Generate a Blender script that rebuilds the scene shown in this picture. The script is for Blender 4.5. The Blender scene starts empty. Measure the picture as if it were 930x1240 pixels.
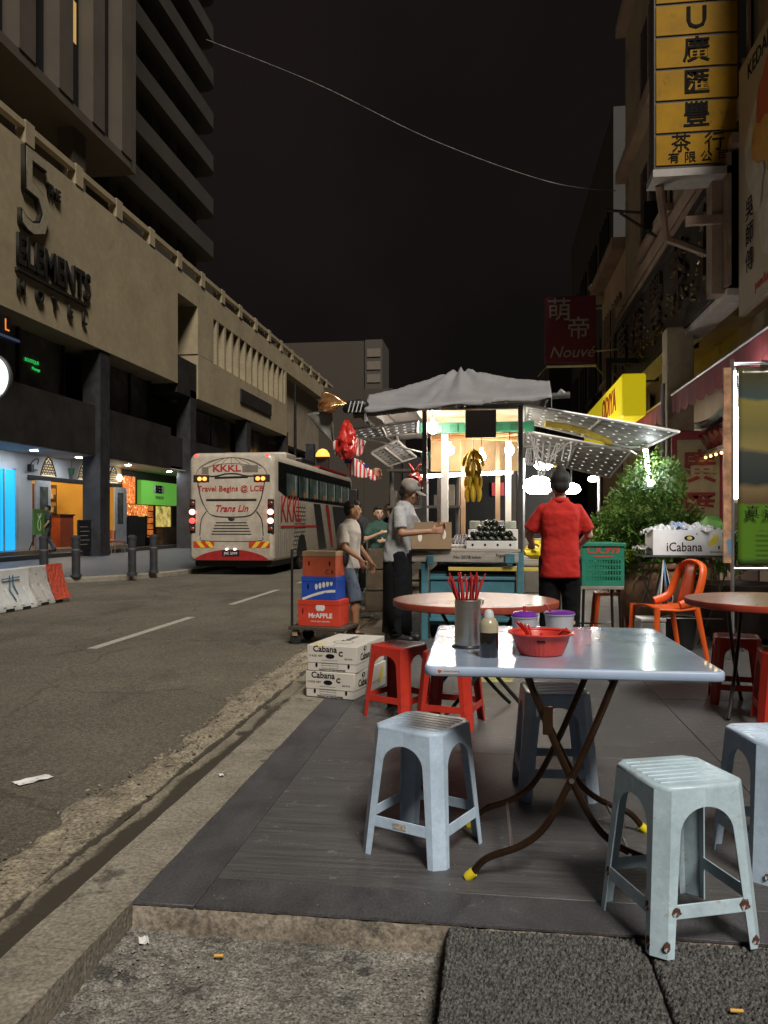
import bpy, bmesh, math, random
import numpy as np
from mathutils import Vector, Matrix, Euler, noise as mnoise
random.seed(7)
PI = math.pi
R = math.radians
S = bpy.context.scene
COL = S.collection

# ---------------------------------------------------------------- camera
CAM_H = 1.25
YAW = math.atan(130 / 967)
cam_data = bpy.data.cameras.new('camera')
cam = bpy.data.objects.new('camera', cam_data)
COL.objects.link(cam)
cam.location = (0, 0, CAM_H)
cam.rotation_euler = (R(90), 0, YAW)
cam_data.sensor_fit = 'VERTICAL'
cam_data.sensor_height = 24
cam_data.lens = 24 * 967 / 1240
cam_data.shift_y = 12 / 1240
cam_data.clip_start = .05
cam_data.clip_end = 2000
S.camera = cam

# ---------------------------------------------------------------- night sky, city glow, exposure
world = bpy.data.worlds.new('World')
S.world = world
world.use_nodes = True
wn = world.node_tree
wn.nodes.clear()
w_out = wn.nodes.new('ShaderNodeOutputWorld')
w_bg = wn.nodes.new('ShaderNodeBackground')
w_tc = wn.nodes.new('ShaderNodeTexCoord')
w_nz = wn.nodes.new('ShaderNodeTexNoise')
w_nz.inputs['Scale'].default_value = 2.2
w_nz.inputs['Detail'].default_value = 6
w_cr = wn.nodes.new('ShaderNodeValToRGB')
w_cr.color_ramp.elements[0].position = .35
w_cr.color_ramp.elements[0].color = (.0048, .0038, .0038, 1)
w_cr.color_ramp.elements[1].position = .7
w_cr.color_ramp.elements[1].color = (.0105, .0078, .0070, 1)
wn.links.new(w_tc.outputs['Generated'], w_nz.inputs['Vector'])
wn.links.new(w_nz.outputs['Fac'], w_cr.inputs['Fac'])
wn.links.new(w_cr.outputs['Color'], w_bg.inputs['Color'])
wn.links.new(w_bg.outputs['Background'], w_out.inputs['Surface'])
w_bg.inputs['Strength'].default_value = 1.0

sun_l = bpy.data.lights.new('sun', 'SUN')
sun = bpy.data.objects.new('sun', sun_l)
COL.objects.link(sun)
sun_l.energy = 3.4
sun_l.angle = R(16)
sun_l.color = (1, .94, .85)
SUN_DIR = Vector((.30, -.58, .76)).normalized()     # towards the light: high, behind the camera, over the street
sun.rotation_euler = SUN_DIR.to_track_quat('Z', 'Y').to_euler()

S.view_settings.view_transform = 'Standard'
S.view_settings.look = 'None'
S.view_settings.exposure = 0
S.view_settings.gamma = 1
S.view_settings.use_curve_mapping = False
S.cycles.max_bounces = 6
S.cycles.diffuse_bounces = 3
S.cycles.glossy_bounces = 3
S.cycles.transmission_bounces = 4
S.cycles.transparent_max_bounces = 8
S.cycles.sample_clamp_indirect = 4
S.cycles.caustics_reflective = False
S.cycles.caustics_refractive = False
S.cycles.use_denoising = True

# ---------------------------------------------------------------- helpers
_c, _s = math.cos(YAW), math.sin(YAW)
def W(px, py, d):
    """measured photo pixel at a known distance -> place in the street"""
    u = (px - 465) / 967
    return Vector((d * (u * _c - _s), d * (u * _s + _c), CAM_H + (632 - py) / 967 * d))
def G(px, py, z=0.):
    return W(px, py, 967 * (CAM_H - z) / (py - 632))

def rotz(v, a):
    c, s = math.cos(a), math.sin(a)
    return Vector((v[0] * c - v[1] * s, v[0] * s + v[1] * c, v[2]))

class MB:
    def __init__(s): s.v = []; s.f = []; s.m = []; s.cur = 0
    def add(s, vs, fs):
        o = len(s.v)
        s.v += [tuple(p) for p in vs]
        s.f += [tuple(i + o for i in f) for f in fs]
        s.m += [s.cur] * len(fs)
        return s
    def box(s, a, b):
        x0, y0, z0 = a; x1, y1, z1 = b
        return s.add([(x0,y0,z0),(x1,y0,z0),(x1,y1,z0),(x0,y1,z0),(x0,y0,z1),(x1,y0,z1),(x1,y1,z1),(x0,y1,z1)],
                     [(0,3,2,1),(4,5,6,7),(0,1,5,4),(1,2,6,5),(2,3,7,6),(3,0,4,7)])
    def cbox(s, c, d, rz=0):
        vs = []
        for z in (-1, 1):
            for x, y in ((-1,-1),(1,-1),(1,1),(-1,1)):
                p = rotz((x*d[0]/2, y*d[1]/2, z*d[2]/2), rz)
                vs.append((c[0]+p[0], c[1]+p[1], c[2]+p[2]))
        return s.add(vs, [(0,3,2,1),(4,5,6,7),(0,1,5,4),(1,2,6,5),(2,3,7,6),(3,0,4,7)])
    def quad(s, a, b, c, d): return s.add([a,b,c,d], [(0,1,2,3)])
    def ring(s, rings, cap0=True, cap1=True):
        n = len(rings[0]); vs = [p for r in rings for p in r]; fs = []
        for i in range(len(rings)-1):
            for k in range(n):
                fs.append((i*n+k, i*n+(k+1)%n, (i+1)*n+(k+1)%n, (i+1)*n+k))
        if cap0: fs.append(tuple(range(n-1,-1,-1)))
        if cap1: fs.append(tuple((len(rings)-1)*n+k for k in range(n)))
        return s.add(vs, fs)
    def cyl(s, a, b, r1, r2=None, n=12, cap=True):
        return s.tube([a, b], [r1, r1 if r2 is None else r2], n, cap)
    def tube(s, pts, r, n=8, cap=True, flat=1):
        pts = [Vector(p) for p in pts]
        rs = r if isinstance(r, (list, tuple)) else [r]*len(pts)
        rings = []; up = None
        for i, p in enumerate(pts):
            t = (pts[min(i+1,len(pts)-1)] - pts[max(i-1,0)])
            if t.length < 1e-9: t = Vector((0,0,1))
            t.normalize()
            if up is None:
                a = Vector((0,0,1)) if abs(t.z) < .9 else Vector((1,0,0))
                x = t.cross(a).normalized()
            else:
                x = (up - t*up.dot(t))
                x = x.normalized() if x.length > 1e-6 else t.orthogonal().normalized()
            up = x; y = t.cross(x)
            rings.append([p + x*math.cos(2*PI*k/n)*rs[i] + y*math.sin(2*PI*k/n)*rs[i]*flat for k in range(n)])
        return s.ring(rings, cap, cap)
    def lathe(s, prof, n=24, c=(0,0,0), cap0=True, cap1=True):
        rings = [[(c[0]+r*math.cos(2*PI*k/n), c[1]+r*math.sin(2*PI*k/n), c[2]+z) for k in range(n)] for r, z in prof]
        return s.ring(rings, cap0, cap1)
    def ell(s, c, r, nu=12, nv=8, M=None):
        c = Vector(c); vs = []; rings = []
        r = (r, r, r) if not isinstance(r, (list, tuple)) else r
        for j in range(1, nv):
            th = PI*j/nv; ring = []
            for k in range(nu):
                p = Vector((r[0]*math.sin(th)*math.cos(2*PI*k/nu), r[1]*math.sin(th)*math.sin(2*PI*k/nu), -r[2]*math.cos(th)))
                if M is not None: p = M @ p
                ring.append(c+p)
            rings.append(ring)
        o = len(s.v)
        s.ring(rings, False, False)
        lo = Vector((0,0,-r[2])); hi = Vector((0,0,r[2]))
        if M is not None: lo = M @ lo; hi = M @ hi
        n0 = len(s.v)
        last = o + (nv-2)*nu
        s.v += [tuple(c+lo), tuple(c+hi)]
        for k in range(nu):
            s.f.append((o+(k+1)%nu, o+k, n0)); s.m.append(s.cur)
            s.f.append((last+k, last+(k+1)%nu, n0+1)); s.m.append(s.cur)
        return s
    def caps(s, a, b, r1, r2=None, n=12):
        r2 = r1 if r2 is None else r2
        s.ell(a, r1, n, 8); s.ell(b, r2, n, 8)
        if (Vector(a)-Vector(b)).length > 1e-4: s.cyl(a, b, r1, r2, n)
        return s
    def prism(s, poly, a0, a1, axis='y'):
        """poly in the plane across axis, pushed from a0 to a1"""
        f = {'y': lambda p, a: (p[0], a, p[1]), 'x': lambda p, a: (a, p[0], p[1]), 'z': lambda p, a: (p[0], p[1], a)}[axis]
        return s.ring([[f(p, a0) for p in poly], [f(p, a1) for p in poly]])
    def grid(s, f, nu, nv):
        vs = [f(i/(nu), j/(nv)) for j in range(nv+1) for i in range(nu+1)]
        fs = [(j*(nu+1)+i, j*(nu+1)+i+1, (j+1)*(nu+1)+i+1, (j+1)*(nu+1)+i) for j in range(nv) for i in range(nu)]
        return s.add(vs, fs)
    def build(s, name, mat, parent=None, smooth=None, bevel=0, seg=2, solid=0, loc=None, rz=None, recalc=True, remesh=0, smoothmod=0):
        me = bpy.data.meshes.new(name)
        me.from_pydata(s.v, [], s.f)
        mats = mat if isinstance(mat, (list, tuple)) else [mat]
        for m in mats: me.materials.append(m)
        if len(mats) > 1: me.polygons.foreach_set('material_index', s.m)
        if recalc:
            bm = bmesh.new(); bm.from_mesh(me)
            bmesh.ops.recalc_face_normals(bm, faces=bm.faces[:])
            bm.to_mesh(me); bm.free()
        o = bpy.data.objects.new(name, me); COL.objects.link(o)
        if parent is not None: o.parent = parent
        if loc is not None: o.location = loc
        if rz is not None: o.rotation_euler = (0, 0, rz)
        if remesh:
            md = o.modifiers.new('remesh', 'REMESH'); md.mode = 'VOXEL'; md.voxel_size = remesh; md.use_smooth_shade = True
            if smoothmod:
                md = o.modifiers.new('smooth', 'SMOOTH'); md.factor = .5; md.iterations = smoothmod
        if solid:
            md = o.modifiers.new('solid', 'SOLIDIFY'); md.thickness = solid; md.offset = -1
        if bevel:
            md = o.modifiers.new('bevel', 'BEVEL'); md.width = bevel; md.segments = seg; md.limit_method = 'ANGLE'; md.angle_limit = R(35)
            me.polygons.foreach_set('use_smooth', [True]*len(me.polygons))
            me.set_sharp_from_angle(angle=R(60))
        elif smooth is not None:
            me.polygons.foreach_set('use_smooth', [True]*len(me.polygons))
            if smooth < 180: me.set_sharp_from_angle(angle=R(smooth))
        return o

def tag(o, label, cat, group=None, kind=None):
    if label: o['label'] = label
    if cat: o['category'] = cat
    if group: o['group'] = group
    if kind: o['kind'] = kind
    return o
def thing(name, label, cat, loc=(0,0,0), rz=0, group=None):
    o = bpy.data.objects.new(name, None); COL.objects.link(o)
    o.empty_display_size = .1
    o.location = loc; o.rotation_euler = (0,0,rz)
    return tag(o, label, cat, group)
def struct(o):
    o['kind'] = 'structure'; return o
KIDS = {}
def copy_tree(o, parent=None):
    c = o.copy(); COL.objects.link(c); c.parent = parent
    for ch in list(o.children): copy_tree(ch, c)
    return c
def copy_thing(o, loc, rz, label=None):
    c = copy_tree(o); c.location = loc; c.rotation_euler = (0,0,rz)
    if label: c['label'] = label
    return c

# ---------------------------------------------------------------- materials
MATS = {}
def lin(c):
    """sRGB 0-255 to linear"""
    return tuple(((x/255)/12.92 if x/255 <= .04045 else ((x/255+.055)/1.055)**2.4) for x in c)
def M(name, col, rough=.6, metal=0, var=.18, scale=6., bump=0., bscale=60., spec=.5, coat=0, emit=0, ecol=None, col2=None,
      wear=None, wear_at=.62, wear_scale=9., alpha=1, trans=0, stretch=None, detail=5, rvar=.12, sheen=0):
    if name in MATS: return MATS[name]
    m = bpy.data.materials.new(name); MATS[name] = m
    m.use_nodes = True
    nt = m.node_tree; N = nt.nodes; L = nt.links
    b = N['Principled BSDF']
    tc = N.new('ShaderNodeTexCoord')
    vec = tc.outputs['Object']
    if stretch:
        mp = N.new('ShaderNodeMapping'); mp.inputs['Scale'].default_value = stretch
        L.new(vec, mp.inputs['Vector']); vec = mp.outputs['Vector']
    nz = N.new('ShaderNodeTexNoise'); nz.inputs['Scale'].default_value = scale; nz.inputs['Detail'].default_value = detail
    nz.inputs['Roughness'].default_value = .62
    L.new(vec, nz.inputs['Vector'])
    cr = N.new('ShaderNodeValToRGB')
    cr.color_ramp.elements[0].position = .3; cr.color_ramp.elements[1].position = .7
    a = tuple(max(0, x*(1-var)) for x in col)
    z = col2 if col2 else tuple(min(1, x*(1+var)) for x in col)
    cr.color_ramp.elements[0].color = (*a, 1); cr.color_ramp.elements[1].color = (*z, 1)
    L.new(nz.outputs['Fac'], cr.inputs['Fac'])
    out = cr.outputs['Color']
    if wear:
        n2 = N.new('ShaderNodeTexNoise'); n2.inputs['Scale'].default_value = wear_scale; n2.inputs['Detail'].default_value = 7
        n2.inputs['Roughness'].default_value = .7
        L.new(tc.outputs['Object'], n2.inputs['Vector'])
        c2 = N.new('ShaderNodeValToRGB'); c2.color_ramp.elements[0].position = wear_at; c2.color_ramp.elements[1].position = min(1, wear_at+.06)
        L.new(n2.outputs['Fac'], c2.inputs['Fac'])
        mx = N.new('ShaderNodeMix'); mx.data_type = 'RGBA'
        L.new(c2.outputs['Color'], mx.inputs['Factor']); L.new(out, mx.inputs['A']); mx.inputs['B'].default_value = (*wear, 1)
        out = mx.outputs['Result']
    L.new(out, b.inputs['Base Color'])
    if rvar:
        mr = N.new('ShaderNodeMapRange'); mr.inputs['To Min'].default_value = max(.02, rough-rvar); mr.inputs['To Max'].default_value = min(1, rough+rvar)
        L.new(nz.outputs['Fac'], mr.inputs['Value']); L.new(mr.outputs['Result'], b.inputs['Roughness'])
    else: b.inputs['Roughness'].default_value = rough
    b.inputs['Metallic'].default_value = metal
    b.inputs['Specular IOR Level'].default_value = spec
    b.inputs['Coat Weight'].default_value = coat
    b.inputs['Alpha'].default_value = alpha
    b.inputs['Transmission Weight'].default_value = trans
    if emit:
        b.inputs['Emission Strength'].default_value = emit
        if ecol: b.inputs['Emission Color'].default_value = (*ecol, 1)
        else: L.new(out, b.inputs['Emission Color'])
    if bump:
        n3 = N.new('ShaderNodeTexNoise'); n3.inputs['Scale'].default_value = bscale; n3.inputs['Detail'].default_value = 4
        L.new(vec if stretch else tc.outputs['Object'], n3.inputs['Vector'])
        bp = N.new('ShaderNodeBump'); bp.inputs['Strength'].default_value = min(1, bump); bp.inputs['Distance'].default_value = .01
        L.new(n3.outputs['Fac'], bp.inputs['Height']); L.new(bp.outputs['Normal'], b.inputs['Normal'])
    return m
def speckle(m, scale, lo, hi, fac=1., p0=.38, p1=.62, kind='NOISE'):
    """multiply the base colour by a fine grain, so that the surface shows its grit"""
    nt = m.node_tree; N = nt.nodes; L = nt.links; bs = N['Principled BSDF']
    src = bs.inputs['Base Color'].links[0].from_socket
    tc = N.new('ShaderNodeTexCoord')
    if kind == 'NOISE':
        n = N.new('ShaderNodeTexNoise'); n.inputs['Detail'].default_value = 3; n.inputs['Roughness'].default_value = .7; out = n.outputs['Fac']
    else:
        n = N.new('ShaderNodeTexVoronoi'); out = n.outputs['Color']
    n.inputs['Scale'].default_value = scale; L.new(tc.outputs['Object'], n.inputs['Vector'])
    r = N.new('ShaderNodeValToRGB'); r.color_ramp.elements[0].position = p0; r.color_ramp.elements[1].position = p1
    r.color_ramp.elements[0].color = (lo,lo,lo,1); r.color_ramp.elements[1].color = (hi,hi,hi,1); L.new(out, r.inputs['Fac'])
    x = N.new('ShaderNodeMix'); x.data_type = 'RGBA'; x.blend_type = 'MULTIPLY'; x.inputs['Factor'].default_value = fac; x.clamp_result = False
    L.new(src, x.inputs['A']); L.new(r.outputs['Color'], x.inputs['B']); L.new(x.outputs['Result'], bs.inputs['Base Color'])
    return m
def glow(name, col, strength):
    if name in MATS: return MATS[name]
    m = bpy.data.materials.new(name); MATS[name] = m; m.use_nodes = True
    b = m.node_tree.nodes['Principled BSDF']
    b.inputs['Base Color'].default_value = (*[min(1, x*.8) for x in col], 1)
    b.inputs['Roughness'].default_value = .4
    b.inputs['Emission Color'].default_value = (*col, 1)
    b.inputs['Emission Strength'].default_value = strength
    return m

FONT_CACHE = {}
def text(name, body, size, mat, parent=None, loc=(0,0,0), rot=(PI/2,0,0), ext=.001, align='CENTER', sx=1, sy=1, shear=0, bold=0, rootlabel=None):
    cu = bpy.data.curves.new(name, 'FONT')
    cu.body = body; cu.size = size; cu.extrude = ext; cu.align_x = align; cu.align_y = 'CENTER'
    cu.shear = shear; cu.offset = bold; cu.resolution_u = 2
    tmp = bpy.data.objects.new(name, cu)
    COL.objects.link(tmp)
    dg = bpy.context.evaluated_depsgraph_get()
    me = bpy.data.meshes.new_from_object(tmp.evaluated_get(dg))
    bpy.data.objects.remove(tmp); bpy.data.curves.remove(cu)
    me.name = name
    me.materials.clear(); me.materials.append(mat)
    if sx != 1 or sy != 1: me.transform(Matrix.Diagonal((sx, sy, 1, 1)))
    o = bpy.data.objects.new(name, me); COL.objects.link(o)
    o.parent = parent; o.location = loc; o.rotation_euler = rot
    return o
FACE_CAM = (PI/2, 0, 0); FACE_PX = (PI/2, 0, PI/2); FACE_NX = (PI/2, 0, -PI/2); FACE_UP = (0, 0, 0)

BLACK = M('black_paint', (.012,.012,.013), .45, var=.3)
BLACKMETAL = M('black_metal', (.02,.019,.018), .4, metal=.4, var=.3)
INK = M('ink', (.010,.009,.009), .8, rvar=0, spec=.1)
WHITE = M('white_paint', (.72,.71,.68), .5, var=.08)
STEEL = M('steel', (.66,.65,.62), .33, metal=1, var=.05, stretch=(1,1,12), scale=14)
ALU = M('aluminium', (.5,.5,.5), .4, metal=.9, var=.15)

def rr(hx, hy, r, n=6):
    P = []
    for cx, cy, a0 in ((hx-r,-hy+r,-PI/2),(hx-r,hy-r,0),(-hx+r,hy-r,PI/2),(-hx+r,-hy+r,PI)):
        for i in range(n+1):
            a = a0 + PI/2*i/n; P.append((cx+r*math.cos(a), cy+r*math.sin(a)))
    return P
def smooth_path(P, n=6):
    P = [Vector(p) for p in P]; out = []
    for i in range(len(P)-1):
        p0 = P[max(0,i-1)]; p1 = P[i]; p2 = P[i+1]; p3 = P[min(len(P)-1,i+2)]
        for k in range(n):
            t = k/n
            out.append(.5*((2*p1)+(-p0+p2)*t+(2*p0-5*p1+4*p2-p3)*t*t+(-p0+3*p1-3*p2+p3)*t**3))
    out.append(P[-1]); return out
# ================================================================ ground, road, kerb, platform
def fb(x, y, sc, oc=4, seed=0.):
    return mnoise.fractal(Vector((x*sc+seed, y*sc-seed, seed)), .9, 2.0, oc)

ROAD_Z = -.15
def asphalt_mat():
    m = M('asphalt', (.105,.092,.068), .85, var=.30, scale=.55, bump=1, bscale=130, detail=10, wear=(.22,.20,.16), wear_at=.60, wear_scale=85)
    nt = m.node_tree; N = nt.nodes; L = nt.links; bs = N['Principled BSDF']
    src = bs.inputs['Base Color'].links[0].from_socket
    tc = N.new('ShaderNodeTexCoord')
    # dark oil stains and patches
    n1 = N.new('ShaderNodeTexNoise'); n1.inputs['Scale'].default_value = .9; n1.inputs['Detail'].default_value = 9; n1.inputs['Roughness'].default_value = .75
    mp = N.new('ShaderNodeMapping'); mp.inputs['Scale'].default_value = (1.6,.55,1); L.new(tc.outputs['Object'], mp.inputs['Vector']); L.new(mp.outputs['Vector'], n1.inputs['Vector'])
    r1 = N.new('ShaderNodeValToRGB'); r1.color_ramp.elements[0].position = .52; r1.color_ramp.elements[0].color = (1,1,1,1); r1.color_ramp.elements[1].position = .72; r1.color_ramp.elements[1].color = (.45,.43,.40,1); L.new(n1.outputs['Fac'], r1.inputs['Fac'])
    m1 = N.new('ShaderNodeMix'); m1.data_type = 'RGBA'; m1.blend_type = 'MULTIPLY'; m1.inputs['Factor'].default_value = .8; L.new(src, m1.inputs['A']); L.new(r1.outputs['Color'], m1.inputs['B'])
    # cracks
    n2 = N.new('ShaderNodeTexNoise'); n2.inputs['Scale'].default_value = 1.5; n2.inputs['Detail'].default_value = 5; L.new(tc.outputs['Object'], n2.inputs['Vector'])
    ad = N.new('ShaderNodeMix'); ad.data_type = 'RGBA'; ad.blend_type = 'LINEAR_LIGHT'; ad.inputs['Factor'].default_value = .35; L.new(tc.outputs['Object'], ad.inputs['A']); L.new(n2.outputs['Color'], ad.inputs['B'])
    vo = N.new('ShaderNodeTexVoronoi'); vo.feature = 'DISTANCE_TO_EDGE'; vo.inputs['Scale'].default_value = .42; L.new(ad.outputs['Result'], vo.inputs['Vector'])
    r2 = N.new('ShaderNodeValToRGB'); r2.color_ramp.elements[0].position = .0; r2.color_ramp.elements[0].color = (.3,.28,.25,1); r2.color_ramp.elements[1].position = .008; r2.color_ramp.elements[1].color = (1,1,1,1); L.new(vo.outputs['Distance'], r2.inputs['Fac'])
    m2 = N.new('ShaderNodeMix'); m2.data_type = 'RGBA'; m2.blend_type = 'MULTIPLY'; m2.inputs['Factor'].default_value = .55; L.new(m1.outputs['Result'], m2.inputs['A']); L.new(r2.outputs['Color'], m2.inputs['B'])
    L.new(m2.outputs['Result'], bs.inputs['Base Color'])
    speckle(m, 130, .45, 1.75, .85); speckle(m, 38, .7, 1.3, .8)
    return m
b = MB(); b.quad((-400,-200,-.45),(400,-200,-.45),(400,700,-.45),(-400,700,-.45))
struct(b.build('ground', M('dirt', (.06,.055,.045), .95, var=.3, scale=.4)))
# road: one sheet with a gentle unevenness near the viewer
b = MB()
b.quad((-60,-20,ROAD_Z),(-1.9,-20,ROAD_Z),(-1.9,160,ROAD_Z),(-60,160,ROAD_Z))
road = struct(b.build('road', asphalt_mat()))
# lane dashes (worn paint sheets)
lane = M('lane_paint', (.36,.34,.29), .7, var=.25, scale=14, wear=(.1,.095,.08), wear_at=.6, wear_scale=22, bump=.3)
for k in range(12):
    y0 = 3.55 + 4.75*k
    b = MB(); b.box((-4.42,y0,ROAD_Z+.001),(-4.31,y0+2.95,ROAD_Z+.005))
    b.build('lane_dash', lane, road)
# strip behind kerb to the right: paved pavement under stalls
pave_m = M('pavement_concrete', (.17,.16,.145), .8, var=.25, scale=2.2, bump=.4, bscale=60, wear=(.09,.085,.078), wear_at=.6, wear_scale=3)
b = MB(); b.box((-1.17,12.0,-.3),(60,160,-.02)); struct(b.build('pavement', pave_m))

# gutter
gut_m = M('gutter_concrete', (.2,.175,.13), .75, var=.25, scale=3, bump=.5, bscale=40, wear=(.035,.028,.02), wear_at=.58, wear_scale=2.2)
b = MB()
def gf(u, v):
    y = -1 + 61*v; x = -1.415 - .3*u
    return (x, y, -.165 + .02*u + .006*fb(x, y, 2.2))
b.grid(gf, 6, 240)
speckle(gut_m, 60, .6, 1.4, .8); struct(b.build('gutter', gut_m, smooth=40))
def damp(m, xc, half, y_end, col):
    """a damp muddy channel along the gutter bed, ragged at its edges and breaking up with distance"""
    nt = m.node_tree; N = nt.nodes; L = nt.links; bs = N['Principled BSDF']
    src = bs.inputs['Base Color'].links[0].from_socket
    tc = N.new('ShaderNodeTexCoord'); sp = N.new('ShaderNodeSeparateXYZ'); L.new(tc.outputs['Object'], sp.inputs['Vector'])
    nz = N.new('ShaderNodeTexNoise'); nz.inputs['Scale'].default_value = 5; nz.inputs['Detail'].default_value = 8; nz.inputs['Roughness'].default_value = .7
    mp = N.new('ShaderNodeMapping'); mp.inputs['Scale'].default_value = (1.5,.45,1); L.new(tc.outputs['Object'], mp.inputs['Vector']); L.new(mp.outputs['Vector'], nz.inputs['Vector'])
    def math_(op, a, b_=None):
        n = N.new('ShaderNodeMath'); n.operation = op
        for k, v in enumerate((a, b_)):
            if v is None: continue
            if isinstance(v, (int, float)): n.inputs[k].default_value = v
            else: L.new(v, n.inputs[k])
        return n.outputs[0]
    dx = math_('DIVIDE', math_('ABSOLUTE', math_('SUBTRACT', sp.outputs['X'], xc)), half)
    far = math_('MAXIMUM', math_('MULTIPLY', math_('SUBTRACT', sp.outputs['Y'], y_end), .22), 0.)
    v = math_('ADD', math_('ADD', dx, far), math_('MULTIPLY', math_('SUBTRACT', nz.outputs['Fac'], .5), 2.6))
    r = N.new('ShaderNodeValToRGB'); r.color_ramp.elements[0].position = .62; r.color_ramp.elements[1].position = 1.0
    r.color_ramp.elements[0].color = (1,1,1,1); r.color_ramp.elements[1].color = (0,0,0,1); L.new(v, r.inputs['Fac'])
    x = N.new('ShaderNodeMix'); x.data_type = 'RGBA'; L.new(r.outputs['Color'], x.inputs['Factor']); L.new(src, x.inputs['A']); x.inputs['B'].default_value = (*col, 1)
    L.new(x.outputs['Result'], bs.inputs['Base Color'])
damp(gut_m, -1.60, .075, 3.2, (.045,.036,.025))

# crumbled verge between gutter and asphalt: relief plus loose stones
b = MB()
def edge_w(y): return .30 + .10*fb(0, y, .9, 4, 3.3) + .06*fb(0, y, 3.1, 3, 9.)
def vf(u, v):
    y = -1 + 25*v; w = edge_w(y)
    x = -1.69 - (w+.04)*u
    z = -.13 + .012*fb(x, y, 3, 5, 4.) + .009*fb(x, y, 14, 4, 2.)
    if u > .8: z = min(z, -.143+.01*(1-u)*5) - .012*(u-.8)*5
    if u < .1: z -= .02*(1-u*10)
    return (x, y, z)
b.grid(vf, 22, 700)
verge_m = M('crumbled_verge', (.25,.215,.155), .9, var=.35, scale=7, bump=.9, bscale=55, wear=(.13,.11,.08), wear_at=.55, wear_scale=5, detail=8)
struct(b.build('verge', verge_m, smooth=50))

def pebbles(name, n, fx, sizes, mat, kind='stuff'):
    b = MB()
    for i in range(n):
        x, y, z = fx(i)
        r = random.choice(sizes)*random.uniform(.6,1.4)
        Mx = Euler((random.random()*3, random.random()*3, random.random()*3)).to_matrix()
        vs = [Mx @ Vector(p)*r*random.uniform(.7,1.3) for p in ((1,0,0),(-1,0,0),(0,1,0),(0,-1,0),(0,0,.7),(0,0,-.7))]
        b.add([(p.x+x, p.y+y, p.z*.7+z) for p in vs], [(0,2,4),(2,1,4),(1,3,4),(3,0,4),(2,0,5),(1,2,5),(3,1,5),(0,3,5)])
    o = b.build(name, mat, recalc=False); o['kind'] = kind
    return o
stone_m = M('loose_stone', (.24,.205,.15), .9, var=.45, scale=16, bump=.4)
def vp(i):
    y = random.triangular(1.6, 14, 6.0); w = edge_w(y)
    return (-1.69 - random.random()**.8*(w+.05), y, -.12)
speckle(verge_m, 55, .5, 1.5, .9); damp(verge_m, -1.69, .035, 9., (.05,.04,.028)); pebbles('gravel', 1100, vp, (.003,.004,.006,.008,.013), stone_m)

# kerb: separate stones
kerb_m = M('kerb_concrete', (.235,.21,.165), .8, var=.22, scale=4, bump=.6, bscale=45, wear=(.10,.09,.07), wear_at=.6, wear_scale=3.2, detail=8)
speckle(kerb_m, 75, .65, 1.35, .85); kr = thing('kerb', None, None); kr['kind'] = 'structure'
y = .2
k = 0
while y < 40:
    l = .993
    b = MB()
    n = 6
    for i in range(n):
        pass
    x0, x1 = -1.40 + .006*math.sin(k*3.1), -1.176
    def kf(u, v, x0=x0, y=y): 
        return (x0 + (x1-x0)*u, y + l*v, -.004 + .004*fb(x0+u*.2, y+l*v, 6))
    g = MB(); nu, nv = 5, 14
    g.grid(kf, nu, nv)
    lo = -.26
    base = [(x0,y,lo),(x1,y,lo),(x1,y+l,lo),(x0,y+l,lo)]
    # skirts
    W_ = nu+1
    def strip(ids, chip):
        o = len(g.v)
        for t in ids:
            p = g.v[t]; q = (p[0]+chip*random.uniform(-.012,.012), p[1], lo); g.v.append(q)
        for a in range(len(ids)-1):
            g.f.append((ids[a], ids[a+1], o+a+1, o+a)); g.m.append(0)
    strip([j*W_ for j in range(nv+1)], 0); strip([j*W_+nu for j in range(nv+1)], 1)
    strip(list(range(W_)), 0); strip([nv*W_+i for i in range(W_)], 0)
    g.build('kerb_stone', kerb_m, kr, smooth=35)
    y += 1.0; k += 1

# raised platform (dark vinyl boards over a concrete base)
base_m = M('platform_concrete', (.25,.21,.165), .85, var=.3, scale=5, bump=.9, bscale=26, wear=(.10,.09,.075), wear_at=.56, wear_scale=4)
speckle(base_m, 50, .55, 1.45, .85); pf = thing('platform', None, None); pf['kind'] = 'structure'
b = MB()
def pfr(u, v):
    x = -1.17 + 5.4*u; z = -.20 + .188*v
    return (x, 2.50 + .012*fb(x, z, 9, 4) - (.012 if .15 < v < .9 else 0)*abs(fb(x, z, 4, 3, 2)), z)
b.grid(pfr, 160, 8)
b.build('riser', base_m, pf, smooth=50)
b = MB(); b.box((-1.171,2.53,-.2),(4.2,11.99,-.012)); b.build('base', base_m, pf)

def vinyl():
    m = M('vinyl_board', (.082,.08,.08), .48, var=.36, scale=5, stretch=(.45,9,1), bump=.5, bscale=16, detail=12,
          wear=(.17,.165,.16), wear_at=.60, wear_scale=14, rvar=.16)
    return m
vin = vinyl()
vin2 = M('vinyl_border', (.066,.064,.068), .55, var=.3, scale=3, stretch=(2,1,1), bump=.3, bscale=30, wear=(.12,.115,.11), wear_at=.64, wear_scale=6)
speckle(vin, 150, .7, 1.35, .8); speckle(vin2, 120, .65, 1.4, .8)
# sheets laid side by side with thin seams
def sheet(x0,y0,x1,y1,mat,name='floor_sheet', z=.0):
    b = MB(); b.box((x0,y0,-.0115),(x1,y1,z)); return b.build(name, mat, pf, bevel=.002, seg=1)
sheet(-1.17,2.497,-.96,11.98,vin2,'border_strip')
sheet(-.957,2.497,4.2,2.70,vin2,'border_strip')
ys = [2.703, 4.35, 5.85, 7.4, 9.1, 11.98]
for i in range(5):
    sheet(-.957, ys[i], 1.18, ys[i+1]-.004, vin); sheet(1.184, ys[i], 4.2, ys[i+1]-.004, vin)

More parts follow.
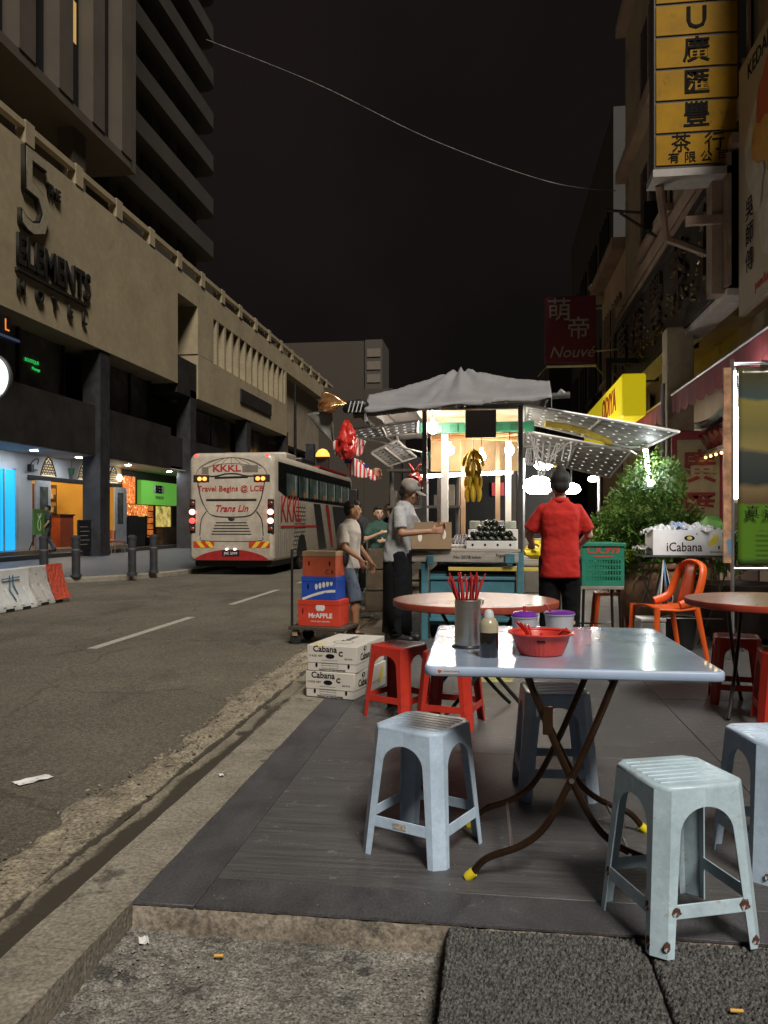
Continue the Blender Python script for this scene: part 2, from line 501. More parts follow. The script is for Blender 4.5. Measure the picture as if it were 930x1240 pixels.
# low dirt floor in front of the platform
dirt_m = M('grit_floor', (.175,.165,.145), .92, var=.4, scale=5, bump=1, bscale=70, wear=(.07,.066,.06), wear_at=.57, wear_scale=7, detail=9)
b = MB()
def df(u, v):
    x = -1.175 + 1.3*u; y = .2 + 2.34*v
    z = -.108 + .010*fb(x, y, 2.5, 4, 1.) + .007*fb(x, y, 12, 4, 7.) + .004*fb(x, y, 40, 3, 3.)
    z += .03*max(0, 1-(x+1.175)/.18)*(.6+.5*fb(x, y, 5)) + .015*max(0, (y-2.42)/.12)
    return (x, y, z)
speckle(dirt_m, 110, .4, 1.7, .9); speckle(dirt_m, 30, .65, 1.3, .8)
b.grid(df, 130, 220)
struct(b.build('grit_floor', dirt_m, smooth=60))
grit_m = M('grit', (.3,.285,.25), .9, var=.5, scale=30)
pebbles('grit', 1900, lambda i: (random.uniform(-1.15,-.02), random.uniform(1.2,2.47), -.104), (.0015,.002,.003,.005), grit_m)
pebbles('rubble', 90, lambda i: (-1.16+abs(random.gauss(0,.05)), random.uniform(1.3,2.4), -.09), (.004,.007,.011), M('rubble_stone', (.25,.235,.2), .9, var=.3, scale=20, bump=.5))

# rough aggregate slab at the right (real relief)
def slab_mesh(x0, x1, y0, y1, nx, ny, seed):
    b = MB()
    def sf(u, v):
        x = x0 + (x1-x0)*u; y = y0 + (y1-y0)*v
        n = mnoise.voronoi(Vector((x*78, y*78, seed)))[0]
        z = -.006 + .019*min(.5,n[1]-n[0]) - .010*n[0]
        e = min(u*(x1-x0), (1-u)*(x1-x0), v*(y1-y0), (1-v)*(y1-y0))
        z -= .012*max(0, 1-e/.012)**2
        return (x + .0*n[0], y, z)
    b.grid(sf, nx, ny)
    o = len(b.v); W_ = nx+1
    for ids in ([j*W_ for j in range(ny+1)], [j*W_+nx for j in range(ny+1)], list(range(W_)), [ny*W_+i for i in range(W_)]):
        o = len(b.v)
        for t in ids: p = b.v[t]; b.v.append((p[0], p[1], -.26))
        for a in range(len(ids)-1): b.f.append((ids[a], ids[a+1], o+a+1, o+a)); b.m.append(0)
    return b
slab_m = M('aggregate', (.075,.073,.07), .8, var=.35, scale=70, bump=.5, bscale=240, wear=(.2,.19,.18), wear_at=.68, wear_scale=60)
speckle(slab_m, 120, .35, 1.9, .9, .40, .60); sl = thing('aggregate_slab', None, None); sl['kind'] = 'structure'
slab_mesh(-.135, .452, 1.0, 2.487, 150, 360, 3.).build('slab_panel', slab_m, sl, smooth=50)
slab_mesh(.460, 1.6, 2.02, 2.487, 260, 110, 8.).build('slab_panel', slab_m, sl, smooth=50)
slab_mesh(.460, 1.6, 1.0, 2.01, 240, 220, 5.).build('slab_panel', slab_m, sl, smooth=50)
b = MB(); b.box((-.12,1.01,-.27),(1.6,2.48,-.03)); b.build('joint_bed', M('joint_dirt', (.05,.047,.042), .95), sl)

# far left footpath with kerb and rounded corner
def corner_poly(x1, y0, r, x0=-40, y1=150, n=10):
    P = [(x0,y1),(x0,y0)]
    for i in range(n+1):
        a = -PI/2 + PI/2*i/n
        P.append((x1-r+r*math.cos(a), y0+r+r*math.sin(a)))
    P.append((x1,y1)); return P
FP = [(-40,150),(-40,14.6),(-20,15.0),(-12,16.0),(-10.4,16.6),(-9.4,17.4),(-8.75,18.3),(-8.35,19.3),(-8.1,20.4),(-7.98,21.6),(-7.98,150)]
b = MB(); b.prism(FP, -.3, -.035, 'z')
struct(b.build('kerb_far', kerb_m, bevel=.02))
b = MB(); b.prism([(x-.22,y+.2) for x, y in FP], -.29, -.028, 'z')
fp = struct(b.build('footpath', M('footpath', (.07,.073,.08), .55, var=.25, scale=1.2, bump=.3, bscale=30, wear=(.12,.12,.12), wear_at=.60, wear_scale=1.5)))
# litter
paper = M('paper', (.75,.74,.72), .7, var=.1, wear=(.2,.2,.2), wear_at=.58, wear_scale=40)
def litter(name, label, cat, x, y, z, w, l, rz, mat, group=None):
    b = MB()
    b.grid(lambda u, v: (w*(u-.5), l*(v-.5), .004+.012*abs(fb(u*3+x, v*3+y, 1.3))), 5, 5)
    return tag(b.build(name, mat, loc=(x,y,z), rz=rz, solid=.001), label, cat, group)
p = G(40,946,ROAD_Z); litter('paper_scrap', 'torn white printed paper scrap flat on the asphalt', 'paper', p.x, p.y, ROAD_Z+.002, .085, .19, -.55, paper)
butt = M('filter_orange', (.75,.42,.08), .7)
for i, (px, py, z, lab) in enumerate(((265,1161,-.10,'orange cigarette butt on grit beside the broken kerb'),(470,1145,-.10,'orange cigarette butt on grit against the platform riser'))):
    p = G(px,py,z); b = MB(); b.cyl((-.014,0,.006),(.014,0,.006),.0045,n=8)
    tag(b.build('cigarette_butt', butt, loc=(p.x,p.y,z+.004), rz=random.uniform(-.5,.5)), lab, 'cigarette butt')
p = G(892,1229,-.005); b = MB(); b.cyl((-.016,0,.006),(.016,0,.006),.0045,n=8)
tag(b.build('cigarette_butt', butt, loc=(p.x,p.y,.0), rz=.05), 'orange cigarette butt on the rough black aggregate slab', 'cigarette butt')
p = G(174,1141,-.10); litter('paper_scrap', 'crumpled white scrap on the grit below the kerb', 'paper', p.x, p.y, -.10, .03, .05, .5, paper)
p = G(268,940,0); litter('paper_scrap', 'tiny white scrap beside the seam of dark floor', 'paper', p.x, p.y, .001, .02, .03, .5, paper)

# dust specks and crumbs on the platform
pebbles('crumbs', 260, lambda i: (random.uniform(-1.1,1.6), 2.55+random.random()**1.6*4, .002), (.0012,.0018,.0028), M('crumb', (.5,.48,.45), .8))

# ================================================================ left side: hotel podium, tower, shops
cream = M('hotel_plaster', (.345,.28,.175), .8, var=.14, scale=.5, bump=.1, bscale=8, wear=(.28,.225,.15), wear_at=.6, wear_scale=.45, stretch=None)
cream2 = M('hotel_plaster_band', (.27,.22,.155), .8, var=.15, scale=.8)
dark_clad = M('dark_cladding', (.028,.025,.022), .5, var=.3, scale=.8)
dark_glass = M('dark_glass', (.012,.013,.014), .12, var=.4, scale=.5, spec=.6)
pil_m = M('pillar_stone', (.033,.033,.036), .5, var=.2, scale=1.2)
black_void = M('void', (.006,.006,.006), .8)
FX = -14.4
for m_ in (cream, cream2): speckle(m_, 3.5, .90, 1.06, .8)
speckle(dark_clad, 2.2, .82, 1.15, .8); speckle(pil_m, 3, .7, 1.3, .8)
hotel = thing('hotel_podium', 'long cream hotel podium with a slotted parapet and raised lettering', 'building', (FX, 30, -.03))
def hb(name, a, b_, mat, parent=None, bevel=0.0):
    m = MB(); m.box((a[0]-FX, a[1]-30, a[2]+.03), (b_[0]-FX, b_[1]-30, b_[2]+.03)); return m.build(name, mat, parent or hotel, bevel=bevel)
# first white block (projecting)
blk = hb('wall', (FX-6,14,7.68), (FX,35.4,13.05), cream)
hb('wall', (FX-6,35.42,7.2), (FX-1.6,38.0,13.05), dark_glass)                     # dark recess
hb('wall', (FX-6,35.43,7.3), (FX-.05,37.9,9.0), dark_clad)
hb('wall', (FX-6,35.42,11.9), (FX-.02,68,13.05), cream)                             # band over everything
hb('wall', (FX-6,38.0,7.35), (FX,55.3,9.55), cream)                                 # second block spandrel
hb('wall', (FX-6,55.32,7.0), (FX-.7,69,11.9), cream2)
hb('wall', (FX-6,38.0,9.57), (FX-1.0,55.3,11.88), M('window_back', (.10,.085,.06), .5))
hb('wall', (FX-6,37.95,9.57), (FX,40.2,11.88), cream)
yy = 40.75
while yy < 55.2:
    hb('fin', (FX-1.0,yy,9.57), (FX-.02,yy+.28,11.88), cream); yy += 1.22
hb('fin', (FX-1.0,54.9,9.57), (FX-.01,55.3,11.88), cream)
# parapet: plinth posts and rails with slots
y = 14.0; i = 0
while y < 69:
    hb('parapet_post', (FX-.3,y,13.07), (FX+.035,y+.5,13.79), cream); 
    hb('parapet_rail', (FX-.22,y+.56,13.52), (FX+.02,y+3.02,13.72), cream)
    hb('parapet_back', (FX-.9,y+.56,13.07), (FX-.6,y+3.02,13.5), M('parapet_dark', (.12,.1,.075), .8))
    y += 3.05; i += 1
# lower dark storey: cladding band, glazing, canopy
hb('fascia', (FX-2.2,14,3.75), (FX-.25,35.2,5.6), dark_clad)
hb('fascia', (FX-2.2,35.2,3.9), (FX-.45,70,5.3), dark_clad)
hb('ceiling', (FX-7,14,3.70), (FX-.30,70,3.745), M('soffit', (.5,.5,.5), .6, var=.1))
wpan = M('window_panel', (.10,.10,.095), .25, var=.7, scale=.6, detail=3)
for (ya, yb) in ((14,17.5),(17.6,21),(21.1,24.4),(24.5,27.2),(28.8,30.6),(30.7,32.6),(32.7,34.6)):
    hb('window', (FX-1.2,ya,5.62), (FX-1.1,yb,7.66), wpan); hb('window_frame', (FX-1.1,yb,5.62), (FX-1.0,yb+.1,7.66), BLACK)
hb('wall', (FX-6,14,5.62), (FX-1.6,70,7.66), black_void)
for (ya, yb) in ((39.5,43),(43.2,46.5),(47.5,51),(51.2,54)):
    hb('window', (FX-1.3,ya,5.4), (FX-1.2,yb,7.2), M('window_panel_b', (.12,.115,.1), .2, var=.5, scale=.5))
# ground pillars
for (ya, yb) in ((21.4-4.2,22.6-4.2),(28.0,29.25),(37.0,38.2),(46,47.2),(55,56.2),(64,65)):
    hb('pillar', (FX-.75,ya+.1,-.03), (FX-.05,ya+.85,7.66), pil_m)
# dark sign slab and thin pole
hb('sign_panel', (FX+.02,44.6,8.2), (FX+.10,51.0,8.95), dark_clad)
# hotel lettering
let_m = M('letter_dark', (.035,.032,.028), .4, metal=.3); let_face = M('letter_face', (.42,.36,.26), .5, metal=.3)
def htext(body, size, y, z, sx=1, bold=0, mat=let_m, ext=.12, align='LEFT', sy=1):
    return text('letter', body, size, mat, hotel, (.02+ext, y-30, z+.03), FACE_PX, ext, align, sx=sx, sy=sy, bold=bold)
# placed from the wall measurements
htext('5', 3.75, 22.55, 11.45, 1.02, .03, ext=.07); 
o = text('letter_face', '5', 3.8, let_face, hotel, (.165, 22.58-30, 11.48), FACE_PX, .004, 'LEFT', sx=1.02, bold=-.015)
htext('THE', .5, 24.25, 12.1, .9, .01, ext=.05)
htext('ELEMENTS', 1.32, 22.6, 9.58, .74, .025, ext=.05)
hb('letter_bar', (FX+.01,22.6,8.92), (FX+.14,26.9,9.02), let_m)
for k, ch in enumerate('HOTEL'): htext(ch, .58, 22.65+.98*k, 8.45, .95, .012, ext=.05)
# round white lit sign and its print
sg = thing('round_sign', 'lit round white shop sign hanging at the hotel fascia', 'sign', (-13.72, 20.3, 5.2)); sg.scale = (.66,.66,.66)
b = MB(); b.lathe([(1.05,-.10),(1.08,-.08),(1.08,.08),(1.05,.10)], 48)
o = b.build('case', M('sign_case', (.08,.08,.08), .5), sg); o.rotation_euler = (R(90),0,0)
b = MB(); b.lathe([(1.0,.0),(1.0,.012)], 48); o = b.build('sign_face', glow('sign_white', (.85,1,.95), .85), sg); o.rotation_euler = (R(90),0,0); o.location = (0,-.10,0)
text('print', 'S', .34, INK, sg, (.55,-.115,-.22), FACE_CAM, .002); text('print', 'o', .34, INK, sg, (.52,-.115,-.48), FACE_CAM, .002); text('print', 'Hotel', .16, INK, sg, (.52,-.115,-.72), FACE_CAM, .002)
b = MB(); b.box((-1.35,-.03,-.03),(-1.0,.03,.03)); b.build('bracket', BLACK, sg)
# green reflections of signs on the glazing, added as glowing letters before the panes
sm = thing('sign_reflection', 'green sign reflection on the dark upper glazing, made as glowing letters', 'sign', (FX-1.09, 25.3, 6.6))
text('letters', 'BOUTIQUE', .17, glow('green_reflection', (.05,1,.2), .55), sm, (.02,0,.1), FACE_PX, .004); text('letters', 'Massage', .15, MATS['green_reflection'], sm, (.02,.25,-.12), FACE_PX, .004)
# orange lit corner sign at the frame edge
sm = thing('lit_sign', 'dark sign with orange glowing letter under the hotel wall', 'sign', (FX+.05, 21.6, 7.05))
b = MB(); b.box((0,-.5,-.25),(.12,.55,.30)); b.build('case', BLACK, sm)
text('letter', 'L', .5, glow('orange_letter', (1,.25,.03), .9), sm, (.125,.36,.02), FACE_PX, .004)
b = MB(); b.box((.02,-.6,-.38),(.2,.9,-.30)); b.build('shelf', M('blue_edge', (.1,.15,.3), .4), sm)

# thin dark pole on the footpath in front of the second block
pl = W(313,515,45); b = MB(); b.cyl((0,0,0),(0,0,9.5),.12,.07,n=10); b.cyl((0,0,0),(0,0,.5),.2,n=10)
tag(b.build('pole', BLACK, loc=(-11.6,46.5,-.03), smooth=40), 'tall black lamp pole before the finned windows', 'pole')

# ---- tower above
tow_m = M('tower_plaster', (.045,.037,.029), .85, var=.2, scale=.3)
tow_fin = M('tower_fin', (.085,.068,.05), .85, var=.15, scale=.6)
tw = thing('hotel_tower', 'tall hotel tower with deep balcony slabs behind the podium', 'building', (-22, 45, 13.1))
def tbx(name, a, b_, mat, bevel=0): m = MB(); m.box((a[0]+22, a[1]-45, a[2]-13.1), (b_[0]+22, b_[1]-45, b_[2]-13.1)); return m.build(name, mat, tw, bevel=bevel)
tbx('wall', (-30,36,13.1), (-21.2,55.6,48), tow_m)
for f in range(10):
    z = 17.4 + 3.15*f
    b = MB(); P = rr(4.3, 10.4, .9)
    b.prism([(x-25.4+22+.95, y+46.6-45) for x, y in P], z-13.1, z+1.15-13.1, 'z')
    b.build('balcony', tow_m, tw, smooth=40)
    for k in range(6):
        yc = 37.6 + 2.9*k
        tbx('window', (-21.25,yc,z+1.2), (-21.12,yc+1.5,z+3.1), black_void)
# projecting fin block nearer the viewer
fb_ = thing('fin_block', 'hotel block of tall vertical fins overhanging the podium roof', 'building', (-16.5, 26, 13.1))
def fbx(name, a, b_, mat): m = MB(); m.box((a[0]+16.5, a[1]-26, a[2]-13.1), (b_[0]+16.5, b_[1]-26, b_[2]-13.1)); return m.build(name, mat, fb_)
fbx('wall', (-24,12,17.8), (-16.97,34.7,48), black_void)
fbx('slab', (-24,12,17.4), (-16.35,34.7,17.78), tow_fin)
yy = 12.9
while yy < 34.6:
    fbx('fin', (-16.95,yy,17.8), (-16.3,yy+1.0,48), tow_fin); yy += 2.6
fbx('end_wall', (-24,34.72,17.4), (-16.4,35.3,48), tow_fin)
for yy in (22.0, 30.6): fbx('column', (-17.6,yy,13.1), (-16.9,yy+1.0,17.4), tow_fin)
b = MB(); b.box((-.462,30.1-26,20.9-13.1),(-.44,30.9-26,22.6-13.1)); b.build('lit_window', glow('lit_window', (1,.62,.2), .35), fb_)

# ---- shops under the podium
wallw = M('shop_wall', (.62,.64,.66), .7, var=.06, scale=1)
yel = M('yellow_wall', (.75,.46,.10), .8, var=.1, scale=1)
SX = -16.5
shop = thing('cafe', 'cafe shopfront with arched lattice vents and a yellow lit room', 'shop', (SX, 29, .25))
def sb(name, a, b_, mat, parent=None, bevel=0): m = MB(); m.box((a[0]-SX, a[1]-29, a[2]-.25), (b_[0]-SX, b_[1]-29, b_[2]-.25)); return m.build(name, mat, parent or shop, bevel=bevel)
sb('wall', (SX-.15,26.0,.25), (SX,27.0,3.69), wallw)
sb('wall', (SX-.15,27.0,2.95), (SX,33.9,3.69), wallw)
sb('lintel', (SX-.16,26.7,2.78), (SX+.06,33.9,2.94), BLACK)
sb('floor', (SX-7,24.0,.0), (SX+.6,34.2,.25), M('shop_floor', (.2,.15,.1), .4))
sb('step', (SX+.6,14,-.03), (SX+1.1,44,.12), M('dark_step', (.04,.04,.042), .4))
sb('wall', (SX-6.2,26.0,.25), (SX-6.0,33.9,3.69), yel)
sb('wall', (SX-6.0,33.9,.25), (SX-.0,34.05,3.69), yel)
sb('wall', (SX-6.0,26.0,.25), (SX-.15,26.12,3.69), yel)
# inner partition catches the light nearer the door
sb('wall', (SX-3.6,27.0,.25), (SX-3.5,30.6,3.69), yel)
lat_g = glow('lattice_glow', (1,.80,.5), 1.6)
for yc in (28.0, 30.65, 33.2):
    # pointed arch: glowing panel with dark lattice
    P = []
    for i in range(13):
        a = -1 + 2*i/12; P.append((a*.52, .68*(1-abs(a)**1.8)))
    poly = [(yc-29+x, z+2.98-.25) for x, z in P]
    b = MB(); b.prism(poly, .004, .03, 'x'); ap = b.build('arch_panel', lat_g, shop)
    b = MB(); b.tube([(.04,y,z) for y, z in poly], .03, 6); b.build('arch_frame', BLACK, ap)
    b = MB()
    for i in range(-4,5):
        for j in range(7):
            x = i*.11 + (.055 if j % 2 else 0); z = .07 + j*.10
            if abs(x) < .47 and z < .68*(1-abs(x/.52)**1.8)-.04:
                b.lathe([(.058,0),(.058,.02),(.036,.02),(.036,0)], 6, (0,0,0), False, False)
                for q in range(len(b.v)-24, len(b.v)): v = b.v[q]; b.v[q] = (.031+v[2], yc-29+x+v[0], 2.73+z+v[1])
    b.build('lattice', BLACK, ap)
# open door leaves
dw = M('door_white', (.5,.52,.54), .5)
for (ya, x0, lab) in ((27.1,SX+.02,0),(33.25,SX+.02,1)):
    r = .0
    o = sb('door', (x0,ya,.26), (x0+.06,ya+(1.0 if lab == 0 else 1.15),2.78), dw, bevel=.01)
    m = MB(); m.box((x0+.062-SX,ya+.25-29,.95 if not lab else .9),(x0+.07-SX,ya+.8-29,2.3)); m.build('pane', M('door_pane', (.12,.13,.11), .15, var=.5, scale=3), o)
# cyan lit door
sb('lit_door', (SX+.05,24.55,.27), (SX+.12,25.75,3.05), glow('cyan_glow', (.02,.45,1), 1.0))
sb('door_frame', (SX+.05,25.76,.27), (SX+.16,25.9,3.1), dw); sb('door_frame', (SX+.121,25.08,.27), (SX+.16,25.13,3.05), dw); sb('wall', (SX-.15,14,.25), (SX,25.99,3.69), wallw)
# ceiling downlights
dl = glow('downlight', (.9,.95,1), 240)
for yc, wh in ((25.3,'by the cyan door'),(28.3,'over the cafe doorway'),(32.4,'past the grey pillar'),(36.8,'before the green sign')):
    t = thing('downlight', 'recessed white downlight in the soffit ' + wh, 'lamp', (FX-1.0, yc, 3.70), 0, 'downlights over the shop walkway')
    b = MB(); b.lathe([(.16,-.02),(.17,0)], 20); b.build('rim', WHITE, t); b = MB(); b.lathe([(.11,-.026),(.12,-.021)], 20); b.build('lens', dl, t)
# interior lights
for (x, y, z, wh) in ((SX-1.6,28.6,3.45,'near the television'),(SX-1.8,31.4,3.45,'above the orange counter'),(SX-4.6,32.2,3.3,'behind the jar cabinet')):
    t = thing('ceiling_lamp', 'warm ceiling lamp in the yellow cafe ' + wh, 'lamp', (x, y, z), 0, 'cafe ceiling lamps')
    b = MB(); b.lathe([(.12,0),(.2,.04),(.2,.1),(.05,.24)], 16); b.build('shade', glow('warm_lamp', (1,.70,.34), 110), t)
# furniture in the cafe
def cafe_item(name, label, cat, x, y, build, group=None, z=.25):
    t = thing(name, label, cat, (x, y, z), 0, group); build(t); return t
def counter(t):
    b = MB(); b.box((-.3,-.5,0),(.3,.5,1.25)); b.build('front', M('counter_red', (.45,.09,.03), .5), t); b = MB(); b.box((-.35,-.55,1.25),(.35,.55,1.31)); b.build('top', BLACK, t)
cafe_item('counter', 'orange red cafe counter at the open doorway', 'counter', SX-.7, 30.1, counter)
def cab(t):
    b = MB(); b.box((-.3,-.75,0),(.3,.75,2.6)); b.build('carcass', M('cab_wood', (.12,.045,.02), .5), t)
    for k in range(4): 
        b = MB(); b.box((.301,-.65,.25+k*.58),(.31,.65,.7+k*.58)); b.build('shelf_opening', M('shelf_lit', (.6,.36,.12), .6), t)
        for q in range(6): 
            b = MB(); b.cyl((.34,-.5+q*.2,.26+k*.58),(.34,-.5+q*.2,.26+k*.58+random.uniform(.15,.3)),.05,n=8); b.build('jar', M('jar_%d' % (q % 3), [(.3,.06,.02),(.5,.4,.2),(.05,.05,.04)][q % 3], .3), t)
cafe_item('shelf_cabinet', 'dark wooden shelf cabinet with jars in the cafe', 'cabinet', SX-2.6, 31.9, cab)
def ctab(t):
    b = MB(); b.box((-.35,-.45,.74),(.35,.45,.78)); b.build('top', M('cab_wood', (.12,.045,.02)), t)
    for sx in (-1,1):
        for sy in (-1,1): b = MB(); b.box((sx*.3-.025,sy*.4-.025,0),(sx*.3+.025,sy*.4+.025,.74)); b.build('leg', BLACK, t)
cafe_item('cafe_table', 'small dark table inside the cafe doorway', 'table', SX-1.3, 28.0, ctab)
tl = thing('table_lamp', 'glowing lamp on the small cafe table', 'lamp', (SX-1.3,27.9,1.03)); b = MB(); b.lathe([(.1,0),(.16,.05),(.16,.2),(.08,.26)],14); b.build('shade', glow('lamp_small', (1,.8,.5), 5), tl)
def tv(t): b = MB(); b.box((0,-.45,-.28),(.08,.45,.28)); b.build('screen', BLACK, t); b = MB(); b.box((-.1,-.1,-.05),(0,.1,.05)); b.build('mount', BLACK, t)
cafe_item('television', 'black television on the yellow cafe wall', 'television', SX-3.35, 28.35, tv, z=2.35)
# green easel board
t = thing('easel_board', 'green pineapple easel board outside the cafe door', 'sign', (SX+.75, 26.15, .25))
b = MB(); b.box((0,-.36,.55),(.03,.36,1.45)); b.build('board', M('board_green', (.12,.27,.06), .6), t)
b = MB(); b.tube([(.034,.09*math.cos(a),.9+.2*math.sin(a)) for a in [2*PI*i/16 for i in range(17)]], .012, 5); b.build('drawing', M('board_line', (.6,.7,.4), .6), t)
b = MB(); [b.tube([(.034,0,1.1),(.034,s,1.3)], .012, 5) for s in (-.15,-.05,.06,.16)]; b.build('drawing', MATS['board_line'], t)
for s in (-1,1): b = MB(); b.cyl((0,s*.15,.8),(.12,s*.38,0),.018,n=6); b.build('leg', BLACK, t)
b = MB(); b.cyl((-.02,0,.8),(-.35,0,0),.018,n=6); b.build('leg', BLACK, t)
# chalkboard
t = thing('chalkboard', 'black chalkboard menu against the grey pillar', 'sign', (FX-.35, 27.45, -.03))
b = MB(); b.box((-.02,-.45,.25),(.04,.45,1.35)); b.build('board', BLACK, t)
for k in range(5): b = MB(); b.box((.041,-.35,.45+k*.16),(.043,.2+.12*(k % 2),.47+k*.16)); b.build('chalk_line', M('chalk', (.3,.3,.3), .9), t)
for s in (-1,1): b = MB(); b.box((-.03,s*.42-.03,0),(.03,s*.42+.03,.25)); b.build('leg', BLACK, t)
# wall brackets / hanging plant
t = thing('wall_lantern', 'black scrolled wall lantern beside the lattice arch', 'lantern', (SX+.02, 26.95, 3.1))
b = MB(); b.tube([(.02+.25*math.sin(a)*.5, .1+.2*math.cos(a), .25+.2*math.sin(a)) for a in [PI*i/8*1.4 for i in range(9)]], .02, 5); b.build('scroll', BLACK, t); b = MB(); b.box((.0,-.28,-.05),(.16,-.12,.22)); b.build('lantern_box', BLACK, t); b = MB(); b.box((0,-.3,.02),(.04,.3,.06)); b.build('bar', BLACK, t)
t = thing('hanging_plant', 'green pot hanging from a wall bracket of the cafe', 'plant', (SX+.02, 29.35, 3.0))
b = MB(); b.lathe([(.08,0),(.12,.26)], 12, (.14,.12,.1)); b.build('pot', M('pot_green', (.04,.13,.05), .5), t); b = MB(); b.tube([(0,-.5,.7),(.14,.1,.72),(.14,.12,.36)], .012, 5); b.build('bracket', BLACK, t)
wl = thing('wall_lamp', 'glowing lamp on the wall by the white door leaf', 'lamp', (SX+.15, 33.55, 3.2)); b = MB(); b.ell((0,0,0),(.11,.11,.16)); b.build('globe', glow('wall_lamp_glow', (1,.75,.4), 14), wl); b = MB(); b.box((-.16,-.02,.1),(0,.02,.14)); b.build('arm', BLACK, wl)

# second shop
sh2 = thing('kiosk_shop', 'dark glazed shop with a lit green sign and orange menus', 'shop', (SX, 38, .1))
def s2(name, a, b_, mat, parent=None): m = MB(); m.box((a[0]-SX, a[1]-38, a[2]-.1), (b_[0]-SX, b_[1]-38, b_[2]-.1)); return m.build(name, mat, parent or sh2)
s2('wall', (SX-.6,34.1,.1), (SX-.4,44,3.69), dark_clad)
gs = s2('sign_box', (SX-.2,36.1,2.1), (SX,40.4,3.25), glow('green_sign', (.14,.45,.06), .6))
text('sign_letters', 'BEE', .5, INK, gs, (.01,.1,2.75), FACE_PX, .004, bold=.03); text('sign_letters', 'PAVILION', .22, INK, gs, (.01,.2,2.35), FACE_PX, .004)
b = MB(); b.box((.003,-.55,2.58),(.008,.75,2.95)); b.build('sign_patch', WHITE, gs)
og = M('menu_orange', (.45,.10,.015), .6, var=.7, scale=5, emit=1.6, wear=(1,.7,.3), wear_at=.55, wear_scale=9)
s2('menu_board', (SX-.1,34.35,2.1), (SX+.0,34.95,3.35), og); s2('menu_board', (SX-.1,35.1,2.1), (SX+.0,35.45,3.35), og); s2('menu_board', (SX-.05,34.7,1.55), (SX+.1,36.6,2.05), og)
for k, (ya, yb) in enumerate(((36.6,37.2),(37.3,38.2),(38.4,40.4))):
    s2('window', (SX-.38,ya,.5), (SX-.33,yb,2.05), M('kiosk_lit_%d' % k, [(.4,.25,.08),(.5,.14,.03),(.55,.42,.12)][k], .5, var=.8, scale=2.5, emit=.8))
    s2('window_frame', (SX-.33,yb,.1), (SX-.25,yb+.12,2.08), BLACK)
for k in range(5): s2('shelf', (SX-.32,36.6,.55+k*.3), (SX-.2,38.2,.6+k*.3), BLACK)
s2('counter', (SX-.3,38.3,.1), (SX+.1,40.6,1.0), M('kiosk_counter', (.12,.07,.03), .5, var=.6, scale=3))
s2('machine', (SX-.3,34.6,.1), (SX+.1,36.3,1.5), dark_clad)
# cafe chairs outside: frames with red cushions
for k, (x, y) in enumerate(((FX-.9,30.1),(FX-.7,31.0),(FX-1.2,31.7))):
    t = thing('cafe_chair', ['thin metal cafe chair with maroon backrest beside the pillar','thin metal cafe chair with maroon backrest between two others','thin metal cafe chair with maroon backrest before the white door leaf'][k], 'chair', (x, y, -.03), R(20*k), 'cafe chairs outside')
    for sx in (-1,1):
        for sy in (-1,1): b = MB(); b.cyl((sx*.2,sy*.2,0),(sx*.18,sy*.18,.45),.018,n=6); b.build('leg', STEEL, t)
    b = MB(); b.box((-.22,-.22,.45),(.22,.22,.5)); b.build('seat', M('maroon', (.14,.03,.03), .6), t); b = MB(); b.grid(lambda u, v: (-.22+.03*math.sin(u*3), -.22+.44*u, .55+.38*v), 4, 3); b.build('backrest', M('maroon_back', (.3,.1,.08), .6, var=.4), t, solid=.03)
# bollards on the footpath
bo = None
for i, (px, py) in enumerate(((53,700),(92,699),(160,697),(186,694))):
    p = G(px, py, -.03)
    lab = ['black bollard before the cafe doorway', 'black bollard with pale ring before the chalkboard', 'black bollard before the outdoor cafe chairs', 'black bollard next to the back of the coach'][i]
    t = thing('bollard', lab, 'bollard', (p.x, p.y, -.028), 0, 'bollards along the footpath')
    b = MB(); b.lathe([(.12,0),(.12,.06),(.095,.07),(.095,.86),(.105,.87),(.105,.93),(.06,.97)], 18); b.build('post', M('bollard_paint', (.035,.036,.04), .45, var=.3), t, smooth=40)
    b = MB(); b.lathe([(.097,.62),(.097,.655)], 18, cap0=False, cap1=False); b.build('band', M('bollard_band', (.12,.12,.13), .5), t)

# ---- far end of the street
fe = thing('far_building', 'plain beige building with stepped roofline at the street end', 'building', (-8, 88, -.03))
def fx(name, a, b_, mat): m = MB(); m.box((a[0]+8, a[1]-88, a[2]+.03), (b_[0]+8, b_[1]-88, b_[2]+.03)); return m.build(name, mat, fe)
far_m = M('far_plaster', (.055,.043,.031), .85, var=.15, scale=.15)
fx('wall', (-34,86,-.03), (-13.8,100,21.0), far_m)
fx('wall', (-13.79,86.3,-.03), (-10.7,100,15.8), far_m)
fx('roof_box', (-13.7,86.4,15.8), (-11.8,92,21.2), M('far_dark', (.07,.06,.05), .8))
for z in (18,19.4,20.8): fx('louvre', (-13.5,86.3,z-1.5), (-12.0,86.38,z-.6), M('far_louvre', (.16,.13,.1), .8))
lt = thing('amber_sign', 'amber glowing dome sign above the coach roof', 'sign', (-12.7, 59.5, -.03)); lt.scale = (.72,.72,1.27)
b = MB(); b.cyl((0,0,0),(0,0,4.3),.07,n=8); b.build('post', BLACK, lt)
b = MB(); b.box((-.65,-.2,3.4),(.65,.2,4.9)); b.build('box', M('sign_dark', (.03,.02,.02), .6), lt)
b = MB(); b.lathe([(.75,0),(.72,.15),(.45,.38),(.1,.46)], 20, (0,0,4.92)); b.build('dome', glow('amber', (1,.48,.08), 1.6), lt)
b = MB(); b.box((-.5,-.22,3.5),(.3,-.205,3.95)); b.build('panel', M('sign_red', (.25,.02,.02), .5), lt)

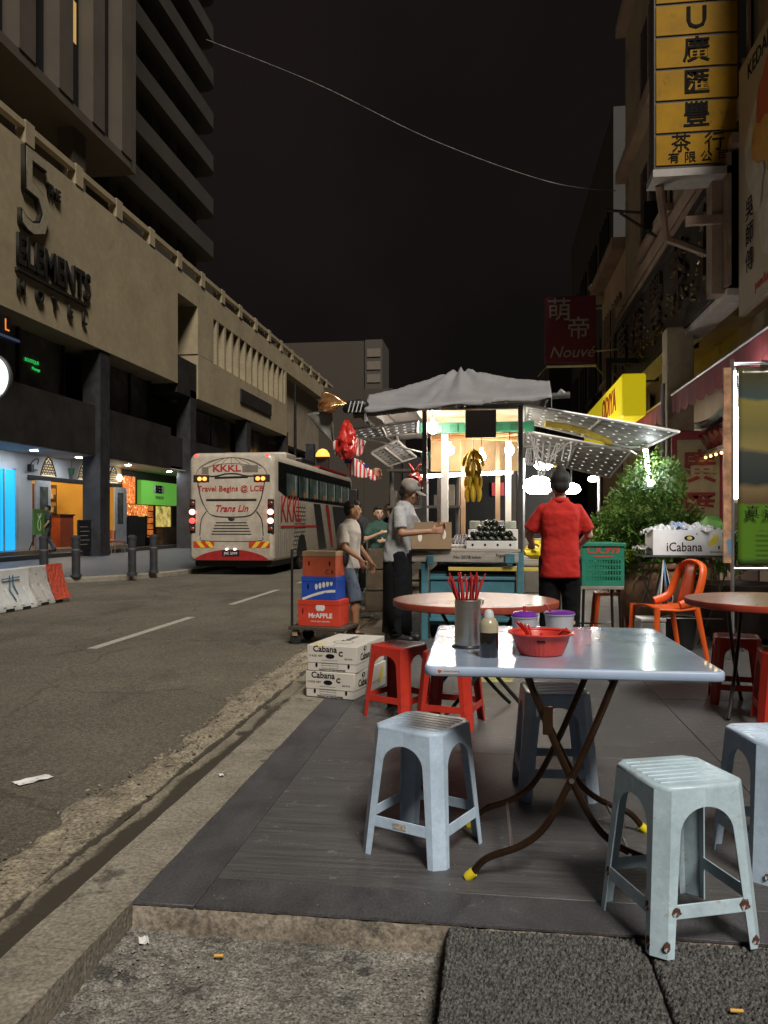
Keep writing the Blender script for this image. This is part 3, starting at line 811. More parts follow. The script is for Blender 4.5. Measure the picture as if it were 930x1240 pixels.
# pictures and chairs in the cafe
for k, (y, z, w, lab) in enumerate(((29.6,2.3,.35,'small framed picture beside the cafe television'),(30.25,1.9,.3,'narrow framed picture left of the cafe cabinet'))):
    t = thing('picture', lab, 'picture', (SX-3.49, y, z)); b = MB(); b.box((0,-w/2,-.22),(.04,w/2,.22)); b.build('frame', M('cab_wood', (.12,.045,.02)), t); b = MB(); b.box((.041,-w/2+.05,-.17),(.045,w/2-.05,.17)); b.build('print', WHITE, t)
for k, (x, y, lab) in enumerate(((SX-1.0,28.75,'black bar chair between the small table and the counter'),(SX-1.9,29.2,'black bar chair against the inner yellow wall'))):
    t = thing('bar_chair', lab, 'chair', (x, y, .25), R(30*k))
    for sx in (-1,1):
        for sy in (-1,1): b = MB(); b.cyl((sx*.2,sy*.2,0),(sx*.17,sy*.17,.75),.02,n=6); b.build('leg', BLACK, t)
    b = MB(); b.box((-.2,-.2,.75),(.2,.2,.79)); b.build('seat', BLACK, t); b = MB(); b.box((-.2,.17,.8),(.2,.2,1.1)); b.build('backrest', BLACK, t)
# ================================================================ coach
bus = thing('coach', 'white tour coach with red lettering and lit tail lamps', 'bus', (-6.75, 20.2, ROAD_Z))
bw = speckle(M('coach_white', (.52,.46,.37), .35, var=.10, scale=1.2, coat=.3, wear=(.42,.36,.28), wear_at=.58, wear_scale=1.6), 5, .84, 1.06, .8)
bgl = M('coach_glass', (.012,.014,.014), .1, var=.3, coat=.5)
bred = M('coach_red', (.32,.02,.02), .4); bdk = M('coach_dark', (.03,.026,.025), .4); bgrey = M('coach_grey', (.2,.17,.14), .5)
HW, BHH, BLN = 1.16, 3.22, 12.0
def sect(y, hw, zt, z0=.38, r=.22):
    P = [(hw-.06,y,z0),(hw,y,z0+.08),(hw,y,zt-r)]
    for i in range(1,6): a = PI/2*i/5; P.append((hw-r+r*math.cos(a), y, zt-r+r*math.sin(a)))
    P += [(-x,y,z) for x,y,z in reversed(P)]
    return P
b = MB(); b.ring([sect(.0,HW-.10,BHH-.10,.46), sect(.03,HW-.04,BHH-.04,.41), sect(.12,HW,BHH,.38), sect(BLN-.4,HW,BHH,.38), sect(BLN,HW-.12,BHH-.2,.4)])
body = b.build('body', bw, bus, smooth=40)
b = MB(); b.box((-HW+.12,.15,.22),(HW-.12,BLN-.3,.5)); b.build('underbody', BLACK, bus)
def rb(name, x0, x1, z0, z1, mat, y=.0, th=.012, parent=None): m = MB(); m.box((x0,y+.015-th,z0),(x1,y+.018,z1)); return m.build(name, mat, parent or body)
# rear details: red bumper arch, number plate, chevrons, lamps
b = MB(); P = [(-.98,.40),(.98,.40)] + [(.98-1.96*i/14, .44+.24*math.sin(PI*i/14)**.7) for i in range(15)]
b.prism(P, -.012, .05, 'y'); b.build('bumper', bred, body)
pl_ = rb('number_plate', -.25,.22,.50,.66, BLACK, -.02)
text('plate_letters', 'JRE 2099', .10, WHITE, pl_, (-.015,-.02,.575), ext=.002)
for x in (-.12,.10): b = MB(); b.ell((x,-.03,.68),(.04,.02,.02)); b.build('plate_lamp', glow('plate_light', (.9,.95,1), 4), body)
cy = M('chevron_yellow', (.75,.5,.03), .5); crd = M('chevron_red', (.5,.05,.02), .5)
for sx in (-1,1):
    x0, x1 = (-1.04,-.47) if sx < 0 else (.47,1.04)
    ch = rb('chevron_board', x0, x1, .72, .89, crd, -.008)
    for k in range(2):
        xa = x0+.07+.25*k
        b = MB(); d = .14*(1 if sx < 0 else -1)
        xs = xa + (0 if sx < 0 else .14)
        b.prism([(xs+d,.722),(xs+d+.12,.722),(xs+.12,.888),(xs,.888)], -.008, -.003, 'y'); b.build('stripe', cy, ch)
amb = glow('tail_amber', (1,.32,.06), 2.6); tred = glow('tail_red', (1,.06,.05), 2.6); thot = glow('tail_hot', (1,.35,.28), 5)
def lamp(name, x, z, r, mat, on=True, y=-.03, ry=.03):
    m = MB(); m.ell((x,y,z),(r,ry,r*.9)); return m.build(name, mat, body)
for sx in (-1,1):
    X = sx*(HW-.10)
    b = MB(); b.box((X-.085,-.012,1.10),(X+.085,.06,2.0)); b.build('lamp_cluster', bdk, body, bevel=.02)
    for k, z in enumerate((1.88,1.66,1.43,1.21)):
        if k in (1,2): lamp('tail_lamp', X, z, .085, thot if (k == 1 or sx > 0) else tred); 
        else: lamp('lamp_lens', X, z, .07, M('lamp_dull', (.16,.03,.015), .25))
    for k in (0,1): lamp('tail_lamp', sx*(.72+.14*k)*1, 2.53, .06, amb)
    b = MB(); b.box((sx*.60 if sx > 0 else -1.04,-.006,2.44),(1.04 if sx > 0 else -.60,.012,2.64)); b.build('lamp_band', bdk, body, bevel=.03)
    lamp('marker_lamp', sx*(HW-.20), 3.14, .055, tred, y=.02)
# moulding lines on the rear (dark swoosh)
def line(pts, r, mat=bdk, name='moulding'):
    m = MB(); m.tube([(x,.0,z) for x, z in smooth_path2(pts)], r, 5); return m.build(name, mat, body)
def smooth_path2(P, n=6):
    out = []
    P = [Vector((p[0],p[1],0)) for p in P]
    for i in range(len(P)-1):
        p0 = P[max(0,i-1)]; p1 = P[i]; p2 = P[i+1]; p3 = P[min(len(P)-1,i+2)]
        for k in range(n):
            t = k/n; q = .5*((2*p1)+(-p0+p2)*t+(2*p0-5*p1+4*p2-p3)*t*t+(-p0+3*p1-3*p2+p3)*t**3); out.append((q.x,q.y))
    out.append((P[-1].x,P[-1].y)); return out
line([(-.92,2.46),(-.82,2.0),(-.62,1.66),(-.35,1.54),(.35,1.54),(.62,1.66),(.80,2.0),(.9,2.46)], .016)
line([(-.68,1.98),(.68,1.98)], .028); line([(-.9,2.62),(-.45,2.60),(-.15,2.66),(.15,2.66),(.45,2.60),(.9,2.62)], .018)
line([(-.45,2.56),(.45,2.58)], .026)
line([(-.86,1.05),(-.82,1.45),(-.68,1.68)], .014); line([(.86,1.05),(.82,1.45),(.68,1.68)], .014)
line([(-.84,1.0),(-.7,.9),(.7,.9),(.84,1.0)], .010)
for k in range(5): line([(-.42-.03*k,1.38-.075*k),(.42+.03*k,1.38-.075*k)], .013, BLACK, 'vent')
b = MB(); b.ell((0,.0,1.48),(.09,.02,.06)); b.build('badge', bdk, body)
# globe print
for k in range(-3,4):
    line([(k*.30,2.86-.02*abs(k)),(k*.20,3.0-.03*abs(k)*.5),(k*.08,3.08)], .007, bgrey, 'globe_line')
line([(-.98,2.62),(-.85,2.84),(-.5,3.02),(0,3.09),(.5,3.02),(.85,2.84),(.98,2.62)], .011, bgrey, 'globe_line')
line([(-.8,2.80),(-.4,2.9),(0,2.93),(.4,2.9),(.8,2.80)], .010, bgrey, 'globe_line')
tr = M('coach_text_red', (.42,.03,.03), .5)
text('lettering', 'KKKL', .30, tr, body, (-.13,-.002,2.80), ext=.006, bold=.006, sx=1.05, sy=.8)
text('lettering', 'Travel Begins @ LCB', .205, tr, body, (-.03,-.002,2.27), ext=.006, bold=.003)
text('lettering', 'Trans Lin', .24, tr, body, (.0,-.006,1.75), ext=.006, bold=.004, shear=.3)
rb('print_block', .30,.72,2.70,2.88, bgrey, -.012, .008)
rb('print_block', -.80,-.62,2.66,2.84, bgrey, -.012, .008); rb('notice', .38,.60,.96,1.04, M('notice', (.5,.4,.36)), -.012, .008)
# right flank: window band, lettering, brick and tower print
xs = HW+.004
def fl(name, y0, y1, z0, z1, mat, dx=.004): m = MB(); m.box((xs-.004,y0,z0),(xs+dx,y1,z1)); return m.build(name, mat, body)
b = MB(); b.add([(xs+.004,.35,2.25),(xs+.004,1.4,2.05),(xs+.004,11.4,2.0),(xs+.004,11.7,2.4),(xs+.004,11.2,3.0),(xs+.004,.35,3.0)], [(0,1,2,3,4,5)])
band = b.build('window_band', bgl, body)
wcol = M('seat_room', (.09,.12,.105), .25, var=.6, scale=1.2, detail=2)
for k in range(7):
    y0 = 1.25 + 1.42*k
    w = fl('window', y0, y0+1.22, 2.12, 2.74, wcol, .010)
    b = MB(); b.ell((xs+.006,y0+.7,2.2),(.008,.22,.10)); b.build('seat_top', M('seat_orange', (.35,.14,.04), .6), w)
    b = MB(); b.box((xs+.010,y0+.95,2.14),(xs+.014,y0+1.05,2.72)); b.build('curtain', M('curtain', (.30,.36,.36), .6), w)
b = MB(); b.box((-HW+.25,2.0,BHH-.02),(HW-.2,3.2,BHH+.18)); b.build('roof_unit', bw, bus, bevel=.06)
b = MB(); b.box((-HW+.3,3.6,BHH-.02),(HW-.12,5.4,BHH+.16)); b.build('roof_unit', bdk, bus, bevel=.06)
b = MB(); b.box((HW-.35,5.8,BHH-.02),(HW-.06,11,BHH+.05)); b.build('roof_trim', bred, bus)
text('lettering', 'KKKL', 1.0, tr, body, (xs+.004,1.75,1.72), FACE_PX, .006, sx=.95, bold=.004)
b = MB(); b.box((xs-.003,.6,1.24),(xs+.007,5.0,1.30)); b.build('stripe', tr, body)
# brick print: thin dark joints
b = MB()
for k in range(12): b.box((xs-.003,1.9+.04*k,.5+.12*k),(xs+.003,3.5,.515+.12*k))
for k in range(12):
    for q in range(5): b.box((xs-.003,2.05+.3*q+(.15 if k % 2 else 0),.515+.12*k),(xs+.003,2.065+.3*q+(.15 if k % 2 else 0),.62+.12*k))
o = b.build('brick_print', bdk, body); o['kind'] = 'stuff'
for y in (.35,.55,.95,1.15,1.5,1.7): fl('stripe', y, y+.035, .45, 1.25+.6*(y < .6), bgrey)
b = MB(); b.add([(xs+.003,4.6,1.98),(xs+.003,5.6,1.98),(xs+.003,6.6,.5),(xs+.003,5.4,.5)], [(0,1,2,3)]); b.build('stripe', bdk, body)
b = MB(); b.add([(xs+.006,6.4,1.98),(xs+.006,6.9,1.98),(xs+.006,7.8,.5),(xs+.006,7.4,.5)], [(0,1,2,3)]); b.build('stripe', bred, body)
b = MB(); b.add([(xs+.003,7.6,1.95),(xs+.003,11.3,1.95),(xs+.003,11.3,.7),(xs+.003,8.4,.7)], [(0,1,2,3)]); b.build('stripe', M('coach_black_gloss', (.05,.05,.05), .12), body)
def wheel(y, x):
    b = MB(); b.lathe([(.30,-.14),(.46,-.13),(.48,-.10),(.48,.10),(.46,.13),(.30,.14)], 28); w = b.build('wheel', M('tyre', (.012,.012,.012), .8), bus, smooth=40); w.rotation_euler = (0,PI/2,0); w.location = (x,y,.48)
    b = MB(); b.lathe([(.29,.10),(.27,.145),(.12,.12),(.08,.16)], 20); b.build('rim', STEEL, w, smooth=40)
for y in (3.0, 9.4):
    for sx in (-1,1): wheel(y, sx*(HW-.15))
    b = MB(); P = [(y+.62*math.cos(PI*i/14), .42+.62*math.sin(PI*i/14)) for i in range(15)]
    b.prism(P, xs-.003, xs+.012, 'x'); b.build('wheel_arch', BLACK, body)
# wheel faces proud of the arch panel
b = MB(); b.box((HW+.0,10.9,2.1),(HW+.35,11.2,2.7)); b.build('mirror', bdk, bus, bevel=.04)
b = MB(); b.ell((HW+.03,9.6,1.75),(.03,.5,.18)); 
# ---- plastic water barriers on the road
def barrier(label, loc, rz, mat, mark=None):
    t = thing('water_barrier', label, 'barrier', loc, rz, 'plastic road barriers')
    L = .98; t.scale = (1,.86,.84)
    P = [(-.28,0),(-.28,.10),(-.20,.22),(-.10,.42),(-.08,.78),(.08,.78),(.10,.42),(.20,.22),(.28,.10),(.28,0)]
    b = MB(); b.ring([[(-L/2,x,z) for x,z in P],[(L/2,x,z) for x,z in P]]); b.build('shell', mat, t, bevel=.02)
    for k in range(4):
        x = -.33+.22*k
        b = MB(); b.ring([[(x-.03,-.292,.10),(x+.03,-.292,.10),(x+.03,-.12,.42),(x-.03,-.12,.42)],[(x-.03,-.28,.10),(x+.03,-.28,.10),(x+.03,-.10,.42),(x-.03,-.10,.42)]]); b.build('rib', mat, t, bevel=.006)
    for k in range(2): b = MB(); b.box((-.3+.4*k,-.285,-.001),(-.1+.4*k,-.27,.06)); b.build('forklift_slot', BLACK, t)
    if mark:
        b = MB(); b.tube([(-.05,-.13,.66),(-.04,-.125,.5),(-.06,-.14,.40),(-.02,-.25,.2)], .012, 5); b.tube([(-.22,-.12,.6),(.2,-.12,.62)], .012, 5); b.tube([(.03,-.13,.66),(.04,-.125,.5),(.08,-.2,.3)], .012, 5); b.build('graffiti', M('blue_paint', (.05,.13,.22), .6), t)
    return t
wp = M('barrier_white', (.55,.56,.55), .5, var=.15, scale=4, wear=(.3,.29,.27), wear_at=.62, wear_scale=5)
barrier('white plastic road barrier with blue scrawled figure', (-7.62,11.72,ROAD_Z), R(86), wp, True)
b2 = barrier('grey plastic road barrier wrapped in red mesh', (-7.66,12.76,ROAD_Z), R(86), M('barrier_grey', (.42,.4,.38), .6, var=.15, wear=(.25,.23,.2), wear_at=.58))
b = MB()
mesh_m = M('red_mesh', (.42,.06,.03), .7, var=.5, scale=30)
b.grid(lambda u, v: (.05+.45*u, -.10-.22*(1-v)**1.5-.012*fb(u*9,v*9,1), .80-.72*(1-v)), 10, 12); b.build('mesh_wrap', mesh_m, b2, solid=.006)
barrier('white plastic road barrier nearer the lane dashes', (-7.6,10.66,ROAD_Z), R(88), wp)
# ================================================================ right side: shophouses, signs, awnings
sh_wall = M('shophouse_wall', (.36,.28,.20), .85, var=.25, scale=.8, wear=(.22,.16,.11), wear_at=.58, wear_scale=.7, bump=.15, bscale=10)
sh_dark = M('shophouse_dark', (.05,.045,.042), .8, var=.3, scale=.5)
trim_m = M('pinkish_trim', (.40,.28,.21), .8, var=.2, scale=2)
def building(name, label, x0, y0, y1, h, mat):
    t = thing(name, label, 'building', (x0, (y0+y1)/2, -.02))
    L = (y1-y0)/2
    b = MB(); b.box((.6,-L,0),(12,L,h)); b.build('wall', mat, t)
    b = MB(); b.box((0,-L,4.1),(.598,L,h)); b.build('upper_wall', mat, t)
    for k in (-1,1): b = MB(); b.box((.02,k*L-(.45 if k > 0 else 0),0),(.45,k*L+(.45 if k < 0 else 0),4.1)); b.build('pillar', mat, t)
    return t, L
t1, L1 = building('shophouse', 'shophouse with pilaster wall behind the long black signboard', 3.0, 8.6, 18.6, 12.5, sh_wall)
def win(t, ya, yb, za, zb, parent_mat=trim_m):
    w = MB(); w.box((-.04,ya,za),(-.005,yb,zb)); o = w.build('window', dark_glass, t)
    for k in range(4):
        yy = ya + (yb-ya)*k/3; m = MB(); m.box((-.07,yy-.04,za-.02),(-.041,yy+.04,zb+.02)); m.build('mullion', parent_mat, o)
    m = MB(); m.box((-.16,ya-.1,za-.14),(-.0,yb+.1,za-.021)); m.build('sill', parent_mat, o)
for k in range(2): win(t1, -3.9+4.2*k, -1.3+4.2*k, 6.6, 8.2); win(t1, -3.9+4.2*k, -1.3+4.2*k, 9.4, 11)
for z in (5.85, 8.9, 12.2): b = MB(); b.box((-.22,-L1,z),(-.002,L1,z+.25)); b.build('cornice', trim_m, t1)
t2, L2 = building('shophouse', 'lower pale shophouse with moulded cornice past the signboard', 3.0, 18.62, 22.4, 7.7, M('pale_wall', (.58,.42,.28), .85, var=.2, scale=1.2, wear=(.4,.27,.17), wear_at=.6, wear_scale=1.4))
for a in (-1.4,.2): win(t2, a, a+1.1, 4.9, 6.6)
b = MB(); b.box((-.30,-L2,7.45),(-.002,L2,7.72)); b.build('cornice', trim_m, t2)
b = MB(); b.lathe([(.18,0),(.26,.12),(.22,.3),(.3,.42),(.1,.6)], 12, (-.12,L2-.2,7.2)); b.build('finial', trim_m, t2)
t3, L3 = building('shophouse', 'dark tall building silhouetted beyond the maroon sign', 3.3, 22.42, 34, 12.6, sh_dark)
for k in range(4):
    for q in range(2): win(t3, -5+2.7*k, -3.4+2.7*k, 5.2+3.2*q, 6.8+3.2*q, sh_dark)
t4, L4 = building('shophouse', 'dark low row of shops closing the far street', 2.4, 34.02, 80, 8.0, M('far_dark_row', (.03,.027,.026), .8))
for k in range(8): win(t4, -21+5*k, -18+5*k, 4.8, 6.4, sh_dark)
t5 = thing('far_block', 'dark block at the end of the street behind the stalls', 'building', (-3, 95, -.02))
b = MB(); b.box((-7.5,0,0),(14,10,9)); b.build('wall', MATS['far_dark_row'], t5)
for k in range(6): b = MB(); b.box((-6.5+3*k,-.05,4),(-5+3*k,-.002,6)); b.build('window', dark_glass, t5)

# long black carved signboard
sb_ = thing('signboard', 'long black carved signboard with pale lamp trays under it', 'sign', (2.7, 13.6, 3.95))
b = MB(); b.box((0,-4.1,0),(.22,4.5,1.5)); b.build('board', M('sign_black', (.028,.022,.02), .4, var=.4, scale=2), sb_)
b = MB(); b.box((-.05,-4.1,0),(.28,-3.95,1.5)); b.build('end_post', M('post_brown', (.3,.21,.15), .7, var=.3, scale=3), sb_)
b = MB(); b.box((-.05,4.35,0),(.28,4.5,1.5)); b.build('end_post', M('post_dark', (.06,.05,.05), .7), sb_)
for z in (0.0, 1.38): b = MB(); b.box((-.045,-3.94,z),(-.001,4.34,z+.12)); b.build('rail', M('sign_black', (.028,.022,.02)), sb_)
gold = M('old_gold', (.22,.15,.06), .35, metal=.8, var=.6, scale=14)
rnd = random.Random(4)
for k, ch in enumerate('廣匯豐茶行'):
    text('carved_letter', ch, 1.05, M('carved_dark', (.07,.045,.035), .35, metal=.5), sb_, (-.03, 3.3-1.65*k, .76), FACE_NX, .02)
b = MB()
for k in range(150):
    y = rnd.uniform(-3.8,4.2); z = rnd.triangular(.12,1.3,.35)
    b.ell((-.02-rnd.random()*.05,y,z),(rnd.uniform(.01,.035),rnd.uniform(.015,.06),rnd.uniform(.01,.04)),6,4)
o = b.build('carving', gold, sb_); o['kind'] = 'stuff'
tray = M('lamp_tray', (.55,.5,.45), .5)
for k in range(3):
    b = MB(); b.box((-.02,-4.0+2.85*k,-.10),(.26,-1.3+2.85*k,-.02)); b.build('lamp_tray', tray, sb_)
    b = MB(); b.box((-.1,-1.28+2.85*k,-.12),(.34,-1.17+2.85*k,.02)); b.build('bracket', BLACKMETAL, sb_)
# supporting timber frame over the sign
b = MB(); b.box((-.02,-4.2,1.55),(.16,4.4,1.67)); b.build('top_rail', M('post_brown', (.3,.21,.15)), sb_)

# yellow vertical sign with black characters
yk = M('old_yellow', (.34,.18,.002), .6, var=.25, spec=.15, scale=2.5, wear=(.18,.085,.008), wear_at=.6, wear_scale=4)
vs_ = thing('vertical_sign', 'tall yellow vertical sign with black Chinese characters', 'sign', (2.34, 9.6, 5.30))
b = MB(); b.box((-.47,0,0),(.47,.28,3.2)); b.build('case', M('sign_case_dark', (.05,.04,.03), .6), vs_)
hh = .375
for k, ch in enumerate(('茶 行','豐','匯','廣','U','A','K','S')):
    z0 = .06 + hh*k + .012
    p = MB(); p.box((-.45,-.012,z0),(.45,-.001,z0+hh-.03)); pn = p.build('panel', yk, vs_, bevel=.01)
    if k == 0:
        [text('letter', c_, .23, INK, pn, (x_,-.016,z0+.235), ext=.003) for c_, x_ in (('茶',-.17),('行',.2))]; [text('letter', c_, .135, INK, pn, (-.25+.18*q_,-.016,z0+.075), ext=.003) for q_, c_ in enumerate('有限公')]; text('letter', '司', .135, INK, pn, (.29,-.016,z0+.075), ext=.003)
    else: text('letter', ch, .31 if k < 4 else .36, INK, pn, (0,-.016,z0+.175), ext=.003, bold=.004)
b = MB(); b.box((-.5,-.10,-.09),(.47,.3,-.005)); b.build('lamp_tray', M('tray_grey', (.35,.32,.3), .5), vs_)
for x in (-.38,.30):
    b = MB(); b.tube([(x,.15,-.09),(x+.15,.5,-.6),(.72,1.2,-.7)], .05, 6); b.build('strut', M('post_brown', (.3,.21,.15)), vs_)
b = MB(); b.box((.2,.1,-1.4),(.42,.34,-.09)); b.build('strut', MATS['post_brown'], vs_)
b = MB(); b.box((-.1,.05,-.6),(.62,.12,-.5)); b.build('strut', MATS['post_brown'], vs_)

# pictorial poster board (plain colour shapes, no figure)
pb = thing('poster_board', 'large beige pictorial poster board with red and orange shapes', 'sign', (2.75, 8.2, 3.55))
beige = M('poster_beige', (.42,.34,.24), .6, var=.1, scale=1.2)
b = MB(); b.box((0,-1.6,0),(.06,1.2,2.75)); bd = b.build('board', beige, pb)
def blob2d(cy, cz, ry, rz_, mat, dx, seed, n=22):
    P = []
    for i in range(n):
        a = 2*PI*i/n; k = 1+.15*math.sin(3*a+seed)+.1*math.sin(5*a+2*seed); P.append((-dx, cy+ry*k*math.cos(a), cz+rz_*k*math.sin(a)))
    m = MB(); m.add(P, [tuple(range(n))]); m.build('poster_shape', mat, bd)
blob2d(.1,1.45,.75,1.0, M('poster_pale', (.5,.44,.34), .6), .003, .5)
blob2d(.1,1.75,.55,.6, M('poster_orange', (.55,.27,.05), .6), .006, 1.5); blob2d(.25,2.05,.32,.3, M('poster_red', (.45,.07,.03), .6), .009, 2.5)
blob2d(-.2,.85,.4,.38, MATS['poster_red'], .010, 3.5); blob2d(.55,1.2,.2,.24, MATS['poster_pale'], .012, .2)
text('letter', 'KEDAI DA', .24, INK, bd, (-.004,.35,2.55), FACE_NX, .002); 
for k, ch in enumerate('吳師傅'): text('letter', ch, .26, INK, bd, (-.013,.80,1.05-.28*k), FACE_NX, .002)
text('letter', 'pandamart', .16, MATS['poster_red'], bd, (-.004,.3,.18), FACE_NX, .002)

# maroon hanging sign
ms = thing('hanging_sign', 'maroon square hanging sign with silver characters and unlit tube', 'sign', (1.66, 17.3, 4.62))
mar = M('sign_maroon', (.17,.022,.045), .5, var=.15, scale=1.5)
b = MB(); b.box((-.53,0,0),(.53,.14,1.42)); b.build('board', mar, ms, bevel=.02)
silver = M('silver_letter', (.45,.42,.42), .5, metal=.4)
text('letter', '萌', .52, silver, ms, (-.23,-.012,1.10), ext=.01); text('letter', '帝', .5, silver, ms, (.17,-.012,.70), ext=.01); text('letter', 'Nouvé', .34, silver, ms, (.02,-.012,.22), ext=.008, shear=.3)
b = MB(); b.cyl((-.5,-.02,-.07),(.53,-.02,-.07),.03,n=10); b.build('tube_lamp', M('unlit_tube', (.7,.68,.66), .3), ms)
for z in (.25,1.15): b = MB(); b.cyl((.53,.07,z),(1.35,.07,z+.05),.018,n=6); b.build('rod', ALU, ms)
for sx in (-1,1): b = MB(); b.cyl((sx*.5,-.02,-.07),(sx*.68,-.02,-.28),.014,n=6); b.build('clip', M('clip_yellow', (.4,.33,.1), .5), ms)
b = MB(); b.tube([(.75,.07,.3),(1.3,.07,1.6)], .008, 5); b.build('wire', ALU, ms)

# bright yellow box sign
ysg = thing('box_sign', 'bright yellow box sign with red letters above the stall flap', 'sign', (2.0, 15.2, 2.88))
ylw = M('sign_bright_yellow', (.85,.70,.02), .5, var=.05, emit=.42, ecol=(.9,.72,.01))
b = MB(); b.box((0,-2.5,0),(.36,2.6,.66)); b.build('case', ylw, ysg, bevel=.03)
text('letter', 'ODIYA', .52, M('letter_red', (.5,.05,.03), .5), ysg, (-.006,-1.1,.34), FACE_NX, .004, bold=.01)
b = MB(); b.box((.1,-.05,.66),(.2,.05,1.4)); b.box((.1,.0,1.3),(1.0,.1,1.4)); b.build('bracket', BLACKMETAL, ysg)

# maroon awning with scalloped valance
aw = thing('awning', 'maroon cloth awning with scalloped valance over the walkway', 'awning', (2.5, 11, 3.0))
maroon = M('maroon_cloth', (.18,.025,.03), .8, var=.25, scale=3, wear=(.25,.07,.06), wear_at=.62, wear_scale=4)
b = MB(); b.grid(lambda u, v: (.9*v, -3.6+7.2*u, .02+.42*v+.02*math.sin(u*60)), 60, 3); b.build('cloth', maroon, aw, solid=.006)
b = MB(); b.cyl((0,-3.6,.02),(0,3.6,.02),.022,n=8); b.build('front_bar', ALU, aw)
b = MB(); n = 18
for k in range(n):
    y0 = -3.6+7.2*k/n; w = 7.2/n
    b.grid(lambda u, v, y0=y0, k=k: (-.012+.02*math.sin(u*PI)*v, y0+w*u, 0-v*(.24+.05*math.sin(u*PI))), 6, 3)
o = b.build('valance', maroon, aw, solid=.004)
# second small roof with red tile lip and bulbs
ra = thing('tile_awning', 'red tiled lip roof with a row of small warm bulbs', 'awning', (2.75, 10.6, 2.28))
for k in range(12):
    b = MB(); y0 = -1.4+.25*k
    b.tube([(.0,y0,0),(.5,y0,.3)], .115, 8); b.build('tile', M('tile_red', (.28,.03,.02), .25, coat=.5), ra, smooth=50)
b = MB(); b.box((-.02,-1.5,-.16),(.06,1.6,-.11)); b.build('board', M('post_brown', (.3,.21,.15)), ra)
bulb = glow('string_bulb', (1,.62,.2), 6)
for k in range(13): b = MB(); b.ell((.02,-1.4+.24*k,-.19),.018,8,6); b.build('bulb', bulb, ra)
# rolled pale sheet stored under the awning
rl = thing('sheet_bundle', 'rolled pale plastic sheets stowed under the maroon awning', 'bundle', (2.95, 11.0, 2.60))
for k in range(7):
    b = MB(); b.tube(smooth_path([(0+.04*k,-1.2,.03*(k % 3)),(.02*k,-.4,.06+.04*(k % 4)),(.03*k,.5,.02*(k % 3)),(.0,1.2,.05)],5), .05, 7); b.build('sheet', M('pale_sheet', (.4,.42,.36), .35, var=.4, scale=9), rl, smooth=50)
# framed red panel with characters
fp_ = thing('framed_panel', 'red framed cream panel with large red Chinese characters', 'sign', (2.72, 10.95, .95))
b = MB(); b.box((-.36,0,-.3),(.36,.05,1.5)); b.build('frame', M('frame_red', (.32,.02,.03), .5), fp_, bevel=.01)
b = MB(); b.box((-.29,-.006,-.22),(.24,-.001,1.38)); pn = b.build('panel', M('panel_cream', (.42,.34,.20), .6), fp_)
chm = M('char_red', (.25,.03,.025), .6)
text('letter', '廣', .46, chm, pn, (-.02,-.012,1.0), ext=.003, bold=.008); text('letter', '匯', .46, chm, pn, (-.02,-.012,.45), ext=.003, bold=.008)
b = MB(); b.box((-.08,.02,-.95),(.08,.06,-.3)); b.build('foot', BLACK, fp_)
# walkway interior wall + door
wi = thing('walkway_wall', 'dim plastered walkway wall with brown timber door', 'wall', (3.62, 11, -.02))
b = MB(); b.box((0,-4,0),(.1,7,4)); b.build('wall', M('walk_wall', (.3,.24,.16), .8, var=.3, scale=1.5), wi)
for k in range(3): b = MB(); b.box((-.04,-1.5+1.9*k,0),(-.002,-.3+1.9*k,2.4)); b.build('door', M('door_brown', (.10,.05,.03), .6), wi)
# tall cream pillar visible behind the plant
pp = thing('pillar', 'cream square pillar of the walkway behind the bush', 'pillar', (2.62, 11.6, -.02))
b = MB(); b.box((-.18,0,0),(.18,.36,4.0)); b.build('shaft', M('pillar_cream', (.36,.29,.19), .8, var=.2), pp, bevel=.02); b = MB(); b.box((-.22,-.04,0),(.22,.40,.3)); b.build('base', MATS['walk_wall'], pp)
b = MB(); b.cyl((-.25,-.05,.3),(-.25,-.05,3.2),.03,n=8); b.build('drain_pipe', ALU, pp)
# printed banner on a frame with the bright tube
bn = thing('banner', 'printed vinyl banner with green foot and brush lettering', 'banner', (2.82, 7.55, .86))
b = MB(); b.grid(lambda u, v: (-.62+1.25*u, .01*math.sin(u*9)+.006*math.sin(v*5), 1.78*v), 24, 24)
bm_ = bpy.data.materials.new('banner_print'); bm_.use_nodes = True
nt = bm_.node_tree; bs = nt.nodes['Principled BSDF']; tc = nt.nodes.new('ShaderNodeTexCoord'); sp = nt.nodes.new('ShaderNodeSeparateXYZ'); nz = nt.nodes.new('ShaderNodeTexNoise'); nz.inputs['Scale'].default_value = 4
ad = nt.nodes.new('ShaderNodeMath'); ad.operation = 'MULTIPLY_ADD'; ad.inputs[1].default_value = .12
mr = nt.nodes.new('ShaderNodeMapRange'); mr.inputs['From Max'].default_value = 1.78
cr = nt.nodes.new('ShaderNodeValToRGB'); cr.color_ramp.interpolation = 'LINEAR'
nt.links.new(tc.outputs['Object'], nz.inputs['Vector']); nt.links.new(tc.outputs['Object'], sp.inputs['Vector'])
nt.links.new(nz.outputs['Fac'], ad.inputs[0]); nt.links.new(sp.outputs['Z'], ad.inputs[2]); nt.links.new(ad.outputs[0], mr.inputs['Value']); nt.links.new(mr.outputs['Result'], cr.inputs['Fac'])
E_ = cr.color_ramp.elements
E_[0].position = 0; E_[0].color = (.09,.20,.02,1); E_[1].position = 1; E_[1].color = (.13,.12,.06,1)
for pos, c in ((.335,(.10,.22,.025)),(.35,(.12,.08,.04)),(.42,(.22,.16,.08)),(.45,(.04,.05,.05)),(.60,(.07,.08,.07)),(.63,(.30,.24,.09)),(.72,(.20,.18,.07)),(.86,(.33,.27,.08)),(.88,(.08,.12,.12))):
    e = E_.new(pos); e.color = (*c, 1)
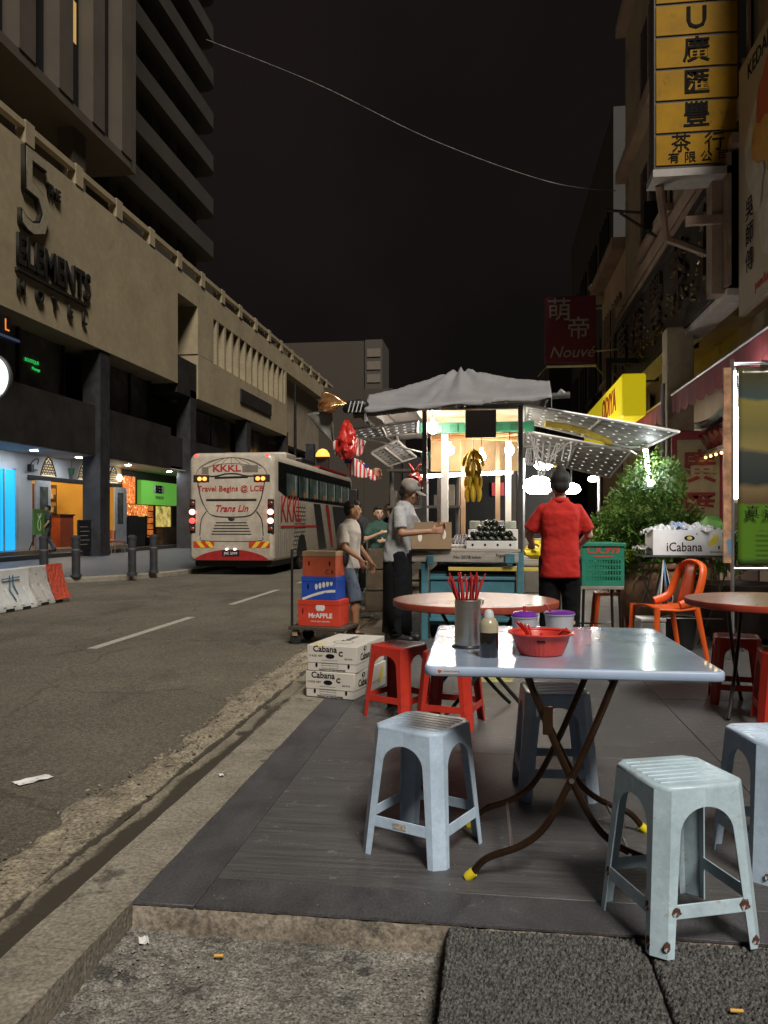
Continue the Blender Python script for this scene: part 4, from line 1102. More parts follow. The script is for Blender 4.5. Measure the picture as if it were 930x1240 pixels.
nt.links.new(cr.outputs['Color'], bs.inputs['Base Color']); bs.inputs['Roughness'].default_value = .18
b.build('sheet', bm_, bn, smooth=180, solid=.002)
for k, ch in enumerate('真源珍香肉乾'): text('letter', ch, .125, INK, bn, (-.50+.155*k,-.022,.47), ext=.001)
for k, ch in enumerate('珍香'): text('letter', ch, .16, M('letter_gold', (.5,.45,.3), .5), bn, (-.22+.2*k,-.022,1.3), ext=.001)
for k in range(6): b = MB(); b.box((-.45,-.022,.08+.045*k),(-.2+.08*(k % 3),-.02,.086+.045*k)); b.build('print_line', M('print_dkgreen', (.03,.07,.01), .6), bn)
for x in (-.66,.66): b = MB(); b.cyl((x,.03,-.86),(x,.03,1.86),.018,n=8); b.build('post', ALU, bn)
for z in (-.03,1.82): b = MB(); b.cyl((-.66,.03,z),(.66,.03,z),.014,n=8); b.build('bar', ALU, bn)
sd = M('side_strip', (.5,.28,.16), .4, var=.6, scale=7, wear=(.12,.25,.4), wear_at=.56, wear_scale=4)
b = MB(); b.box((-.745,-.01,.02),(-.68,.02,1.78)); b.build('side_strip', sd, bn)

tube_white = glow('tube_white', (.92,.96,1), 60)
def tube_lamp(label, a, b_, r=.02, mat=tube_white):
    a = Vector(a); b_ = Vector(b_)
    t = thing('tube_lamp', label, 'lamp', a)
    d = b_-a; u = d.normalized()
    m = MB(); m.cyl(u*.03, d-u*.03, r, n=10); m.build('tube', mat, t, smooth=60)
    for q in (Vector((0,0,0)), d-u*.03): m = MB(); m.cyl(q, q+u*.03, r*1.15, n=10); m.build('end_cap', WHITE, t, smooth=60)
    sidev = Vector((0,1,0)) if abs(u.y) < .5 else Vector((0,0,1))
    m = MB(); m.tube([sidev*r*1.9, d+sidev*r*1.9], r*.8, 6); m.build('batten', ALU, t)
    return t
tube_lamp('white lit tube lamp fixed up the edge of the banner', W(884,446,7.35), W(893,608,7.35), .045)
tube_lamp('white lit tube lamp hanging from the right stall flap', W(781,541,8.9), W(788,592,8.9), .024)
# thin wire from the banner lamp to the flap, and the long lit overhead cable
def cable(name, label, pts, r, mat): 
    b = MB(); b.tube(smooth_path(pts, 8), r, 5); return tag(b.build(name, mat, smooth=180), label, 'cable')
cable('cable', 'pale wire strung from stall flap to the framed panel', [W(762,545,9.0), W(800,562,9.3), W(868,574,10.2)], .008, WHITE)
cable('cable', 'white wire curling from the banner tube across the vinyl', [W(893,452,7.3), W(908,468,7.3), W(930,476,7.3)], .008, WHITE)
cable('cable', 'long overhead cable sagging across the night sky', [W(250,48,26), W(380,100,24), W(520,168,22), W(660,219,20.5), Vector((3.0,20.0,9.3))], .011, M('cable_pale', (.22,.2,.18), .5, var=.6, scale=3))
# bracket arms on shophouse
ba = thing('bracket_arm', 'black iron bracket arm with lamp box on the shophouse', 'bracket', (2.99, 14.8, 6.45))
b = MB(); b.cyl((0,0,.3),(-.95,0,.42),.025,n=6); b.cyl((0,0,-.15),(-.7,0,.36),.025,n=6); b.build('arm', BLACKMETAL, ba); b = MB(); b.box((-.3,-.12,.0),(-.02,.12,.5)); b.build('box', BLACKMETAL, ba)
# ================================================================ fruit cart
CY = 8.45   # front of the cart
cart = thing('fruit_cart', 'blue timber fruit cart with grey tarp roof and metal flaps', 'cart', (0, 0, 0))
teal = M('cart_teal', (.05,.17,.21), .6, var=.25, scale=5, wear=(.16,.15,.13), wear_at=.62, wear_scale=6, bump=.2, bscale=20)
old_wood = M('old_wood', (.30,.27,.23), .8, var=.3, scale=4, stretch=(1,8,8), wear=(.13,.12,.1), wear_at=.6, wear_scale=5, bump=.3, bscale=14)
XL, XR = W(513,700,CY).x, W(630,700,CY).x
XL = -.70; XR = .30; YB = CY+2.3
def cb(name, a, b_, mat, bevel=.004, parent=None): m = MB(); m.box(a, b_); return m.build(name, mat, parent or cart, bevel=bevel)
cb('cabinet', (XL+.05,CY+.03,.16), (XR-.05,YB,.70), teal)
cb('front_panel', (XL+.06,CY+.005,.2), (XR-.06,CY+.028,.66), teal); 
for z in (.20,.64): cb('batten', (XL+.05,CY-.012,z), (XR-.05,CY+.004,z+.035), teal)
cb('shelf_plank', (XL+.25,CY-.03,.735), (XR+.45,CY+.25,.775), M('yellow_plank', (.5,.38,.08), .6, var=.2, scale=4))
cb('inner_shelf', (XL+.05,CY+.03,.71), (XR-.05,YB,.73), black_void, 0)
# counter planks
cb('counter_edge', (XL-.16,CY-.06,.83), (XR-.02,CY-.02,.93), old_wood)
text('scrawl', 'No 2078 wkw', .05, INK, cart, (XL+.45,CY-.062,.88), ext=.0005); text('scrawl', 'Ngee', .05, INK, cart, (XR-.2,CY-.062,.90), ext=.0005)
for k in range(6): cb('plank', (XL-.17,CY-.05+.4*k,.935), (XR+.0,CY-.05+.4*k+.39,.965), old_wood)
cb('counter_side', (XL-.18,CY-.02,.80), (XL-.14,YB,.93), old_wood)
cb('bracket', (XL+.03,CY-.09,.80), (XL+.10,CY-.061,.90), teal); cb('bracket', (XR-.16,CY-.09,.82), (XR-.06,CY-.061,.92), teal)
# side wing counter towards the walkway
cb('wing_counter', (XR+.02,CY+.02,.80), (XR+.62,YB,.86), old_wood)
for (x, y) in ((XR+.55,CY+.1),(XR+.55,YB-.1)): cb('wing_leg', (x,y,0), (x+.05,y+.05,.8), old_wood, 0)
# posts
post_dk = M('post_metal', (.06,.055,.05), .5, metal=.3, var=.3); 
def post(x, y, z0, z1, mat, s=.026): return cb('post', (x-s,y-s,z0), (x+s,y+s,z1), mat)
for x in (XL, XR):
    post(x, CY-.01, .0, .93, teal, .034); post(x, CY-.01, .931, 2.46, post_dk, .024)
    post(x, YB+.03, 0, 2.4, post_dk)
post(XL+.16, CY+.9, .97, 2.35, WHITE, .04); post(XR-.1, CY+1.2, .97, 2.35, WHITE, .035)
for (x, y) in ((XL+.35,CY+1.6),(XR-.22,CY+1.7)): post(x, y, .97, 2.3, M('bamboo', (.3,.19,.1), .7), .03)
# wheels
for x in (XL+.08, XR-.08):
    b = MB(); b.lathe([(.15,-.04),(.22,-.035),(.22,.035),(.15,.04)], 24); w = b.build('wheel', M('tyre', (.012,.012,.012), .8), cart, smooth=40); w.rotation_euler = (0,PI/2,0); w.location = (x,CY+.35,.22)
    b = MB(); b.lathe([(.145,-.045),(.05,-.05)], 16); b.build('hub', STEEL, w)
    w2 = w.copy(); COL.objects.link(w2); w2.location = (x,YB-.35,.22)
# roof frame
bark = M('roof_bar', (.05,.045,.04), .6, var=.4, scale=9)
F0, F1 = W(428,503,8.15), W(690,478,7.9)
b = MB(); b.tube([F0, (F0+F1)/2+Vector((0,0,.02)), F1], .032, 8); b.build('roof_bar', bark, cart, smooth=60)
for k in range(9):
    q = F0 + (F1-F0)*(.04+.115*k); b = MB(); b.tube([q+Vector((-.05,0,-.02)), q+Vector((0,-.02,.045)), q+Vector((.06,0,.0))], .022, 6)
    b.build('tie', M('tie_plastic', (.35,.34,.32), .4, var=.7, scale=20), cart, smooth=60)
b = MB(); b.tube([(F0.x+.1,F0.y,F0.z-.02),(F0.x+.1,YB+.3,2.3)], .02, 6); b.build('roof_bar', bark, cart); b = MB(); b.tube([(XR+.1,CY,2.44),(XR+.1,YB+.3,2.36)], .02, 6); b.build('roof_bar', bark, cart)
# ceiling boards, warm timber, lit by bulbs
for k in range(7): cb('ceiling_board', (XL-.1,CY+.08+.32*k,2.44), (XR+.1,CY+.08+.32*k+.31,2.455), M('ceiling_ply', (.45,.34,.2), .7, var=.2, scale=3))
b = MB(); b.box((XL-.5,CY+.72,2.27),(XR+.18,CY+.74,2.39)); b.build('green_strip', M('green_plastic', (.03,.20,.11), .45), cart)
for k in range(9): cb('strip_hook', (XL-.45+.17*k,CY+.70,2.28), (XL-.36+.17*k,CY+.718,2.36), M('green_plastic_dk', (.02,.14,.08), .45), .003)
for k in range(5): b = MB(); b.tube([(XL,CY+.9+.06*k,2.2+.03*k),(XR,CY+.9+.05*k,2.2+.03*((k+2) % 4))], .012, 6); b.build('cane', M('cane', (.4,.2,.08), .6), cart)
cb('glow_board', (XL-.1,YB-.12,1.92), (XR+.1,YB-.10,2.43), MATS['ceiling_ply'], 0)  # board added below the back ceiling to catch the bulbs' warm glow
# hanging dark board
cb('hanging_board', (-.27,CY-.06,2.13), (.05,CY-.03,2.42), M('board_dark', (.035,.026,.02), .6), .006)
# tarp
tarp_m = M('grey_tarp', (.25,.245,.25), .6, var=.14, scale=2.5, bump=.2, bscale=9, wear=(.19,.18,.175), wear_at=.6, wear_scale=2.5)
xa, xb, ya, yb = -1.26, .58, 7.92, CY+2.5
def tf(u, v):
    x = xa+(xb-xa)*u; y = ya+(yb-ya)*v
    tx = (x-xa)/.93 if x < -.33 else (xb-x)/.91
    ty = min((y-ya)/.75, (yb-y)/.75)
    zb_ = 2.385 + .10*u
    h = .47*min(.40+.60*tx, 1.0*min(1, ty))
    # taut cloth: slight sag between ridge and eave, fine creases running down from the peak
    sag = -.03*math.sin(PI*min(1, ty))*math.sin(PI*min(1,max(0,tx)))
    ang = math.atan2(x+.33, .15+max(0, .75-(y-ya)))
    wr = .026*math.sin(ang*13+1.3)*min(1, ty*1.6)*math.exp(-1.9*abs(x+.33)) + .008*fb(x, y, 6, 4, 2.) - .05*math.exp(-((x+.42+.25*(1-ty))/.045)**2)*max(0, 1-ty)*min(1, ty*3)
    return (x, y, zb_ + h + sag + wr)
b = MB(); b.grid(tf, 120, 80); b.build('tarp', tarp_m, cart, smooth=180, solid=.006)
# side skirts of the tarp
b = MB(); b.grid(lambda u, v: (xa-.004+.01*math.sin(u*20)*v, ya+(yb-ya)*u, tf(0,u)[2]-.16*v), 30, 3); b.build('tarp_skirt', tarp_m, cart, smooth=180, solid=.006)
b = MB(); b.grid(lambda u, v: (xb+.004+.01*math.sin(u*20)*v, ya+(yb-ya)*u, tf(1,u)[2]-.16*v), 30, 3); b.build('tarp_skirt', tarp_m, cart, smooth=180, solid=.006)
b = MB(); b.grid(lambda u, v: (xa+(xb-xa)*u, ya-.004-.012*abs(math.sin(u*17))*v, tf(u,0)[2]-.035*v-.012*math.sin(u*23)*v), 50, 3); b.build('tarp_skirt', tarp_m, cart, smooth=180, solid=.006)
# metal flaps: ribbed panels with perforations whose light is added as glowing dots
flap_m = M('flap_sheet', (.17,.175,.165), .6, metal=.1, var=.3, scale=4, bump=.1)
dot_m = M('flap_dot_glow', (.85,.86,.84), .35, metal=.2, emit=.4, ecol=(1,1,.95))
hole_m = M('flap_hole', (.03,.03,.03), .6)
def flap(corners, nr, nc, dots=None, name='flap'):
    A, B, C, D = [Vector(c) for c in corners]   # A near inner, B near outer, C far outer, D far inner
    P = lambda u, v: (A*(1-u)+B*u)*(1-v) + (D*(1-u)+C*u)*v
    nrm = (B-A).cross(D-A).normalized()
    if nrm.z > 0: nrm = -nrm
    b = MB(); N = nr*4
    b.grid(lambda u, v: P(u,v) + nrm*(.008*(1 if int(v*N) % 4 < 2 else 0)), 6, N)
    o = b.build(name, flap_m, cart, solid=.003)
    d = MB()
    for i in range(nc):
        for j in range(nr):
            u = (i+.5)/nc + .006*math.sin(i*7+j*3); v = (j+.5)/nr
            c = P(u,v)+nrm*.012; e1 = (P(u+.01,v)-P(u-.01,v)).normalized(); e2 = nrm.cross(e1)
            pts = [c + e1*math.cos(2*PI*k/8)*.016 + e2*math.sin(2*PI*k/8)*.012 for k in range(8)]
            d.ring([[p for p in pts], [p+nrm*.006 for p in pts]])
    od = d.build('perforation', dots or dot_m, o); od['kind'] = 'stuff'
    for (a, c) in ((A,B),(B,C),(C,D),(D,A)):
        b = MB(); b.tube([a+nrm*.015, c+nrm*.015], .016, 6); b.build('flap_frame', M('flap_frame', (.42,.42,.40), .4, metal=.6), o)
    u = .5; b = MB(); b.tube([P(u,0)+nrm*.02, P(u,1)+nrm*.02], .014, 6); b.build('flap_frame', MATS['flap_frame'], o)
    return o
flap([W(636,489,8.05), W(822,521,8.0), W(775,543,9.3), W(634,509,9.3)], 6, 11)
flap([W(634,520,9.5), W(765,545,9.5), W(738,577,11.0), W(634,552,11.0)], 7, 10)
flap([W(505,508,8.3), W(418,520,8.25), W(430,530,9.0), W(505,522,9.0)], 4, 8)
flap([W(480,532,9.2), W(448,547,9.1), W(470,563,10.6), W(503,552,10.6)], 7, 5, hole_m)
# struts of flaps
for a, c in ((W(775,541,8.9),Vector((XR,CY+.6,2.1))),(W(425,527,8.6),Vector((XL,CY+.3,2.0)))):
    b = MB(); b.tube([a, c], .010, 6); b.build('strut', MATS['flap_frame'], cart)
# yellow rolled cloth along the flap
b = MB(); b.tube(smooth_path([W(660,513,8.6), W(700,520,8.6), W(740,536,8.6)],5), .035, 8); b.build('rolled_cloth', M('yellow_cloth', (.6,.45,.06), .7, var=.3, scale=9), cart, smooth=60)
# coiled white cords
for k in range(5):
    a = W(634+4*k,520+3*k,8.7); c = W(690-8*k,536,8.7)
    b = MB(); b.tube(smooth_path([a, (a+c)/2-Vector((0,0,.22+.07*k)), c, c-Vector((.02,0,.2))],7), .008, 5); b.build('cord', WHITE, cart, smooth=180)
for k in range(3):
    c = W(640+3*k,553,8.6); b = MB(); b.tube([c+Vector((.045*math.sin(2*PI*i/14)*(.6+.2*k),0,.09*math.cos(2*PI*i/14))) for i in range(15)], .007, 5); b.build('cord', WHITE, cart, smooth=180)
# lamps of the cart
def bulb_lamp(label, p, r, mat, drop=.2):
    t = thing('bulb', label, 'lamp', p)
    b = MB(); b.ell((0,0,0),(r,r,r*1.25),14,10); b.build('globe', mat, t, smooth=180)
    b = MB(); b.cyl((0,0,r*1.15),(0,0,r*1.15+.05),r*.45,n=10); b.build('socket', WHITE, t)
    b = MB(); b.cyl((0,0,r*1.15+.05),(0,0,r*1.15+.05+drop),.006,n=5); b.build('cord', BLACK, t)
wb = glow('bulb_warm', (1,.78,.5), 200); cbm = glow('bulb_cool', (1,.90,.78), 200)
bulb_lamp('glowing bulb hung by the dark board inside the cart roof', W(583,553,9.3), .05, wb)
bulb_lamp('glowing bulb near the left front post of the cart', W(524,518,8.8), .055, cbm, .08)
bulb_lamp('glowing bulb at the right front post of the cart', W(617,545,9.0), .05, cbm, .1)
bulb_lamp('warm bulb deep under the cart ceiling boards', W(545,545,10.0), .05, wb, .15)
tube_lamp('horizontal lit tube lamp across the back of the cart', W(505,577,9.9), W(622,572,9.9), .022, glow('tube_violet', (.90,.86,1), 45))

# ---- goods on the counter
white_tray = M('white_box', (.62,.60,.56), .6, var=.1, scale=6)
def fruit_tray(label, loc, rz, w, d, h, fruit_mat, fr, rows, group, pyramid=True):
    t = thing('fruit_tray', label, 'tray', loc, rz, group)
    for (a, c) in (((-w/2,-d/2,0),(w/2,-d/2+.012,h)),((-w/2,d/2-.012,0),(w/2,d/2,h)),((-w/2,-d/2+.0125,0),(-w/2+.012,d/2-.0125,h)),((w/2-.012,-d/2+.0125,0),(w/2,d/2-.0125,h))):
        m = MB(); m.box(a, c); m.build('side', white_tray, t, bevel=.003)
    m = MB(); m.box((-w/2+.013,-d/2+.013,0),(w/2-.013,d/2-.013,.012)); m.build('base', white_tray, t)
    for k in range(4): m = MB(); m.ell((-w/2+w*(k+.5)/4,-d/2-.001,h*.5),(.012,.002,.014)); m.build('vent_hole', INK, t)
    return t
ft = fruit_tray('white tray heaped with dark round avocados', (-.0,CY+.13,.967), 0, .52, .34, .085, None, .033, 3, 'trays of fruit on the cart')
av = M('avocado', (.014,.018,.012), .22, var=.5, scale=20, bump=.3, bscale=90)
k = 0
for lv in range(4):
    nx, ny = 7-lv*2+ (1 if lv > 0 else 0), 4-lv
    for i in range(nx):
        for j in range(ny):
            b = MB(); b.ell((0,0,0),(.044,.040,.038),10,8); o = b.build('avocado', av, smooth=180)
            o.location = (-.0+(i-(nx-1)/2)*.074+random.uniform(-.006,.006), CY+.13+(j-(ny-1)/2)*.078-.0, .967+.095+lv*.058+random.uniform(-.004,.004))
            o.rotation_euler = (random.random(), random.random(), random.random())
            tag(o, 'dark round avocado in the heap on the white tray', 'avocado', 'avocados heaped on the white tray')
# second tray stacked under, packed boxes behind
ft2 = fruit_tray('white fruit tray holding plastic packs of green grapes', (.02,CY+.5,.967), 0, .54, .30, .20, None, .03, 2, 'trays of fruit on the cart')
clear = M('clear_pack', (.6,.62,.6), .12, var=.3, scale=14, alpha=.55)
gr_m = M('grape', (.25,.3,.07), .3, var=.3, scale=20); gr_d = M('grape_dark', (.03,.02,.04), .3)
for k in range(4):
    t = thing('fruit_pack', ['clear pack of green grapes by the left end of its tray','clear pack of dark grapes next to the green ones','clear pack of dark grapes behind the avocado heap','clear pack of green grapes at the right end of its tray'][k], 'pack', (-.18+.13*k,CY+.5,.967+.205), 0, 'clear fruit packs')
    b = MB(); b.box((-.06,-.1,0),(.06,.1,.09)); b.build('box', clear, t, bevel=.01)
    b = MB(); [b.ell((random.uniform(-.04,.04),random.uniform(-.08,.08),random.uniform(.02,.07)),.016,7,5) for q in range(40)]; o = b.build('grapes', gr_m if k in (0,3) else gr_d, t, smooth=180); o['kind'] = 'stuff'
# rows of long dark packs leaning at the left
for k in range(7):
    t = thing('fruit_pack', 'clear pack of dark berries leaning in a row on the cart', 'pack', (-.33,CY+.20+.085*k,.968+.012*k), 0, 'berry packs in a leaning row')
    b = MB(); b.box((-.09,-.035,.0),(.09,.035,.05)); b.build('box', M('pack_white', (.5,.5,.5), .15, var=.6, scale=26), t, bevel=.008).rotation_euler = (R(25),0,0)
    b = MB(); [b.ell((-.07+.035*q,-.01,.055),(.016,.03,.012),8,5) for q in range(5)]; o = b.build('berries', gr_d, t, smooth=180); o['kind'] = 'stuff'
# brown carton with hand holes (held by the man)
brown = M('brown_card', (.28,.19,.11), .75, var=.12, scale=4)
t = thing('brown_carton', 'open brown carton with hand holes held on the counter edge', 'carton', (-.63,CY+.02,.968), R(4))
b = MB()
for (a, c) in (((-.21,-.14,0),(.21,-.134,.28)),((-.21,.134,0),(.21,.14,.28)),((-.21,-.1335,0),(-.204,.1335,.28)),((.204,-.1335,0),(.21,.1335,.28)),((-.203,-.133,.0),(.203,.133,.006))):
    m = MB(); m.box(a, c); m.build('side', brown, t)
for (x, z, w, h) in ((-.12,.12,.022,.045),(.13,.15,.022,.05),(.01,.19,.05,.018)): b = MB(); b.ell((x,-.141,z),(w,.002,h)); b.build('hand_hole', M('hole_light', (.75,.7,.6), .6), t)
# bananas hanging
def banana(parent, M4, s=1.):
    b = MB(); pts = []; rs_ = []
    for i in range(8):
        a = -.75+1.5*i/7; pts.append(M4 @ Vector((.10*s*(math.cos(a)-1), 0, .125*s*math.sin(a)))); rs_.append(.0195*s*max(.25, math.sin(PI*(i+.8)/8.6)**.6))
    b.tube(pts, rs_, 7); return b.build('banana', BAN_Y, parent, smooth=60)
BAN_Y = M('banana_yellow', (.78,.52,.03), .5, var=.2, scale=18, wear=(.25,.14,.02), wear_at=.68, wear_scale=30)
hb_ = thing('banana_bunch', 'bunches of yellow bananas hanging on a string from the cart roof', 'bananas', W(573,555,8.6))
for lv in range(4):
    for k in range(6 if lv else 5):
        a = 2*PI*k/6+lv*.5; tilt = .35 if lv else 1.0
        M4 = Matrix.Translation((.075*math.cos(a),.06*math.sin(a),.02-.125*lv)) @ Matrix.Rotation(a,4,'Z') @ Matrix.Rotation(-tilt*.6,4,'Y')
        banana(hb_, M4, 1.25)
b = MB(); b.cyl((0,0,.0),(0,0,.42),.006,n=5); b.build('string', WHITE, hb_); b = MB(); b.cyl((0,0,.05),(0,0,-.35),.014,n=6); b.build('stalk', M('stalk', (.25,.22,.04), .7), hb_)
# yellow bags of fruit at the right of the counter
ybag = M('yellow_bag', (.75,.58,.02), .35, var=.2, scale=9, bump=.4, bscale=16)
def bag(name, label, loc, s, mat, h=1.2, seed=1., cat='bag', ears=True):
    t = thing(name, label, cat, loc)
    b = MB(); rings = []; nn = 26; nr = 16
    for q in range(nr):
        z = q/(nr-1); r = (.55+.45*min(1, z*5))*(1-.78*max(0, (z-.45)/.55)**1.3)
        ring = []
        for k in range(nn):
            a = 2*PI*k/nn
            fold = 1+.13*math.sin(5*a+seed+z*5)+.10*math.sin(9*a+seed*2-z*7)
            x, y = s*r*fold*math.cos(a), s*r*fold*math.sin(a)*.75
            d_ = s*.22
            ring.append((x+d_*fb(a*1.3+seed, z*h*2.2, 1., 3, seed), y+d_*fb(a*1.3-seed, z*h*2.2, 1., 3, seed+4), s*h*z+d_*.5*fb(a, z*h, 1.5, 3, seed+9)))
        rings.append(ring)
    b.ring(rings); b.build('pouch', mat, t, smooth=40)
    if ears:
        for sx in (-1,1): b = MB(); b.tube([(sx*.1*s,0,s*h*1.04),(sx*.3*s,.02,s*h*1.3),(sx*.55*s,0,s*h*1.5)], [s*.2,s*.15,s*.12], 7, flat=.4); b.build('handle', mat, t, smooth=180)
    return t
bag('yellow_bag', 'bulging yellow bag of fruit on the cart beside the red shirt', (XR+.20,CY+.16,.862), .14, ybag, 1.4, 2., ears=False)
bag('red_bag', 'red plastic bag hung beside the man in the cap', W(502,590,8.75)-Vector((0,0,.02)), .125, M('red_bag', (.55,.03,.02), .3, var=.2, scale=8, bump=.5, bscale=14), 1.5, 5.)
# flags, foil and red bag at the left corner
def cloth_strip(name, label, cat, a, b_, c, d, mat, amp=.03, n=14):
    A,B,C,D = [Vector(q) for q in (a,b_,c,d)]; t = thing(name, label, cat, (A+B)/2)
    o = (A+B)/2; m = MB()
    m.grid(lambda u, v: ((A*(1-u)+B*u)*(1-v)+(D*(1-u)+C*u)*v) - o + Vector((0, amp*math.sin(u*7+v*3+a[0]*9)*(.3+v), amp*.4*math.sin(v*9+u*4))), n, n)
    m.build('cloth', mat, t, smooth=180, solid=.002); return t
def flag_mat():
    m = bpy.data.materials.new('striped_flag'); m.use_nodes = True; nt = m.node_tree; bs = nt.nodes['Principled BSDF']
    tc = nt.nodes.new('ShaderNodeTexCoord'); wv = nt.nodes.new('ShaderNodeTexWave'); wv.bands_direction = 'X'; wv.inputs['Scale'].default_value = 9; wv.inputs['Distortion'].default_value = .6
    cr = nt.nodes.new('ShaderNodeValToRGB'); cr.color_ramp.interpolation = 'CONSTANT'; cr.color_ramp.elements[0].color = (.6,.05,.04,1); cr.color_ramp.elements[1].position = .5; cr.color_ramp.elements[1].color = (.75,.70,.65,1)
    nt.links.new(tc.outputs['Object'], wv.inputs['Vector']); nt.links.new(wv.outputs['Fac'], cr.inputs['Fac']); nt.links.new(cr.outputs['Color'], bs.inputs['Base Color']); bs.inputs['Roughness'].default_value = .8
    return m
FM = flag_mat(); navy = M('flag_navy', (.02,.03,.16), .8)
D_ = 8.1
fl1 = cloth_strip('flag', 'red and white striped flag under the grey foil', 'flag', W(403,535,D_), W(420,532,D_), W(418,552,D_), W(404,551,D_), FM)
fl2 = cloth_strip('flag', 'striped flag with navy corner hanging below the red bag', 'flag', W(416,552,D_), W(432,555,D_), W(450,578,D_), W(424,577,D_), FM)
b = MB(); b.grid(lambda u, v: (W(417+9*u,552+9*v,D_-.04)-Vector(fl2.location)), 3, 3); b.build('canton', navy, fl2, solid=.002)
fl3 = cloth_strip('flag', 'striped flag drooping beside a brown paper scrap', 'flag', W(432,556,D_+.1), W(446,565,D_+.1), W(462,580,D_+.1), W(446,581,D_+.1), FM)
b = MB(); b.grid(lambda u, v: (W(438+8*u,562+5*v,D_+.05)-Vector(fl3.location)), 3, 3); b.build('canton', navy, fl3, solid=.002)
fl4 = cloth_strip('flag', 'pale striped flag behind the red plastic bag', 'flag', W(428,532,D_+.1), W(443,533,D_+.1), W(438,550,D_+.1), W(430,552,D_+.1), FM)
cloth_strip('paper_flag', 'brownish paper pennant at the end of the flags', 'flag', W(450,570,D_), W(460,566,D_), W(464,576,D_), W(455,577,D_), M('brown_paper', (.45,.22,.14), .7))
foil = M('gold_foil', (.62,.33,.14), .25, metal=.8, var=.5, scale=9, bump=.6, bscale=16)
cloth_strip('foil_sheet', 'crumpled copper foil sheet over the roof corner', 'foil', W(392,474,D_), W(422,488,D_), W(398,500,D_), W(384,494,D_), foil, .03)
cloth_strip('clear_sheet', 'grey translucent plastic sheet hanging off the roof corner', 'sheet', W(370,502,D_+.1), W(402,498,D_+.1), W(406,536,D_+.1), W(404,537,D_+.1), M('grey_film', (.2,.19,.17), .2, var=.3, alpha=.75), .03)
bag('red_bag', 'long red plastic bag hanging among the flags', W(420,556,D_-.1), .095, MATS['red_bag'], 4.1, 2.6, ears=False)
bk = thing('wire_bundle', 'black bundle with white ties at the roof corner', 'bundle', W(430,494,8.1))
b = MB(); b.tube(smooth_path([(-.12,0,-.03),(0,0,.03),(.14,0,.02)],4), [.02,.045,.055,.06,.05,.06,.05,.045,.02], 8); b.build('roll', BLACK, bk, smooth=180)
for k in range(4): b = MB(); b.tube([(-.06+.04*k,-.06,-.05),(-.03+.04*k,-.065,.06)], .006, 5); b.build('tie', WHITE, bk)
# back stalls beyond: bright lamps and dim structure
bs_ = thing('back_stall', 'farther food stall with green awning and glaring lamps', 'stall', W(620,632,14.0)-Vector((0,0,CAM_H)))
b = MB(); b.box((-1.6,0,2.42),(1.0,1.2,2.5)); b.build('awning', M('stall_green', (.03,.16,.11), .6), bs_)
b = MB(); b.box((.6,.2,2.28),(1.6,1.2,2.36)); b.build('awning', M('stall_orange', (.6,.28,.04), .6), bs_)
for x in (-1.5,.2,1.5): b = MB(); b.cyl((x,.1,0),(x,.1,2.42),.03,n=6); b.build('post', ALU, bs_)
b = MB(); b.box((-1.5,.2,0),(.9,.8,.95)); b.build('counter', M('stall_counter', (.2,.18,.15), .6), bs_)
b = MB(); b.box((-1.6,1.3,0),(1.0,1.36,2.4)); b.build('back_panel', black_void, bs_)
b = MB(); b.box((-.35,1.2,1.75),(-.12,1.29,2.0)); b.build('small_sign', M('sign_red2', (.4,.03,.04), .5, emit=.2), bs_)
GL = glow('glare_lamp', (1,.96,.90), 45)
def stall_lamp(label, p, r):
    t = thing('stall_lamp', label, 'lamp', p); b = MB(); b.lathe([(r*.6,-r*.5),(r,-r*.1),(r*.8,r*.35),(r*.3,r*.6)], 16); b.build('globe', GL, t, smooth=60); b = MB(); b.cyl((0,0,r*.6),(0,0,r*.6+.3),.012,n=6); b.build('cord', BLACK, t)
stall_lamp('large glaring lamp at the back stall beside the red shirt', W(652,588,13.6), .27); stall_lamp('glaring lamp hung above the larger one at the back stall', W(658,563,13.9), .16)
stall_lamp('small glaring lamp right of the hair bun', W(692,592,14.5), .17); stall_lamp('far warm bulb between the stall flap and the bush', W(718,580,13.2), .085)
stall_lamp('small lamp low behind the man with the cap', W(497,622,13.4), .06)
# ================================================================ stools, tables, tableware
def plastic(name, col, wear=None, at=.66, ws=7):
    return M(name, col, .34, var=.16, scale=5, bump=.12, bscale=35, wear=wear, wear_at=at, wear_scale=ws, spec=.5, rvar=.1)
BLUE_P = plastic('pale_blue_plastic', (.50,.63,.78), (.42,.50,.57), .62, 5)
BLUE_W = plastic('worn_blue_plastic', (.50,.64,.72), (.46,.42,.34), .60, 9)
for m_ in (BLUE_P, BLUE_W): speckle(m_, 16, .90, 1.05, .8, .36, .60); speckle(m_, 90, .93, 1.03, .8)
CHIP = M('chipped_brown', (.09,.035,.025), .8, var=.5, scale=60, wear=(.5,.55,.55), wear_at=.54, wear_scale=55)
RED_P = plastic('red_plastic', (.50,.035,.02), (.33,.03,.02), .58, 6)
SCUFF = M('seat_scuff', (.5,.3,.26), .3, var=.3)

